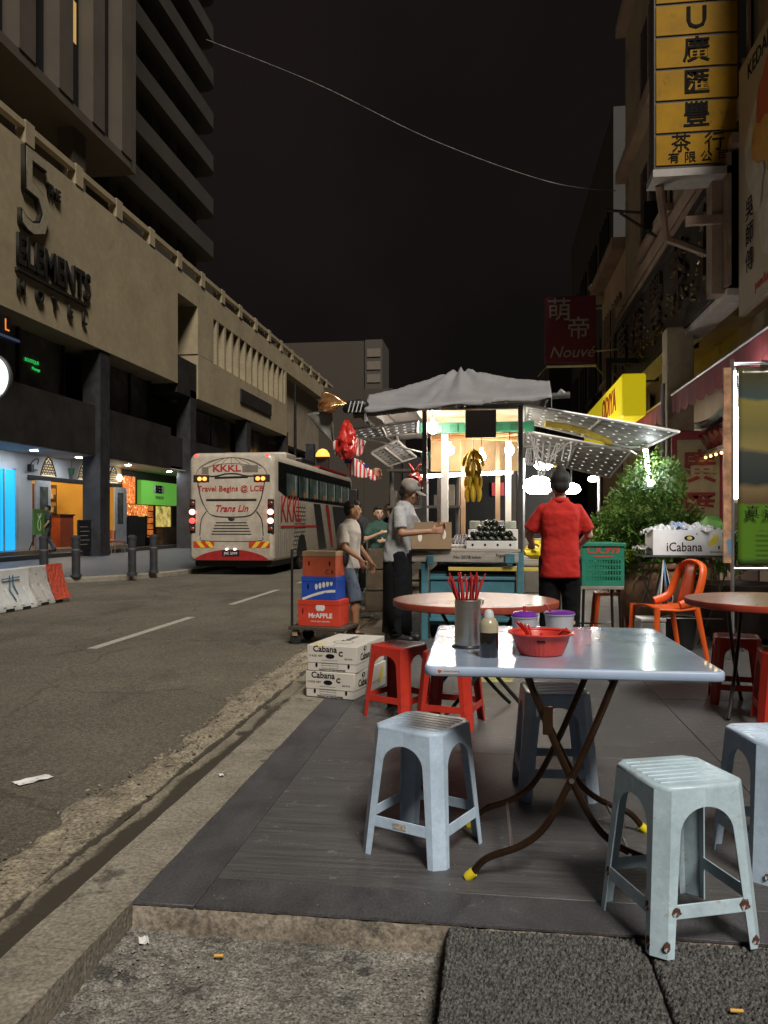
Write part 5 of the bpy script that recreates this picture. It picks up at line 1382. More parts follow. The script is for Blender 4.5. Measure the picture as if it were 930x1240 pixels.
def stool(h=.475, top=.145, bot=.182, ch=.036, mat=BLUE_P, name='stool', ridge=7):
    root = thing(name, 'stool', 'stool')
    def a(z): return bot + (top-bot)*(z/h)
    zt = h - .012
    # one quarter leg: two half skirts joined by the chamfered corner
    z_arch0, z_arch1 = h*.70, h*.87
    def inner(z):
        if z >= z_arch1: return 0.
        w0 = a(z) - ch - .022
        w0 -= .012*(1 - z/h)*0
        if z <= z_arch0: return max(0, w0 - .010*(z/z_arch0))
        t = (z - z_arch0)/(z_arch1 - z_arch0)
        return (a(z_arch0) - ch - .022 - .010)*math.sqrt(max(0, 1 - t*t))
    zs = [0, h*.1, h*.2, h*.32, h*.45, h*.58, h*.70] + [z_arch0 + (z_arch1-z_arch0)*t for t in (.25,.45,.62,.76,.87,.94,.985,1)] + [h*.93, zt]
    def quarter():
        b = MB(); rows = []
        for z in zs:
            A = a(z); i = inner(z); e = A - ch
            rows.append([(i,-A,z),((i+e)/2,-A,z),(e,-A,z),(A-.5*ch,-A+.5*ch,z),(A,-e,z),(A,-(i+e)/2,z),(A,-i,z)])
        n = 7; vs = [p for r in rows for p in r]
        fs = [(r*n+k, r*n+k+1, (r+1)*n+k+1, (r+1)*n+k) for r in range(len(rows)-1) for k in range(n-1)]
        b.add(vs, fs); return b
    leg0 = quarter().build('leg', mat, root, solid=.0045, recalc=False)
    # normals outward
    legs = [leg0]
    for k in range(1, 4):
        c = leg0.copy(); COL.objects.link(c); c.rotation_euler = (0,0,k*PI/2); legs.append(c)
    # lip along the arch edge
    # seat
    b = MB()
    A = top + .001
    oc = [(-A+ch,-A),(A-ch,-A),(A,-A+ch),(A,A-ch),(A-ch,A),(-A+ch,A),(-A,A-ch),(-A,-A+ch)]
    ins = lambda k: [(x*k, y*k) for x, y in oc]
    b.ring([[(x,y,h-.0125) for x,y in oc], [(x,y,h-.006) for x,y in ins(.995)], [(x,y,h-.001) for x,y in ins(.97)], [(x,y,h) for x,y in ins(.93)]])
    seat = b.build('seat', mat, root, smooth=50)
    for i in range(ridge):
        t = (i+.5)/ridge*2-1
        y = t*A*.8; half = min(A*.84, A*.84 - max(0, abs(y)-(A-ch)*.9))
        b = MB(); b.cbox((0,y,h+.0005), (half*2,.0075,.004)); b.build('ridge', mat, seat, bevel=.0017)
    # stretchers
    zc = h*.265
    w = a(zc) - ch - .02
    for k in range(4):
        b = MB(); A2 = a(zc)-.001; 
        b.ring([[(-w-.006,-a(zc-.02)+.001,zc-.02),(w+.006,-a(zc-.02)+.001,zc-.02),(w+.006,-a(zc-.02)+.006,zc-.02),(-w-.006,-a(zc-.02)+.006,zc-.02)],
                [(-w-.004,-a(zc+.02)+.001,zc+.02),(w+.004,-a(zc+.02)+.001,zc+.02),(w+.004,-a(zc+.02)+.006,zc+.02),(-w-.004,-a(zc+.02)+.006,zc+.02)]])
        o = b.build('stretcher', mat, root, bevel=.0015); o.rotation_euler = (0,0,k*PI/2)
    return root
def mid(*ps): 
    v = Vector((0,0,0))
    for p in ps: v += p
    return v/len(ps)

GS = 'pale blue plastic stools round the square table'
st = stool(.478, mat=BLUE_P)
st.location = (-.262, 3.08, 0); st.rotation_euler = (0,0,R(-25))
st['label'] = 'pale blue plastic stool with a paper sticker on its stretcher'
b = MB(); b.cbox((.0,-.1735,.127), (.055,.0015,.022))
b.build('sticker', M('sticker', (.55,.47,.4), .7, wear=(.25,.2,.2), wear_at=.52, wear_scale=80), st)
stB = stool(.478, mat=BLUE_W)
stB.location = (.573, 2.585, 0); stB.rotation_euler = (0,0,R(20))
stB['label'] = 'weathered pale blue stool with brown chipped feet on aggregate slab'
# chipped patches on the near legs and stretcher
def chip(c, d, rzv=0, tilt=0):
    rc = random.Random(int(1e4*(c[0]+c[2]))); n = 13; ax = 0 if d[0] < .002 else 1
    P = [(math.cos(2*PI*k/n)*rc.uniform(.36,.58), math.sin(2*PI*k/n)*rc.uniform(.36,.58)) for k in range(n)]
    b = MB(); b.prism([(x*max(d[0],d[1]), z*d[2]) for x, z in P], -.0006, .0006, 'x' if ax == 0 else 'y'); o = b.build('chip', CHIP, stB); o.location = c; o.rotation_euler = (tilt,0,rzv); return o
TL = math.atan((.182-.145)/.478)
def on_side(s, z): return -(.182 + (.145-.182)*(z/.478)) - .0008
chip((-.146,on_side(0,.035),.035),(.022,.0015,.03),0,-TL); chip((-.112,on_side(0,.128),.128),(.035,.0015,.026),0,-TL)
chip((.112,on_side(0,.128),.128),(.036,.0015,.036),0,-TL); chip((.141,on_side(0,.024),.024),(.026,.0015,.028),0,-TL)
o = chip((on_side(0,.03),-.135,.032),(.0015,.022,.044),0,0); o.rotation_euler = (0,TL,0)
o = chip((on_side(0,.13),-.118,.13),(.0015,.02,.03),0,0); o.rotation_euler = (0,TL,0)
o = chip((on_side(0,.13),.118,.13),(.0015,.02,.03),0,0); o.rotation_euler = (0,TL,0)
stC = copy_thing(st, (.29, 3.80, 0), R(4), 'pale blue plastic stool behind the crossed table legs')
for ch in [c for c in stC.children if c.name.startswith('sticker')]: bpy.data.objects.remove(ch)
stD = copy_thing(st, (1.045, 3.10, 0), R(12), 'pale blue plastic stool with brown scuffed feet standing wholly on dark flooring')
for ch in [c for c in stD.children if c.name.startswith('sticker')]: bpy.data.objects.remove(ch)
b = MB(); b.cbox((-.13,-.1805,.03), (.05,.0015,.022)); b.build('scuff', CHIP, stD)
for s_ in (st, stB, stC, stD): s_['group'] = GS

rs = stool(.455, mat=RED_P, name='stool')
GR = 'red plastic stools round the round tables'
rs.location = (-.60, 5.18, 0); rs.rotation_euler = (0,0,R(-28))
rs['label'] = 'red plastic stool touching the stacked banana cartons'
reds = [rs]
for loc, a, lab in (((-.25, 4.98, 0), R(-14), 'red plastic stool tucked under the corner of the blue table'),
                    ((1.70, 5.86, 0), R(-12), 'red plastic stool with whitened seat beside the orange chair'),
                    ((1.80, 5.22, 0), R(-10), 'red plastic stool under the front rim of the round table by the banner')):
    reds.append(copy_thing(rs, loc, a, lab))
for r_ in reds: r_['group'] = GR

# ---- square folding table
TT = .75
tb = thing('folding_table', 'square pale blue folding table with crossed brown tube legs', 'table', (.262, 3.33, 0), R(1.2))
top_m = M('table_laminate', (.37,.47,.62), .17, var=.12, scale=5, bump=.22, bscale=7, wear=(.45,.53,.62), wear_at=.62, wear_scale=3.5, coat=.6, rvar=.07)
hw, hd = .505, .56
b = MB()
b.ring([[(x,y,TT-.006) for x,y in rr(hw-.006,hd-.006,.035)], [(x,y,TT) for x,y in rr(hw-.008,hd-.008,.035)]])
b.build('tabletop', top_m, tb, smooth=30)
edge_m = M('table_edge', (.40,.50,.68), .35, var=.1, scale=8)
b = MB()
b.ring([[(x,y,TT-.034) for x,y in rr(hw-.004,hd-.004,.035)], [(x,y,TT-.030) for x,y in rr(hw,hd,.038)], [(x,y,TT-.006) for x,y in rr(hw,hd,.038)], [(x,y,TT-.0015) for x,y in rr(hw-.004,hd-.004,.035)],
        [(x,y,TT-.0015) for x,y in rr(hw-.0075,hd-.0075,.033)]], True, False)
b.build('edge_band', edge_m, tb, smooth=50)
b = MB(); b.cbox((-.425,-hd-.0008,TT-.016),(.075,.0012,.016)); o = b.build('sticker', M('label_sticker', (.62,.6,.58), .5, var=.05), tb)
text('sticker_print', 'MR CHONG PLASTIC', .0075, INK, o, (-.418,-hd-.002,TT-.016), ext=.0003)
b = MB(); b.ell((-.452,-hd-.0016,TT-.016),(.006,.001,.006)); b.build('sticker_mark', M('mark_red', (.5,.08,.03), .6), o)
tube_m = M('brown_tube', (.06,.032,.018), .3, metal=.7, var=.3, scale=12, rvar=.1)
yel_m = M('yellow_cap', (.72,.58,.02), .45)
def leg_path(sgn, y):
    # foot outside on one side, top on the other
    return smooth_path([(-sgn*.345,y,.012),(-sgn*.29,y,.075),(-sgn*.17,y,.125),(-sgn*.085,y,.20),(-sgn*.0,y,.36),(sgn*.075,y,.53),(sgn*.15,y,TT-.034)], 6)
for i, yv in enumerate((-.50, -.02)):
    for sgn, off in ((1,-.012),(-1,.012)):
        b = MB(); b.tube(leg_path(sgn, yv+off), .0125, 10)
        lg = b.build('leg', tube_m, tb, smooth=60)
        f = Vector((-sgn*.345, yv+off, .012))
        b = MB(); b.tube([f+Vector((sgn*.012,0,.014)), f+Vector((-sgn*.006,0,-.002)), f+Vector((-sgn*.016,0,-.010))], [.0175,.0185,.014], 8)
        b.build('foot_cap', yel_m, lg, smooth=50)
# cross rods joining the frames and the folding stay
for sgn in (1,-1):
    b = MB(); b.cyl((-sgn*.20,-.50,.105),(-sgn*.20,-.02,.105),.006,n=8); b.build('cross_rod', STEEL, tb, smooth=60)
    b = MB(); b.cyl((sgn*.14,-.50,TT-.05),(sgn*.14,-.02,TT-.05),.009,n=8); b.build('cross_rod', tube_m, tb, smooth=60)
b = MB(); b.cbox((-.08,-.522,.565),(.035,.008,.10)); b.build('bracket', tube_m, tb, bevel=.003)
b = MB(); b.cyl((-.075,-.03,.46),(-.085,-.03,.60),.006,n=8); b.build('stay', STEEL, tb, smooth=60)
b = MB(); b.cyl((0,-.53,.36),(0,-.49,.36),.009,n=10); b.build('pivot_bolt', STEEL, tb, smooth=60)

# ---- round tables
wood_m = M('wood_print_top', (.33,.17,.105), .3, var=.3, scale=3, stretch=(1,9,1), wear=(.40,.27,.19), wear_at=.57, wear_scale=3, coat=.3, rvar=.08)
rim_m = M('red_brown_rim', (.33,.06,.035), .4, var=.25, scale=8)
def round_table(label, loc, rz, rimm=rim_m):
    t = thing('round_table', label, 'table', loc, rz, 'round tables')
    b = MB(); b.lathe([(.522,.744),(.520,.75)], 64); b.build('tabletop', wood_m, t, smooth=30)
    b = MB(); b.lathe([(.515,.705),(.53,.712),(.534,.735),(.531,.748),(.5225,.7505),(.5225,.743)], 64, cap1=False); b.build('rim', rimm, t, smooth=50)
    for i, yv in enumerate((-.22,.22)):
        for sgn, off in ((1,-.012),(-1,.012)):
            b = MB(); b.tube(smooth_path([(-sgn*.33,yv+off,.012),(-sgn*.22,yv+off,.12),(0,yv+off,.38),(sgn*.19,yv+off,.70)],5), .0125, 8)
            b.build('leg', BLACKMETAL, t, smooth=60)
    b = MB(); b.cyl((.16,-.22,.66),(.16,.22,.66),.009,n=8); b.build('cross_rod', BLACKMETAL, t)
    return t
round_table('round brown table in front of the fruit cart', (-.104, 5.20, 0), R(20))
round_table('round table with red rim beside the orange chair', (1.80, 5.46, 0), R(65), M('red_rim', (.45,.06,.03), .4))

# ---- things on the square table
def on_table(px, py): p = G(px, py, TT); return p
p = on_table(566, 786)
t = thing('chopstick_holder', 'brushed steel cup full of red chopsticks', 'cup', (p.x, p.y+.055, TT))
R_ = .052
b = MB(); b.lathe([(R_,.006),(R_,.187),(R_-.003,.19),(R_-.006,.187),(R_-.006,.02),(0.001,.02)], 40, cap1=False); b.build('cup', STEEL, t, smooth=40)
b = MB(); b.lathe([(R_+.012,0),(R_+.013,.004),(R_+.004,.010),(R_+.001,.010)], 40); b.build('coaster', BLACK, t, smooth=40)
b = MB(); b.tube(smooth_path([(.05,0,.187),(.062,0,.19),(.058,-.0,.172)],3), .004, 6); b.build('hook', STEEL, t)
chop_m = M('red_chopstick', (.48,.03,.03), .35, var=.25, scale=20)
for i in range(30):
    a = random.uniform(0, 2*PI); r0 = random.uniform(0,.036)
    base = Vector((r0*math.cos(a)*.8, r0*math.sin(a)*.8, .03))
    tx = random.triangular(-.125,.095,-.01); ty = random.uniform(-.03,.03)
    topp = Vector((tx, ty, random.uniform(.268,.305) - .1*abs(tx)))
    # stay inside the cup mouth
    tm = (.18-base.z)/(topp.z-base.z); q = base + (topp-base)*tm
    k = math.hypot(q.x, q.y)/.040
    if k > 1: base -= Vector((q.x*(1-1/k), q.y*(1-1/k), 0)); topp -= Vector((q.x*(1-1/k), q.y*(1-1/k), 0))
    b = MB(); b.tube([base, topp], [.0026,.0036], 6)
    b.build('chopstick', chop_m, t, smooth=40)
p = on_table(592, 797)
t = thing('sauce_bottle', 'dark soy sauce bottle with pale spout cap', 'bottle', (p.x, p.y+.03, TT))
b = MB(); b.lathe([(.033,0),(.035,.004),(.035,.088),(.0345,.092)], 32); b.build('bottle_body', M('soy_glass', (.008,.005,.004), .08, var=.2, coat=1, rvar=.02), t, smooth=40)
b = MB(); b.lathe([(.0352,.0922),(.0352,.118),(.033,.128),(.024,.142),(.019,.146)], 32); b.build('collar', M('amber_plastic', (.42,.36,.24), .25, var=.1), t, smooth=40)
b = MB(); b.lathe([(.02,.1465),(.017,.165),(.013,.172),(.006,.176)], 24); b.build('cap', M('pale_cap', (.55,.56,.58), .4), t, smooth=40)
# basket
p = on_table(657, 797)
bas_m = M('red_basket', (.62,.05,.035), .35, var=.15, scale=30)
t = thing('basket', 'round red plastic basket holding red spoons', 'basket', (p.x, p.y+.095, TT)); t.scale = (1.22,1.22,1.15)
b = MB(); n = 72
prof = [(.058,0),(.066,.003),(.078,.03),(.087,.062),(.089,.066)]
rings = []
for r, z in prof:
    rings.append([((r+(.0014 if k % 2 and .002 < z < .064 else 0))*math.cos(2*PI*k/n), (r+(.0014 if k % 2 and .002 < z < .064 else 0))*math.sin(2*PI*k/n), z) for k in range(n)])
inner = [[((r-.003)*math.cos(2*PI*k/n), (r-.003)*math.sin(2*PI*k/n), max(z,.004)) for k in range(n)] for r, z in reversed(prof)]
b.ring(rings+inner); b.build('bowl', bas_m, t, smooth=25)
b = MB(); b.lathe([(.0885,.0655),(.1,.068),(.103,.072),(.1,.075),(.0875,.071)], 48, cap0=False, cap1=False); b.build('rim', bas_m, t, smooth=60, solid=.002)
b = MB(); b.cbox((-.004,-.0835,.052),(.026,.006,.010)); b.build('handle_slot', M('slot_shadow', (.08,.01,.01), .6), t, bevel=.003)
spoon_m = M('red_spoon', (.6,.04,.03), .25)
for i in range(9):
    a = random.uniform(0, 2*PI)
    if i < 4: q0 = Vector((-.02,.02,.03)); q1 = Vector((-.075+.012*i, -.01+.01*i, .105-.004*i))
    elif i < 6: q0 = Vector((.02,.0,.03)); q1 = Vector((.07+.01*(i-4), .012*i-.04, .083))
    else: q0 = Vector((.04*math.cos(a),.04*math.sin(a),.02)); q1 = Vector((-.05*math.cos(a),-.05*math.sin(a),.06))
    b = MB(); b.tube([q0, (q0+q1)/2+Vector((0,0,.003)), q1], [.012,.005,.0085], 8, flat=.4); b.build('spoon', spoon_m, t, smooth=60)
# two lidded tubs
tubm = M('frosted_tub', (.62,.6,.62), .3, var=.05, trans=.35); purp = M('purple_lid', (.16,.03,.34), .35)
for (px, py, rad, lab) in ((636,776,.048,'small frosted tub with purple lid and red handle'),(680,772,.058,'wide frosted tub with flat purple lid and red spoon')):
    p = on_table(px, py)
    t = thing('tub', lab, 'tub', (p.x, p.y+rad+.05, TT), 0, 'tubs with purple lids'); t.scale = (1.12,1.12,1.15)
    b = MB(); b.lathe([(rad*.85,0),(rad,.075),(rad+.004,.077),(rad+.004,.08)], 32); b.build('tub_body', tubm, t, smooth=40)
    b = MB(); b.lathe([(rad+.002,.0805),(rad+.002,.086),(rad*.8,.0895 if rad > .05 else .097),(.001,.0895 if rad > .05 else .1)], 32); b.build('lid', purp, t, smooth=40)
    b = MB()
    if rad < .05: b.tube([(0,0,.098),(.002,0,.118)], [.006,.007], 8)
    else: b.tube([(-.035,-.02,.088),(-.06,-.03,.115)], [.007,.009], 8, flat=.5)
    b.build('handle', spoon_m, t, smooth=60)
# pale crate under the round table
p = G(598,826,0)
t = thing('basket', 'pale yellow slotted plastic basket on the floor below the round table', 'basket', (p.x, p.y+.1, 0), R(8))
cm = M('pale_yellow_plastic', (.55,.5,.2), .4)
b = MB()
for sx in (-1,1):
    b.box((sx*.13-.004,-.09,.0),(sx*.13+.004,.09,.115)); b.box((-.13,sx*.09-.004,.0),(.13,sx*.09+.004,.012)); b.box((-.13,sx*.09-.004,.10),(.13,sx*.09+.004,.118))
b.box((-.126,-.086,.002),(.126,.086,.008)); b.build('frame', cm, t)
b = MB()
for i in range(22):
    x = -.12+.24*i/21
    for sy in (-1,1): b.box((x-.003,sy*.09-.003,.012),(x+.003,sy*.09+.003,.10))
o = b.build('slat_side', cm, t); o['kind'] = 'stuff'

# ---- cartons with bananas
card_w = M('white_carton', (.58,.54,.48), .75, var=.08, scale=5, bump=.08, bscale=40)
BAN_Y = M('banana_yellow', (.78,.52,.03), .5, var=.2, scale=18, wear=(.25,.14,.02), wear_at=.68, wear_scale=30)
PRINT_Y = M('print_yellow', (.7,.55,.03), .7)
def banana_print(parent, c, s, face='x'):
    """flat printed banana bunch on a carton side"""
    for k in range(4):
        b = MB(); P = []; Q = []
        for i in range(9):
            a = -.3 + 1.9*i/8; r = s*(.95 - .13*k); w = s*.075*math.sin(PI*(i+.4)/9)
            P.append(((r+w)*math.cos(-a)-s*.6, (r+w)*math.sin(-a)+s*.5)); Q.append(((r-w)*math.cos(-a)-s*.6, (r-w)*math.sin(-a)+s*.5))
        poly = P+Q[::-1]
        b.add([(c[0]+(x if face == 'y' else 0), c[1]+(0 if face == 'y' else x), c[2]+z) for x, z in poly], [tuple(range(len(poly)))])
        b.build('banana_print', PRINT_Y, parent)
BL, BWD, BH = .60, .375, .185
def carton(label, loc, rz):
    t = thing('carton', label, 'carton', loc, rz, 'printed banana cartons stacked on the floor')
    b = MB(); b.box((0,0,.002),(BWD,BL,BH-.004)); body = b.build('carton_body', card_w, t, bevel=.004)
    b = MB(); b.box((-.003,-.003,BH*.32),(BWD+.003,BL+.003,BH)); b.build('lid', card_w, t, bevel=.004)
    y = -.0045
    text('print', 'Cabana', .062, INK, t, (.135,y,BH*.86), ext=.0003, bold=.0012)
    text('print', 'C', .045, INK, t, (.255,y,BH*.70), ext=.0003, bold=.002)
    text('print', '13 KGS. NET', .02, INK, t, (.065,y,BH*.60), ext=.0003)
    text('print', 'BIG FIVE', .016, INK, t, (.315,y,BH*.52), ext=.0003)
    text('print', 'PRODUCT OF THE PHILIPPINES', .0145, INK, t, (.19,y+.0027,BH*.07), ext=.0003, bold=.0004)
    b = MB(); b.ell((.175,y,BH*.60),(.035,.0012,.017)); b.build('hand_hole', INK, t)
    for x in (.07,.315):
        b = MB(); b.ell((x,y+.0025,BH*.25),(.009,.0012,.018)); b.build('hand_hole', INK, t)
    gm = M('print_grey', (.2,.19,.18), .7)
    for i in range(4):
        b = MB(); b.box((.11,y-.0002+ (.0028 if i < 2 else 0),BH*(.14+.1*i)),(.235,y+.0008+(.0028 if i < 2 else 0),BH*(.14+.1*i)+.0018)); b.build('print_line', gm, t)
    for x in (.11,.172,.235):
        b = MB(); b.box((x,y+.0026,BH*.14),(x+.0016,y+.0036,BH*.31)); b.build('print_line', gm, t)
    # long side facing the stall (+x)
    x = BWD+.0045
    text('print', 'Cabana', .07, INK, t, (x,.17,BH*.55), FACE_PX, ext=.0003, bold=.0015)
    text('print', 'C', .05, INK, t, (x,.30,BH*.75), FACE_PX, ext=.0003, bold=.0025)
    b = MB(); b.ell((x,.16,BH*.84),(.0012,.03,.017)); b.build('emblem', INK, t)
    b = MB(); b.ell((x+.001,.16,BH*.84),(.0012,.012,.010)); b.build('emblem', card_w, t)
    banana_print(t, (x+.0006,.50,BH*.48), .095, 'x')
    return t, body
c1, _ = carton('white banana carton at the bottom of the stack of two', (G(373,841).x, 5.60, 0), R(-14))
c2, _ = carton('white banana carton on top of its stack with yellow sticker', (G(373,841).x+.012, 5.595, BH+.001), R(-11))
# print on the top face of the upper carton
b = MB(); b.box((.02,.03,BH+.0005),(.10,.10,BH+.0012)); b.build('sticker', PRINT_Y, c2)
text('print', 'Cabana', .085, INK, c2, (.19,.36,BH+.001), (0,0,PI/2), ext=.0003)
b = MB(); b.lathe([(.075,BH+.0004),(.075,BH+.001),(.071,BH+.001),(.071,BH+.0004)], 32, (.2,.2,0), False, False); b.build('print', INK, c2)
b = MB(); b.box((.186,.0,BH+.0004),(.19,BL,BH+.0009)); b.build('tape_seam', M('print_grey',(.2,.19,.18)), c2)
# ================================================================ people
def skin_mat(name, c): return M(name, c, .5, var=.12, scale=9, spec=.4)
SK1 = skin_mat('skin_tan', (.36,.19,.11)); SK2 = skin_mat('skin_warm', (.42,.23,.13)); SK3 = skin_mat('skin_pale', (.5,.32,.22))
HAIR = M('black_hair', (.012,.010,.009), .7, var=.4, scale=30, stretch=(1,1,.2), bump=.5, bscale=80)
EYEM = M('eye_dark', (.012,.01,.01), .2); LIP = M('lip', (.28,.10,.08), .5)

def head_prims(b, hm):
    """head in its own frame: face towards -y, origin at the head centre"""
    E = lambda c, r: b.ell(hm @ Vector(c), r, 14, 10, hm.to_3x3())
    E((0,.012,.03),(.075,.092,.092)); E((0,-.022,-.035),(.060,.068,.075)); E((0,-.050,-.075),(.036,.034,.032))
    E((0,-.096,-.012),(.012,.018,.016)); E((0,-.088,.012),(.008,.012,.028)); E((0,-.082,-.052),(.024,.012,.012))
    for s in (-1,1):
        E((s*.076,.008,-.012),(.011,.022,.033)); E((s*.042,-.062,-.02),(.022,.02,.022)); E((s*.03,-.080,.03),(.022,.010,.010))

def hand(b, wrist, d, palm_n, curl=.6, s=1., side=1):
    """palm, four fingers of unequal length with a knuckle bend, and a thumb off the side of the palm"""
    d = Vector(d).normalized(); n = Vector(palm_n); n = (n - d*n.dot(d)).normalized(); x = d.cross(n)*side
    w = Vector(wrist)
    for t in (-.024,-.008,.008,.024): b.caps(w+d*.012+x*t*.7*s, w+d*.085*s+x*t*s, .0135*s, .0125*s, 8)
    for i, t in enumerate((-.030,-.010,.010,.029)):
        L = (.062,.075,.072,.055)[i]*s; p0 = w+d*.088*s+x*t*s
        p1 = p0 + (d*math.cos(curl*.6)+n*math.sin(curl*.6))*L*.5; p2 = p1 + (d*math.cos(curl*1.5)+n*math.sin(curl*1.5))*L*.5
        b.caps(p0, p1, .0095*s, .0088*s, 7); b.caps(p1, p2, .0088*s, .0075*s, 7)
    t0 = w+d*.03*s-x*.028*s; t1 = t0+(d*.6-x*.75+n*.3).normalized()*.042*s; t2 = t1+(d*.9-x*.1+n*.45).normalized()*.034*s
    b.caps(t0, t1, .0125*s, .0105*s, 7); b.caps(t1, t2, .0105*s, .0085*s, 7)

def person(label, loc, rz, J, skin, shirt, trous, hair='short', head=(0,0,0), shirt_len=0., shorts=False, shoe=None, vox=.011, scale=1., sleeve=.55, extra=None, female=False, name='person'):
    t = thing(name, label, 'person', loc, rz); t.scale = (scale,)*3
    V = lambda k: Vector(J[k])
    pel, che, nk = V('pelvis'), V('chest'), V('neck')
    hc = V('head'); hm = Matrix.Translation(hc) @ Euler((head[0],head[1],head[2])).to_matrix().to_4x4()
    b = MB()
    head_prims(b, hm)
    b.caps(nk-Vector((0,0,.05)), hc+Vector((0,.015,-.05)), .053, .05)
    for s, q in ((1,'l'),(-1,'r')):
        sh, el, wr = V('s'+q), V('e'+q), V('w'+q)
        b.caps(sh+(el-sh)*.3, el, .040, .038); b.caps(el, wr, .039, .026)
        hd = J.get('hd'+q, (wr-el)); hn = J.get('hn'+q, (-s,0,0))
        hand(b, wr, hd, hn, J.get('curl'+q, .7), 1.0, s)
        hp, kn, an = V('h'+q), V('k'+q), V('a'+q)
        b.caps(hp, kn, .070, .055); b.caps(kn, an, .053, .036); b.ell(kn+(an-kn)*.32+Vector((0,.015,0)), (.055,.06,.10), 12, 8)
        f = Vector(J.get('fd'+q, (0,-1,0))).normalized()
        b.caps(an+Vector((0,0,-.035)), an+f*.13+Vector((0,0,-.055)), .036, .030)
    b.caps(pel, che, .065, .07); b.caps(V('sl')*.8+V('sr')*.2-Vector((0,0,.03)), V('sr')*.8+V('sl')*.2-Vector((0,0,.03)), .03, .03)
    body = b.build('body', skin, t, remesh=vox, smoothmod=3)
    # shirt
    b = MB()
    side = (V('sl')-V('sr')).normalized()
    fr = Vector((0,-1,0)) if abs(side.y) < .7 else Vector((1,0,0))
    fr = side.cross(Vector((0,0,1))).normalized()
    Rm = Matrix((side, -fr, Vector((0,0,1)))).transposed()
    cw = .165 if not female else .155
    hem = pel.z - .03 - shirt_len; top = (V('sl').z+V('sr').z)/2
    def ctr(z):
        if z <= pel.z: return Vector((pel.x, pel.y, z))
        if z <= che.z: k = (z-pel.z)/(che.z-pel.z); q = pel.lerp(che, k); return Vector((q.x, q.y, z))
        k = min(1, (z-che.z)/(nk.z-che.z)); q = che.lerp(nk, k); return Vector((q.x, q.y, z))
    rows = []
    w0 = cw*1.06
    for z, w, d in ((hem,w0*1.06,.128),(hem+.06,w0*1.05,.128),(pel.z+.06,w0*1.0,.125),(pel.z+.18,w0*.95,.118),(che.z-.02,w0*1.0,.122),(che.z+.08,w0*1.04,.122),(top-.03,w0*1.04,.105),(top+.015,w0*.90,.09),(top+.05,w0*.55,.072),(top+.085,w0*.36,.06)):
        c = ctr(z); rows.append([c + side*(w*math.copysign(abs(math.cos(a))**.8, math.cos(a))) + fr*(d*math.copysign(abs(math.sin(a))**.85, math.sin(a))) for a in [2*PI*k/28 for k in range(28)]])
    b.ring(rows)
    for q in 'lr':
        sh, el = V('s'+q), V('e'+q); s0 = sh.lerp(nk, .12)-Vector((0,0,.022)); b.ell(s0, .050, 12, 8); b.cyl(s0, sh+(el-sh)*(sleeve+.28), .052, .070, 16)
    # creases
    rr_ = random.Random(hash(label) % 1000)
    so = b.build('shirt', shirt, t, remesh=vox, smoothmod=6)
    md = so.modifiers.new('disp', 'DISPLACE'); tx = bpy.data.textures.new('cloth_fold', 'CLOUDS'); tx.noise_scale = .07; tx.noise_depth = 2; md.texture = tx; md.strength = .016; md.mid_level = .5
    # trousers
    b = MB()
    b.ell(pel+Vector((0,0,-.02)), (cw*.97,.118,.13), 16, 12, Rm)
    for q in 'lr':
        hp, kn, an = V('h'+q), V('k'+q), V('a'+q)
        b.caps(hp, kn, .098, .078)
        if not shorts: b.caps(kn, an+Vector((0,0,.02)), .078, .068); b.cyl(kn+(an-kn)*.7, an+Vector((0,0,-.03)), .07, .072, 14)
        else: b.cyl(kn+(hp-kn)*.3, kn+(an-kn)*.12, .082, .088, 14)
    to = b.build('shorts' if shorts else 'trousers', trous, t, remesh=vox, smoothmod=2)
    md = to.modifiers.new('disp', 'DISPLACE'); md.texture = tx; md.strength = .02; md.mid_level = .5
    # shoes
    for q in 'lr':
        an = V('a'+q); f = Vector(J.get('fd'+q, (0,-1,0))).normalized()
        b = MB(); b.caps(an+Vector((0,0,-.045))-f*.03, an+f*.15+Vector((0,0,-.06)), .043, .036); b.caps(an+Vector((0,0,-.075))-f*.03, an+f*.16+Vector((0,0,-.08)), .03, .026)
        b.build('shoe', shoe or BLACK, t, remesh=.01, smoothmod=2)
    # face
    for s in (-1,1):
        b = MB(); b.ell(hm @ Vector((s*.03,-.0835,.010)), (.013,.006,.006), 10, 6, hm.to_3x3()); b.build('eye', EYEM, t, smooth=180)
        b = MB(); b.ell(hm @ Vector((s*.031,-.090,.032)), (.020,.005,.004), 10, 6, hm.to_3x3()); b.build('eyebrow', HAIR, t, smooth=180)
    b = MB(); b.ell(hm @ Vector((0,-.094,-.052)), (.020,.004,.006), 10, 6, hm.to_3x3()); b.build('mouth', LIP, t, smooth=180)
    # hair
    b = MB(); E = lambda c, r: b.ell(hm @ Vector(c), r, 14, 10, hm.to_3x3())
    if hair in ('short', 'cap'):
        E((0,.028,.045),(.081,.09,.085)); E((0,.06,-.01),(.068,.05,.06)); E((0,-.03,.09),(.062,.055,.04))
    elif hair == 'bun':
        E((0,.024,.040),(.092,.102,.098)); E((0,.062,-.015),(.074,.052,.07)); E((0,.05,.135),(.040,.040,.036)); E((0,-.02,.085),(.07,.06,.045))
    elif hair == 'long':
        E((0,.028,.04),(.088,.095,.09)); E((0,.07,-.08),(.08,.05,.12))
    b.build('hair', HAIR, t, remesh=.009, smoothmod=2)
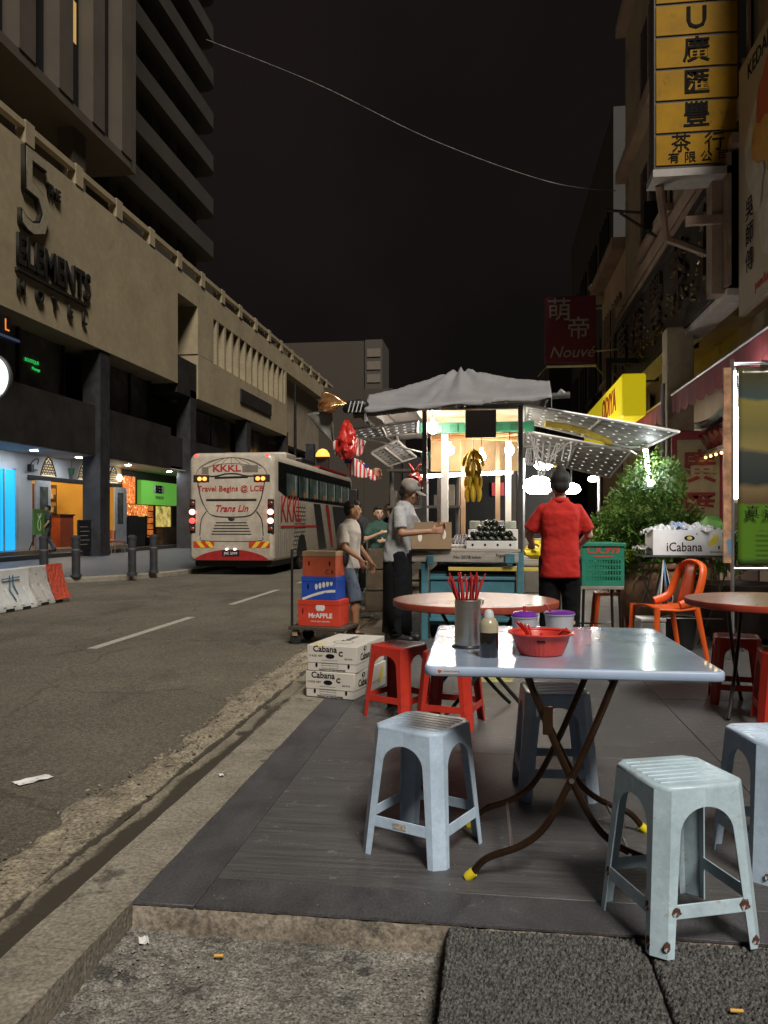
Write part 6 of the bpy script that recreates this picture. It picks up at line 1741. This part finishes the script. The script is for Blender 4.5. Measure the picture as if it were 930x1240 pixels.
    if hair == 'cap':
        capm = M('cap_grey', (.22,.20,.17), .8, var=.15, scale=12)
        b = MB(); E((0,.015,.062),(.092,.108,.082)); b.caps(hm @ Vector((-.06,-.0,.045)), hm @ Vector((.06,0,.045)), .06, .06)
        co = b.build('cap', capm, t, remesh=.009, smoothmod=2)
        b = MB(); rows = []
        for i in range(9):
            a = -1.15+2.3*i/8; rows.append((math.sin(a), math.cos(a)))
        P = [hm @ Vector((.085*sx, -.055-.035*cy_, .052-.02*(1-cy_))) for sx, cy_ in rows]; Q = [hm @ Vector((.080*sx, -.075-.105*cy_, .036-.03*(1-cy_))) for sx, cy_ in rows]
        vs = P+Q; b.add(vs, [(i,i+1,10+i,9+i) for i in range(8)]); b.build('peak', capm, co, solid=.006, smooth=60)
        b = MB(); b.ell(hm @ Vector((.035,-.098,.085)), (.016,.005,.010), 8, 6, hm.to_3x3()); b.build('cap_badge', WHITE, co)
    return t

base = dict(pelvis=(0,0,.90), chest=(0,0,1.20), neck=(0,.01,1.41), head=(0,-.01,1.53), sl=(.17,0,1.345), sr=(-.17,0,1.345), el=(.22,.02,1.07), er=(-.22,.02,1.07), wl=(.22,-.06,.83), wr=(-.22,-.06,.83),
            hl=(.085,0,.88), hr=(-.085,0,.88), kl=(.095,-.02,.48), kr=(-.095,-.02,.48), al=(.10,.0,.10), ar=(-.10,.0,.10))
def pose(**k): d = dict(base); d.update(k); return d

red_polo = M('red_polo', (.50,.026,.020), .8, var=.14, scale=6, bump=1, bscale=9, stretch=(1,1,.45), spec=.25)
blk_tr = M('black_cloth', (.005,.005,.006), .9, spec=.2, var=.3, scale=9)
p = W(678,632,7.0)
wom = person('person in red polo and black trousers working with back turned', (p.x,p.y,0), PI, pose(
    head=(.0,-.01,1.525), sl=(.165,0,1.335), sr=(-.165,0,1.335), el=(.255,-.06,1.10), wl=(.22,-.29,1.02), er=(-.245,-.05,1.10), wr=(-.20,-.28,1.02), hdl=(0,-1,-.1), hdr=(.1,-1,-.1), hnl=(0,0,-1), hnr=(0,0,-1)),
    SK3, red_polo, blk_tr, 'bun', head=(.22,0,.12), shirt_len=.13, scale=1.03, female=True, sleeve=.55)
# collar
b = MB(); b.lathe([(.075,0),(.070,.045)], 20, (0,.012,1.375), False, False); b.build('collar', red_polo, wom, solid=.008, smooth=60)

grey_polo = M('grey_stripe_polo', (.36,.36,.36), .8, var=.10, scale=5, bump=1, bscale=10, stretch=(1,1,.45), spec=.25, wear=(.27,.27,.28), wear_at=.54, wear_scale=12)
p = W(484,632,8.35)
man = person('person in grey cap and grey polo bending over the brown carton', (p.x,p.y,0), R(76), pose(
    neck=(0,-.06,1.40), head=(0,-.11,1.51), chest=(0,-.02,1.20), pelvis=(0,.03,.90), sl=(.17,-.04,1.34), sr=(-.17,-.04,1.34), el=(.23,-.12,1.10), wl=(.14,-.34,1.16), er=(-.22,-.10,1.10), wr=(-.12,-.36,1.12),
    hdl=(-.2,-1,.15), hdr=(.25,-1,.1), hnl=(-1,0,0), hnr=(1,0,0)),
    SK1, grey_polo, blk_tr, 'cap', head=(.38,0,.08), shirt_len=.06, scale=1.03)
b = MB(); b.lathe([(.085,0),(.074,.04)], 20, (0,-.045,1.365), False, False); b.build('collar', grey_polo, man, solid=.008, smooth=60)
# loose black apron over the trousers
b = MB()
rings = []
for z, w, d in ((.93,.176,.135),(.7,.178,.14),(.4,.17,.14),(.10,.175,.15)): rings.append([(w*math.cos(2*PI*k/20)*(1+.03*math.sin(3*k+z*5)), .03+d*math.sin(2*PI*k/20)*(1+.04*math.sin(4*k)), z) for k in range(20)])
b.ring(rings); b.build('apron', blk_tr, man, smooth=180)
tank = M('white_tee', (.60,.57,.52), .8, var=.10, scale=6, wear=(.42,.2,.18), wear_at=.66, wear_scale=5, bump=1, bscale=10, stretch=(1,1,.45), spec=.25)
jean = M('blue_denim', (.09,.125,.17), .85, var=.35, scale=7, bump=.2, bscale=70)
p = W(422,632,9.55)
boy = person('person in white tee and denim shorts striding past the trolley', (p.x,p.y,ROAD_Z+.02), R(70), pose(
    neck=(0,-.03,1.41), head=(0,-.06,1.53), el=(.24,-.02,1.08), wl=(.20,-.20,.90), er=(-.22,-.08,1.08), wr=(-.17,-.26,.96), hnl=(-1,0,0), hnr=(1,0,0),
    kl=(.09,.10,.50), al=(.09,.30,.22), kr=(-.09,-.16,.49), ar=(-.09,-.14,.10), fdl=(0,-.7,-.6), fdr=(0,-1,0), hdl=(0,-.3,-1), hdr=(.1,-.3,-1)),
    SK2, tank, jean, 'short', head=(.05,0,.45), shirt_len=.04, shorts=True, scale=.99)
# strap, shoulder bag, belt pouch
b = MB(); b.tube(smooth_path([(.08,.145,1.22),(.11,.10,1.38),(.115,.0,1.435),(.10,-.13,1.32),(.06,-.155,1.12)],6), .022, 6, flat=.6); b.build('bag_strap', BLACK, boy, smooth=60)
b = MB(); b.ell((-.20,-.06,.98),(.06,.06,.11)); b.build('shoulder_bag', M('bag_charcoal', (.03,.03,.033), .6, wear=(.3,.3,.3), wear_at=.66, wear_scale=20), boy, smooth=180)
b = MB(); b.ell((.17,-.02,.90),(.06,.09,.06)); b.build('pouch', M('pouch_olive', (.10,.085,.05), .8), boy, smooth=180)
# people farther down the street
p = W(458,632,13.0)
person('person in dark green top with arms folded beyond the stride', (p.x,p.y,-.1), R(25), pose(el=(.25,-.10,1.1), wl=(.05,-.2,1.08), er=(-.25,-.10,1.1), wr=(-.05,-.22,1.2)), SK3, M('dark_green_top', (.02,.06,.045), .8), jean, 'short', vox=.016, scale=.97)
p = W(471,632,13.6)
person('person in black clothes standing behind the cap wearer', (p.x,p.y,-.1), R(-10), pose(), SK2, blk_tr, blk_tr, 'long', vox=.016, scale=1.0)
p = W(432,632,15.5)
person('person with bushy black hair behind the striding figure', (p.x,p.y,-.1), R(190), pose(), SK2, M('black_top', (.02,.02,.022), .8), blk_tr, 'long', vox=.016, scale=1.06)
# cafe silhouette
p = W(54,632,27.6)
person('person in black shirt walking by the cafe doorway', (-15.75,26.75,.13), R(-55), pose(kl=(.09,-.12,.49), al=(.09,-.16,.12), kr=(-.09,.04,.48), ar=(-.09,.22,.16), wl=(.24,-.16,.86), el=(.26,.0,1.08)), SK2, M('black_top', (.02,.02,.022), .8), M('grey_trousers', (.06,.06,.07), .8), 'short', vox=.016, scale=1.04)
# ================================================================ jar, bush, crate, stand, chair, trolley
def lathe_thing(t, name, prof, mat, n=36): b = MB(); b.lathe(prof, n); return b.build(name, mat, t, smooth=50)
clay = M('clay', (.42,.24,.145), .75, var=.3, scale=5, bump=.5, bscale=24, wear=(.24,.14,.09), wear_at=.58, wear_scale=4)
p = W(786,632,8.95)
JX, JY = p.x, p.y
jar = thing('clay_jar', 'big brown clay water jar planted with a leafy bush', 'jar', (JX,JY,0))
lathe_thing(jar, 'jar_body', [(.19,0),(.22,.03),(.30,.25),(.355,.47),(.345,.60),(.30,.70),(.275,.73)], clay, 48)
b = MB(); b.lathe([(.276,.731),(.325,.74),(.335,.765),(.325,.79),(.285,.795),(.27,.78),(.265,.735)], 48, cap0=False, cap1=False); b.build('rim', clay, jar, smooth=50)
b = MB(); b.lathe([(.262,.74),(.262,.755)], 32); b.build('soil', M('soil', (.03,.022,.015), .95, bump=.8), jar)
# bush
leafm = M('leaf_green', (.09,.20,.035), .5, var=.5, scale=3, spec=.4, col2=(.19,.36,.06)); leafm2 = M('leaf_pale', (.15,.24,.05), .5, var=.4, scale=3)
def bush(label, base, clumps, n, leaf, seed, mats, name='bush', stems=True):
    rn = random.Random(seed)
    t = thing(name, label, 'bush', base)
    b = MB(); b.cur = 0
    for i in range(n):
        c, r = clumps[rn.randrange(len(clumps))]
        while True:
            q = Vector((rn.uniform(-1,1),rn.uniform(-1,1),rn.uniform(-1,1)))
            if .15 < q.length < 1: break
        q = q*(q.length**-.35)
        p = Vector(c) + Vector((q.x*r[0], q.y*r[1], q.z*r[2]))
        # a small spray of leaflets drooping outwards
        d = Vector((q.x, q.y, rn.uniform(-.7,.5))).normalized(); sd = d.orthogonal().normalized(); sd = (Matrix.Rotation(rn.random()*6, 3, d) @ sd)
        b.cur = 0 if rn.random() < .68 else 1
        for k in range(5):
            o = p + d*leaf*.5*k; s = 1 if k % 2 else -1
            tip = o + (d*.55+sd*s*.85+Vector((0,0,-.25))).normalized()*leaf*rn.uniform(.7,1.25)
            w = d*leaf*.30
            mid_ = (o+tip)/2 + Vector((0,0,leaf*.07))
            b.add([o, mid_+w, tip, mid_-w], [(0,1,2,3)])
    b.build('crown', mats, t, recalc=False)
    if stems:
        for i, (c, r) in enumerate(clumps):
            m = MB(); c = Vector(c); m.tube(smooth_path([(rn.uniform(-.06,.06),rn.uniform(-.06,.06),0), c*.45+Vector((rn.uniform(-.08,.08),0,.0)), c, c+Vector((0,0,r[2]*.6))],4), [.016]+[.013]*5+[.010]*4+[.006]*3, 6)
            m.build('stem', M('stem_brown', (.13,.085,.045), .8), t)
    return t
bush('dense feathery green bush growing from the clay jar', (JX,JY,.75), [((-.05,0,.62),(.34,.3,.30)),((.05,.02,.95),(.24,.24,.26)),((-.28,.02,.40),(.26,.26,.26)),((.10,-.02,.36),(.3,.3,.24)),((-.42,.06,.10),(.24,.24,.26)),((-.15,-.05,.12),(.28,.26,.22)),((.34,0,.42),(.2,.22,.18))], 2300, .07, 3, [leafm, leafm2])
bush('low leafy shrub with broad leaves behind the banana box', (JX+.72,JY+.35,.45), [((0,0,.45),(.32,.25,.26)),((.3,0,.52),(.22,.2,.2)),((-.3,0,.5),(.22,.2,.2))], 420, .075, 5, [leafm, leafm2])
# big round leaf over the box
lf = thing('leafy_plant', 'single big round leaf plant beside the newspapers', 'plant', W(862,660,8.5)-Vector((0,0,.0)))
b = MB(); b.add([(.12*math.cos(2*PI*k/16)*(1+.1*math.sin(3*k)), -.02*math.sin(4*PI*k/16), .2+.115*math.sin(2*PI*k/16)) for k in range(16)], [tuple(range(16))]); b.build('leaf', M('leaf_round', (.12,.3,.06), .4), lf, solid=.003)
b = MB(); b.tube([(0,.03,-.9),(0,.01,-.2),(0,.0,.2)], .009, 5); b.build('stem', MATS['stem_brown'], lf)
pot = thing('plant_tub', 'dark brown glazed planter tub behind the tripod stand', 'planter', W(893,632,8.5)-Vector((0,0,CAM_H)))
lathe_thing(pot, 'tub_body', [(.26,0),(.36,.05),(.42,.50),(.46,.56),(.46,.60),(.40,.60),(.38,.5)], M('dark_glaze', (.05,.032,.025), .4, var=.3))
bag('yellow_bag', 'knotted yellow plastic bag sitting on the jar rim', (JX-.27,JY-.16,.80), .085, ybag, 1.6, 3.)
# green crate on metal stand
cs = thing('metal_stand', 'black metal stool with worn plywood top under the green crate', 'stool', (W(724,632,7.7).x, W(724,632,7.7).y, 0), R(4))
b = MB(); b.box((-.20,-.20,.615),(.20,.20,.645)); b.build('top', M('worn_ply', (.26,.23,.19), .8, var=.3, scale=6), cs, bevel=.003)
for sx in (-1,1):
    for sy in (-1,1): b = MB(); b.tube([(sx*.185,sy*.185,0),(sx*.165,sy*.165,.614)], .014, 6); b.build('leg', BLACKMETAL, cs)
for sy in (-1,1): b = MB(); b.cyl((-.18,sy*.18,.25),(.18,sy*.18,.25),.009,n=6); b.build('brace', BLACKMETAL, cs)
cr_ = thing('green_crate', 'green plastic crate with red lettering and slotted sides', 'crate', (cs.location.x-.0, cs.location.y, .647), R(8))
gp = M('crate_green', (.02,.20,.125), .45, var=.15, scale=5, wear=(.015,.13,.085), wear_at=.6, wear_scale=5)
gd = M('crate_dark', (.008,.05,.035), .5)
CW, CD, CH = .20, .185, .405
b = MB(); b.box((-CW+.012,-CD+.012,0),(CW-.012,CD-.012,.012)); b.build('base', gp, cr_)
def crate_side(o, half, rot):
    """panel with real slots: strips between openings"""
    pts = []
    m = MB(); rows = (.07,.12,.175,.23)
    m.box((-half,o,0),(half,o+.010,.052)); m.box((-half,o,.262),(half,o+.010,CH-.03))
    z0 = .052
    for i in range(4):
        za = .052+.0525*i
        m.box((-half,o,za+.037),(half,o+.010,za+.0525))
    nb = 13
    for k in range(nb+1):
        x = -half+.03+(2*half-.06)*k/nb
        m.box((x-.0055,o+.001,.0525),(x+.0055,o+.009,.2615))
    m.box((-half,o+.0005,.0525),(-half+.03,o+.0095,.2615)); m.box((half-.03,o+.0005,.0525),(half,o+.0095,.2615))
    s = m.build('side', gp, cr_); s.rotation_euler = (0,0,rot); return s
crate_side(-CD, CW-.001, 0); crate_side(-CD, CW-.001, PI); 
crate_side(-CW, CD-.012, PI/2); crate_side(-CW, CD-.012, -PI/2)
for (a, c) in (((-CW-.012,-CD-.014,CH-.032),(CW+.012,-CD+.004,CH)),((-CW-.012,CD-.004,CH-.032),(CW+.012,CD+.014,CH)),((-CW-.014,-CD+.005,CH-.032),(-CW+.004,CD-.005,CH)),((CW-.004,-CD+.005,CH-.032),(CW+.014,CD-.005,CH))):
    m = MB(); m.box(a, c); m.build('rim', gp, cr_, bevel=.003)
crt = M('crate_print', (.5,.06,.04), .6)
text('lettering', 'C.K.999', .095, crt, cr_, (0,-CD-.002,.335), ext=.001, bold=.002); b = MB(); b.box((-.09,-CD-.0025,.272),(.09,-CD-.001,.282)); b.build('print_bar', crt, cr_)
# banana carton with newspapers on a folding stand
sp_ = W(826,632,7.95); FSX, FSY = sp_.x, sp_.y
fs = thing('folding_stand', 'thin folding stand of grey steel rods carrying the banana box', 'stand', (FSX,FSY,0))
ZT = .93
b = MB(); b.box((-.42,-.22,ZT-.022),(.46,.24,ZT-.004)); b.build('top', M('stand_top', (.05,.05,.05), .6), fs)
for x in (-.34,.36):
    for sgn in (-1,1): b = MB(); b.tube([(x+sgn*.16,-.2*sgn,0),(x,0,ZT*.6),(x-sgn*.05,.15*sgn,ZT-.022)], .010, 6); b.build('leg', M('rod_grey', (.13,.12,.11), .4, metal=.6), fs)
b = MB(); b.cyl((-.34,-.1,.3),(.36,-.1,.3),.008,n=6); b.build('brace', MATS['rod_grey'], fs)
bx_ = thing('banana_box', 'white open banana box printed with a yellow bunch on the stand', 'carton', (FSX+.03,FSY-.02,ZT-.003), R(2))
bwx, bdx, bhx = .355, .17, .245
white_card = M('white_card', (.66,.66,.66), .7, var=.06)
for (a, c) in (((-bwx,-bdx,0),(bwx,-bdx+.006,bhx)),((-bwx,bdx-.006,0),(bwx,bdx,bhx)),((-bwx,-bdx+.0065,0),(-bwx+.006,bdx-.0065,bhx)),((bwx-.006,-bdx+.0065,0),(bwx,bdx-.0065,bhx)),((-bwx+.007,-bdx+.007,0),(bwx-.007,bdx-.007,.006))):
    m = MB(); m.box(a, c); m.build('side', white_card, bx_)
yb_ = -bdx-.0015
text('print', 'iCabana', .125, INK, bx_, (-.06,yb_,.075), ext=.0004, bold=.001, sx=.85)
b = MB(); b.ell((-.01,yb_,.165),(.05,.0012,.026)); e_ = b.build('emblem', INK, bx_); b = MB(); b.ell((-.01,yb_-.001,.165),(.026,.0012,.018)); b.build('emblem', PRINT_Y, e_); b = MB(); b.ell((.0,yb_-.002,.165),(.01,.0012,.012)); b.build('emblem', white_card, e_)
text('print', 'BANANAS', .032, INK, bx_, (.255,yb_,.03), ext=.0004); text('print', 'H', .06, M('print_blue', (.08,.2,.4), .6), bx_, (.315,yb_,.195), ext=.0004, bold=.002); text('print', 'c', .05, INK, bx_, (.06,yb_,.21), ext=.0004)
banana_print(bx_, (.22,yb_-.0005,.135), .105, 'y')
b = MB(); b.ell((.265,yb_-.0015,.075),(.008,.0012,.018)); b.build('hand_hole', INK, bx_)
news = M('newsprint', (.5,.5,.5), .8, var=.25, scale=9, wear=(.16,.16,.17), wear_at=.55, wear_scale=22)
for i, (x, y, z, w, rz_, lab) in enumerate(((-.22,.0,.235,.38,.2,'crumpled newspaper heap at the left end of the banana box'),(.05,-.02,.255,.36,-.3,'peaked crumpled newspaper in the middle of the banana box'),(.2,.02,.23,.3,.5,'crumpled newspaper at the right end of the banana box'),(-.08,.05,.27,.30,1.2,'bluish crumpled newspaper topping the others in the box'))):
    b = MB(); b.grid(lambda u, v, i=i, w=w: (w*(u-.5), .26*(v-.5), .055*fb(u*3+i*7, v*3, 1.4, 4)+.06*math.sin(PI*u)*math.sin(PI*v)-.02), 18, 14)
    tag(b.build('newspaper', news if i < 3 else M('newsprint_blue', (.3,.36,.5), .8, var=.3, scale=9, wear=(.55,.55,.55), wear_at=.5, wear_scale=9), loc=(FSX+.03+x,FSY-.02+y,ZT+z), rz=rz_, solid=.002), lab, 'newspaper')
b = MB(); b.grid(lambda u, v: (.16*(u-.5), .3*(v-.5), .05*fb(u*4, v*4, 1.4, 4, 3.)), 12, 12)
tag(b.build('newspaper', news, loc=(FSX-.37,FSY,ZT+.06), rz=.1, solid=.004), 'folded newspapers squeezed beside the box on the stand', 'newspaper')
# bag with strings hanging from the stand
tb_ = thing('string_bag', 'clear bag of blue and white cords hanging from the stand', 'bag', (FSX-.22,FSY-.2,.42))
for k in range(9):
    a = 2*PI*k/9; b = MB(); b.tube(smooth_path([(0,0,.46),(.05*math.cos(a),.04*math.sin(a),.25),(.085*math.cos(a),.07*math.sin(a),.08),(.03*math.cos(a),.03*math.sin(a),0)],4), .008, 5); b.build('cord', [WHITE, M('cord_blue', (.15,.3,.5), .5), BLACK][k % 3], tb_)
# buckets and boxes under the stand
t = thing('bucket', 'black bucket on the floor behind the orange chair', 'bucket', (FSX-.05,FSY-.1,0)); lathe_thing(t, 'pail', [(.13,0),(.17,.30),(.18,.31),(.16,.31),(.12,.02)], BLACK); b = MB(); b.tube([(.175*math.cos(PI*i/10),0,.3+.03*math.sin(PI*i/10)) for i in range(11)], .005, 5); b.build('handle', ALU, t)
t = thing('foam_box', 'white foam box on the floor beside the black bucket', 'box', (FSX-.33,FSY-.1,0), R(6)); b = MB(); b.box((-.12,-.12,0),(.12,.12,.27)); b.build('box', WHITE, t, bevel=.01); b = MB(); b.box((-.125,-.125,.271),(.125,.125,.31)); b.build('lid', WHITE, t, bevel=.01)
# orange plastic chair seen from its side
oc = thing('orange_chair', 'orange plastic chair with tall open looped back', 'chair', (W(805,632,7.35).x, W(805,632,7.35).y, 0), R(-70))
om = M('orange_plastic', (.68,.10,.015), .35, var=.1, scale=6)
b = MB(); b.grid(lambda u, v: (-.22+.44*u, -.21+.42*v, .49+.012*math.cos((u-.5)*6)-.015*(1-abs(v*2-1))), 8, 8); b.build('seat', om, oc, solid=.02, smooth=60)
for sx in (-1,1):
    b = MB(); b.tube([(sx*.21,-.20,.485),(sx*.225,-.235,0)], [.030,.022], 6, flat=.7); b.build('leg', om, oc, smooth=60)
    b = MB(); b.tube([(sx*.205,.19,.485),(sx*.225,.29,0)], [.032,.022], 6, flat=.7); b.build('leg', om, oc, smooth=60)
b = MB(); b.tube(smooth_path([(-.215,.02,.50),(-.215,.17,.56),(-.205,.24,.70),(-.16,.285,.84),(0,.30,.885),(.16,.285,.84),(.205,.24,.70),(.215,.17,.56),(.215,.02,.50)],6), .020, 8, flat=2.0); b.build('back_loop', om, oc, smooth=60)
b = MB(); b.grid(lambda u, v: ((-.10+.20*u)*(1-.2*v), .20+.085*v, .49+.37*v), 4, 6); b.build('back_splat', om, oc, solid=.012, smooth=60)
# orange cone-ish folded item behind the stand: orange chair leg by the jar
t = thing('orange_stool', 'orange plastic stool between the crate stand and the jar', 'stool', (JX-.42,JY+.1,0)); 
for sx in (-1,1):
    for sy in (-1,1): b = MB(); b.tube([(sx*.14,sy*.14,.42),(sx*.18,sy*.18,0)], [.028,.022], 6); b.build('leg', om, t, smooth=60)
b = MB(); b.box((-.16,-.16,.421),(.16,.16,.45)); b.build('seat', om, t, bevel=.01)
# trolley with fruit cartons by the road edge
tr_ = thing('trolley', 'flat hand trolley with black handle on castors at the road edge', 'trolley', (W(392,632,9.25).x, W(392,632,9.25).y, ROAD_Z), R(-10))
b = MB(); b.box((-.34,-.24,.17),(.34,.24,.21)); b.build('deck', M('trolley_deck', (.05,.042,.035), .7, var=.3), tr_, bevel=.006)
for sx in (-1,1):
    for sy in (-1,1):
        b = MB(); b.lathe([(.045,-.02),(.068,-.016),(.068,.016),(.045,.02)], 18); w = b.build('castor', M('tyre', (.012,.012,.012), .8), tr_, smooth=40); w.rotation_euler = (PI/2,0,.2); w.location = (sx*.27,sy*.18,.068)
        b = MB(); b.box((-.03,-.035,.03),(.03,-.022,.1)); b.box((-.03,.022,.03),(.03,.035,.1)); f = b.build('fork', M('fork_wood', (.35,.24,.14), .6), tr_); f.location = (sx*.27,sy*.18,.068)
b = MB(); b.tube([(-.31,-.2,.21),(-.31,-.2,1.08),(-.31,.2,1.08),(-.31,.2,.21)], .016, 8); b.build('handle', BLACK, tr_)
def fruit_carton(label, z, w, d, h, mat, dx, rz_, fn, topm=None):
    t = thing('fruit_carton', label, 'carton', (tr_.location.x+dx, tr_.location.y+.0, ROAD_Z+z), rz_, 'fruit cartons stacked on the trolley')
    m = MB(); m.box((-w/2,-d/2,0),(w/2,d/2,h-.012)); m.build('box', mat, t, bevel=.004)
    m = MB(); m.box((-w/2-.003,-d/2-.003,h-.06),(w/2+.003,d/2+.003,h)); m.build('lid', topm or mat, t, bevel=.004)
    fn(t, -d/2-.0015); return t
redc = M('carton_red', (.55,.045,.02), .6, var=.1); orc = M('carton_orange', (.42,.075,.03), .6, var=.12); blc = M('carton_blue', (.015,.07,.42), .6, var=.1)
def f_red(t, y):
    text('print', 'MrAPPLE', .075, WHITE, t, (.02,y,.12), ext=.0005, bold=.002); text('print', 'APPLES NEW ZEALAND', .022, WHITE, t, (.02,y,.055), ext=.0005)
    for sx in (-1,1): b = MB(); b.ell((.02+sx*.022,y,.215),(.034,.0012,.042)); b.build('apple_mark', WHITE, t)
    b = MB(); b.ell((.035,y,.27),(.008,.0012,.02)); b.build('apple_mark', WHITE, t)
    b = MB(); b.ell((-.19,y-.002,.17),(.008,.001,.035)); b.build('hand_hole', INK, t)
def f_blue(t, y):
    b = MB(); b.ell((-.13,y,.15),(.010,.001,.04)); b.build('hand_hole', INK, t)
    for k in range(5): b = MB(); b.ell((-.03+.045*k,y,.15+.012*k),(.018,.001,.035)); b.build('white_mark', WHITE, t)
    b = MB(); P = [(-.2+.4*i/8,y,.02+.10*math.sin(PI*.5*i/8)) for i in range(9)]; b.add(P+[(x,y,z-.03) for x,_,z in reversed(P)], [tuple(range(18))]); b.build('white_mark', WHITE, t)
    for k in range(3): b = MB(); b.add([(0+.06*k,y-.001,.02),(.04+.06*k,y-.001,.02),(.1+.05*k,y-.001,.085),(.07+.05*k,y-.001,.085)], [(0,1,2,3)]); b.build('blue_mark', blc, t)
def f_or(t, y):
    for x in (-.12,.13): b = MB(); b.ell((x,y,.15),(.010,.001,.03)); b.build('hand_hole', INK, t)
    text('print', 'C R', .07, INK, t, (.13,y,.05), ext=.0005)
fruit_carton('red apple carton with white apple emblem, lowest on the trolley', .211, .50, .34, .30, redc, -.0, R(-8), f_red)
fruit_carton('blue and white carton between the two red ones', .511, .42, .33, .265, blc, -.0, R(-8), f_blue)
fruit_carton('orange red carton topping the trolley stack', .776, .40, .32, .29, orc, -.0, R(-8), f_or, brown)
# wooden slatted stools beside the cart
t = thing('wooden_rack', 'pale wooden slatted rack leaning beside the cart wheel', 'rack', (-.95, 8.75, 0), R(10))
for k in range(4): b = MB(); b.tube([(-.2+.13*k,0,0),(-.12+.10*k,.1,.72)], .016, 6); b.build('rail', M('pale_wood', (.42,.33,.22), .7), t)
for z in (.2,.4,.6): b = MB(); b.tube([(-.19,.03,z),(.18,.05,z)], .014, 6); b.build('slat', MATS['pale_wood'], t)
# fan-like dark bulk under the round table and low clutter
t = thing('crate_stack', 'dim stacked crates on the ground behind the cap wearer', 'crates', (-1.5, 11.4, -.02), R(8))
for k in range(3): b = MB(); b.box((-.3+.02*k,-.2,.3*k),(.3+.02*k,.2,.3*k+.285)); b.build('crate', M('dim_crate', (.2,.17,.13), .8, var=.3), t, bevel=.01)
# pipe and dark frames behind the cart
t = thing('scaffold', 'dark pipe frame with cluttered shelves behind the cart', 'frame', (-1.15, 13.2, -.02))
for x in (-.5,.6): b = MB(); b.cyl((x,0,0),(x,0,3.0),.035,n=8); b.build('pipe', M('pipe_rust', (.12,.10,.085), .6), t)
for z in (.9,1.5,2.1,2.9): b = MB(); b.box((-.55,-.2,z),(.65,.25,z+.04)); b.build('shelf', M('shelf_dark', (.08,.065,.05), .7), t)
for k in range(9): b = MB(); b.box((-.5+.12*k,-.15,.94 if k % 2 else 1.54),(-.41+.12*k,.1,(.94 if k % 2 else 1.54)+random.uniform(.15,.4))); b.build('tin', M('tin_%d' % (k % 3), [(.12,.1,.08),(.05,.05,.05),(.22,.19,.15)][k % 3], .6), t)
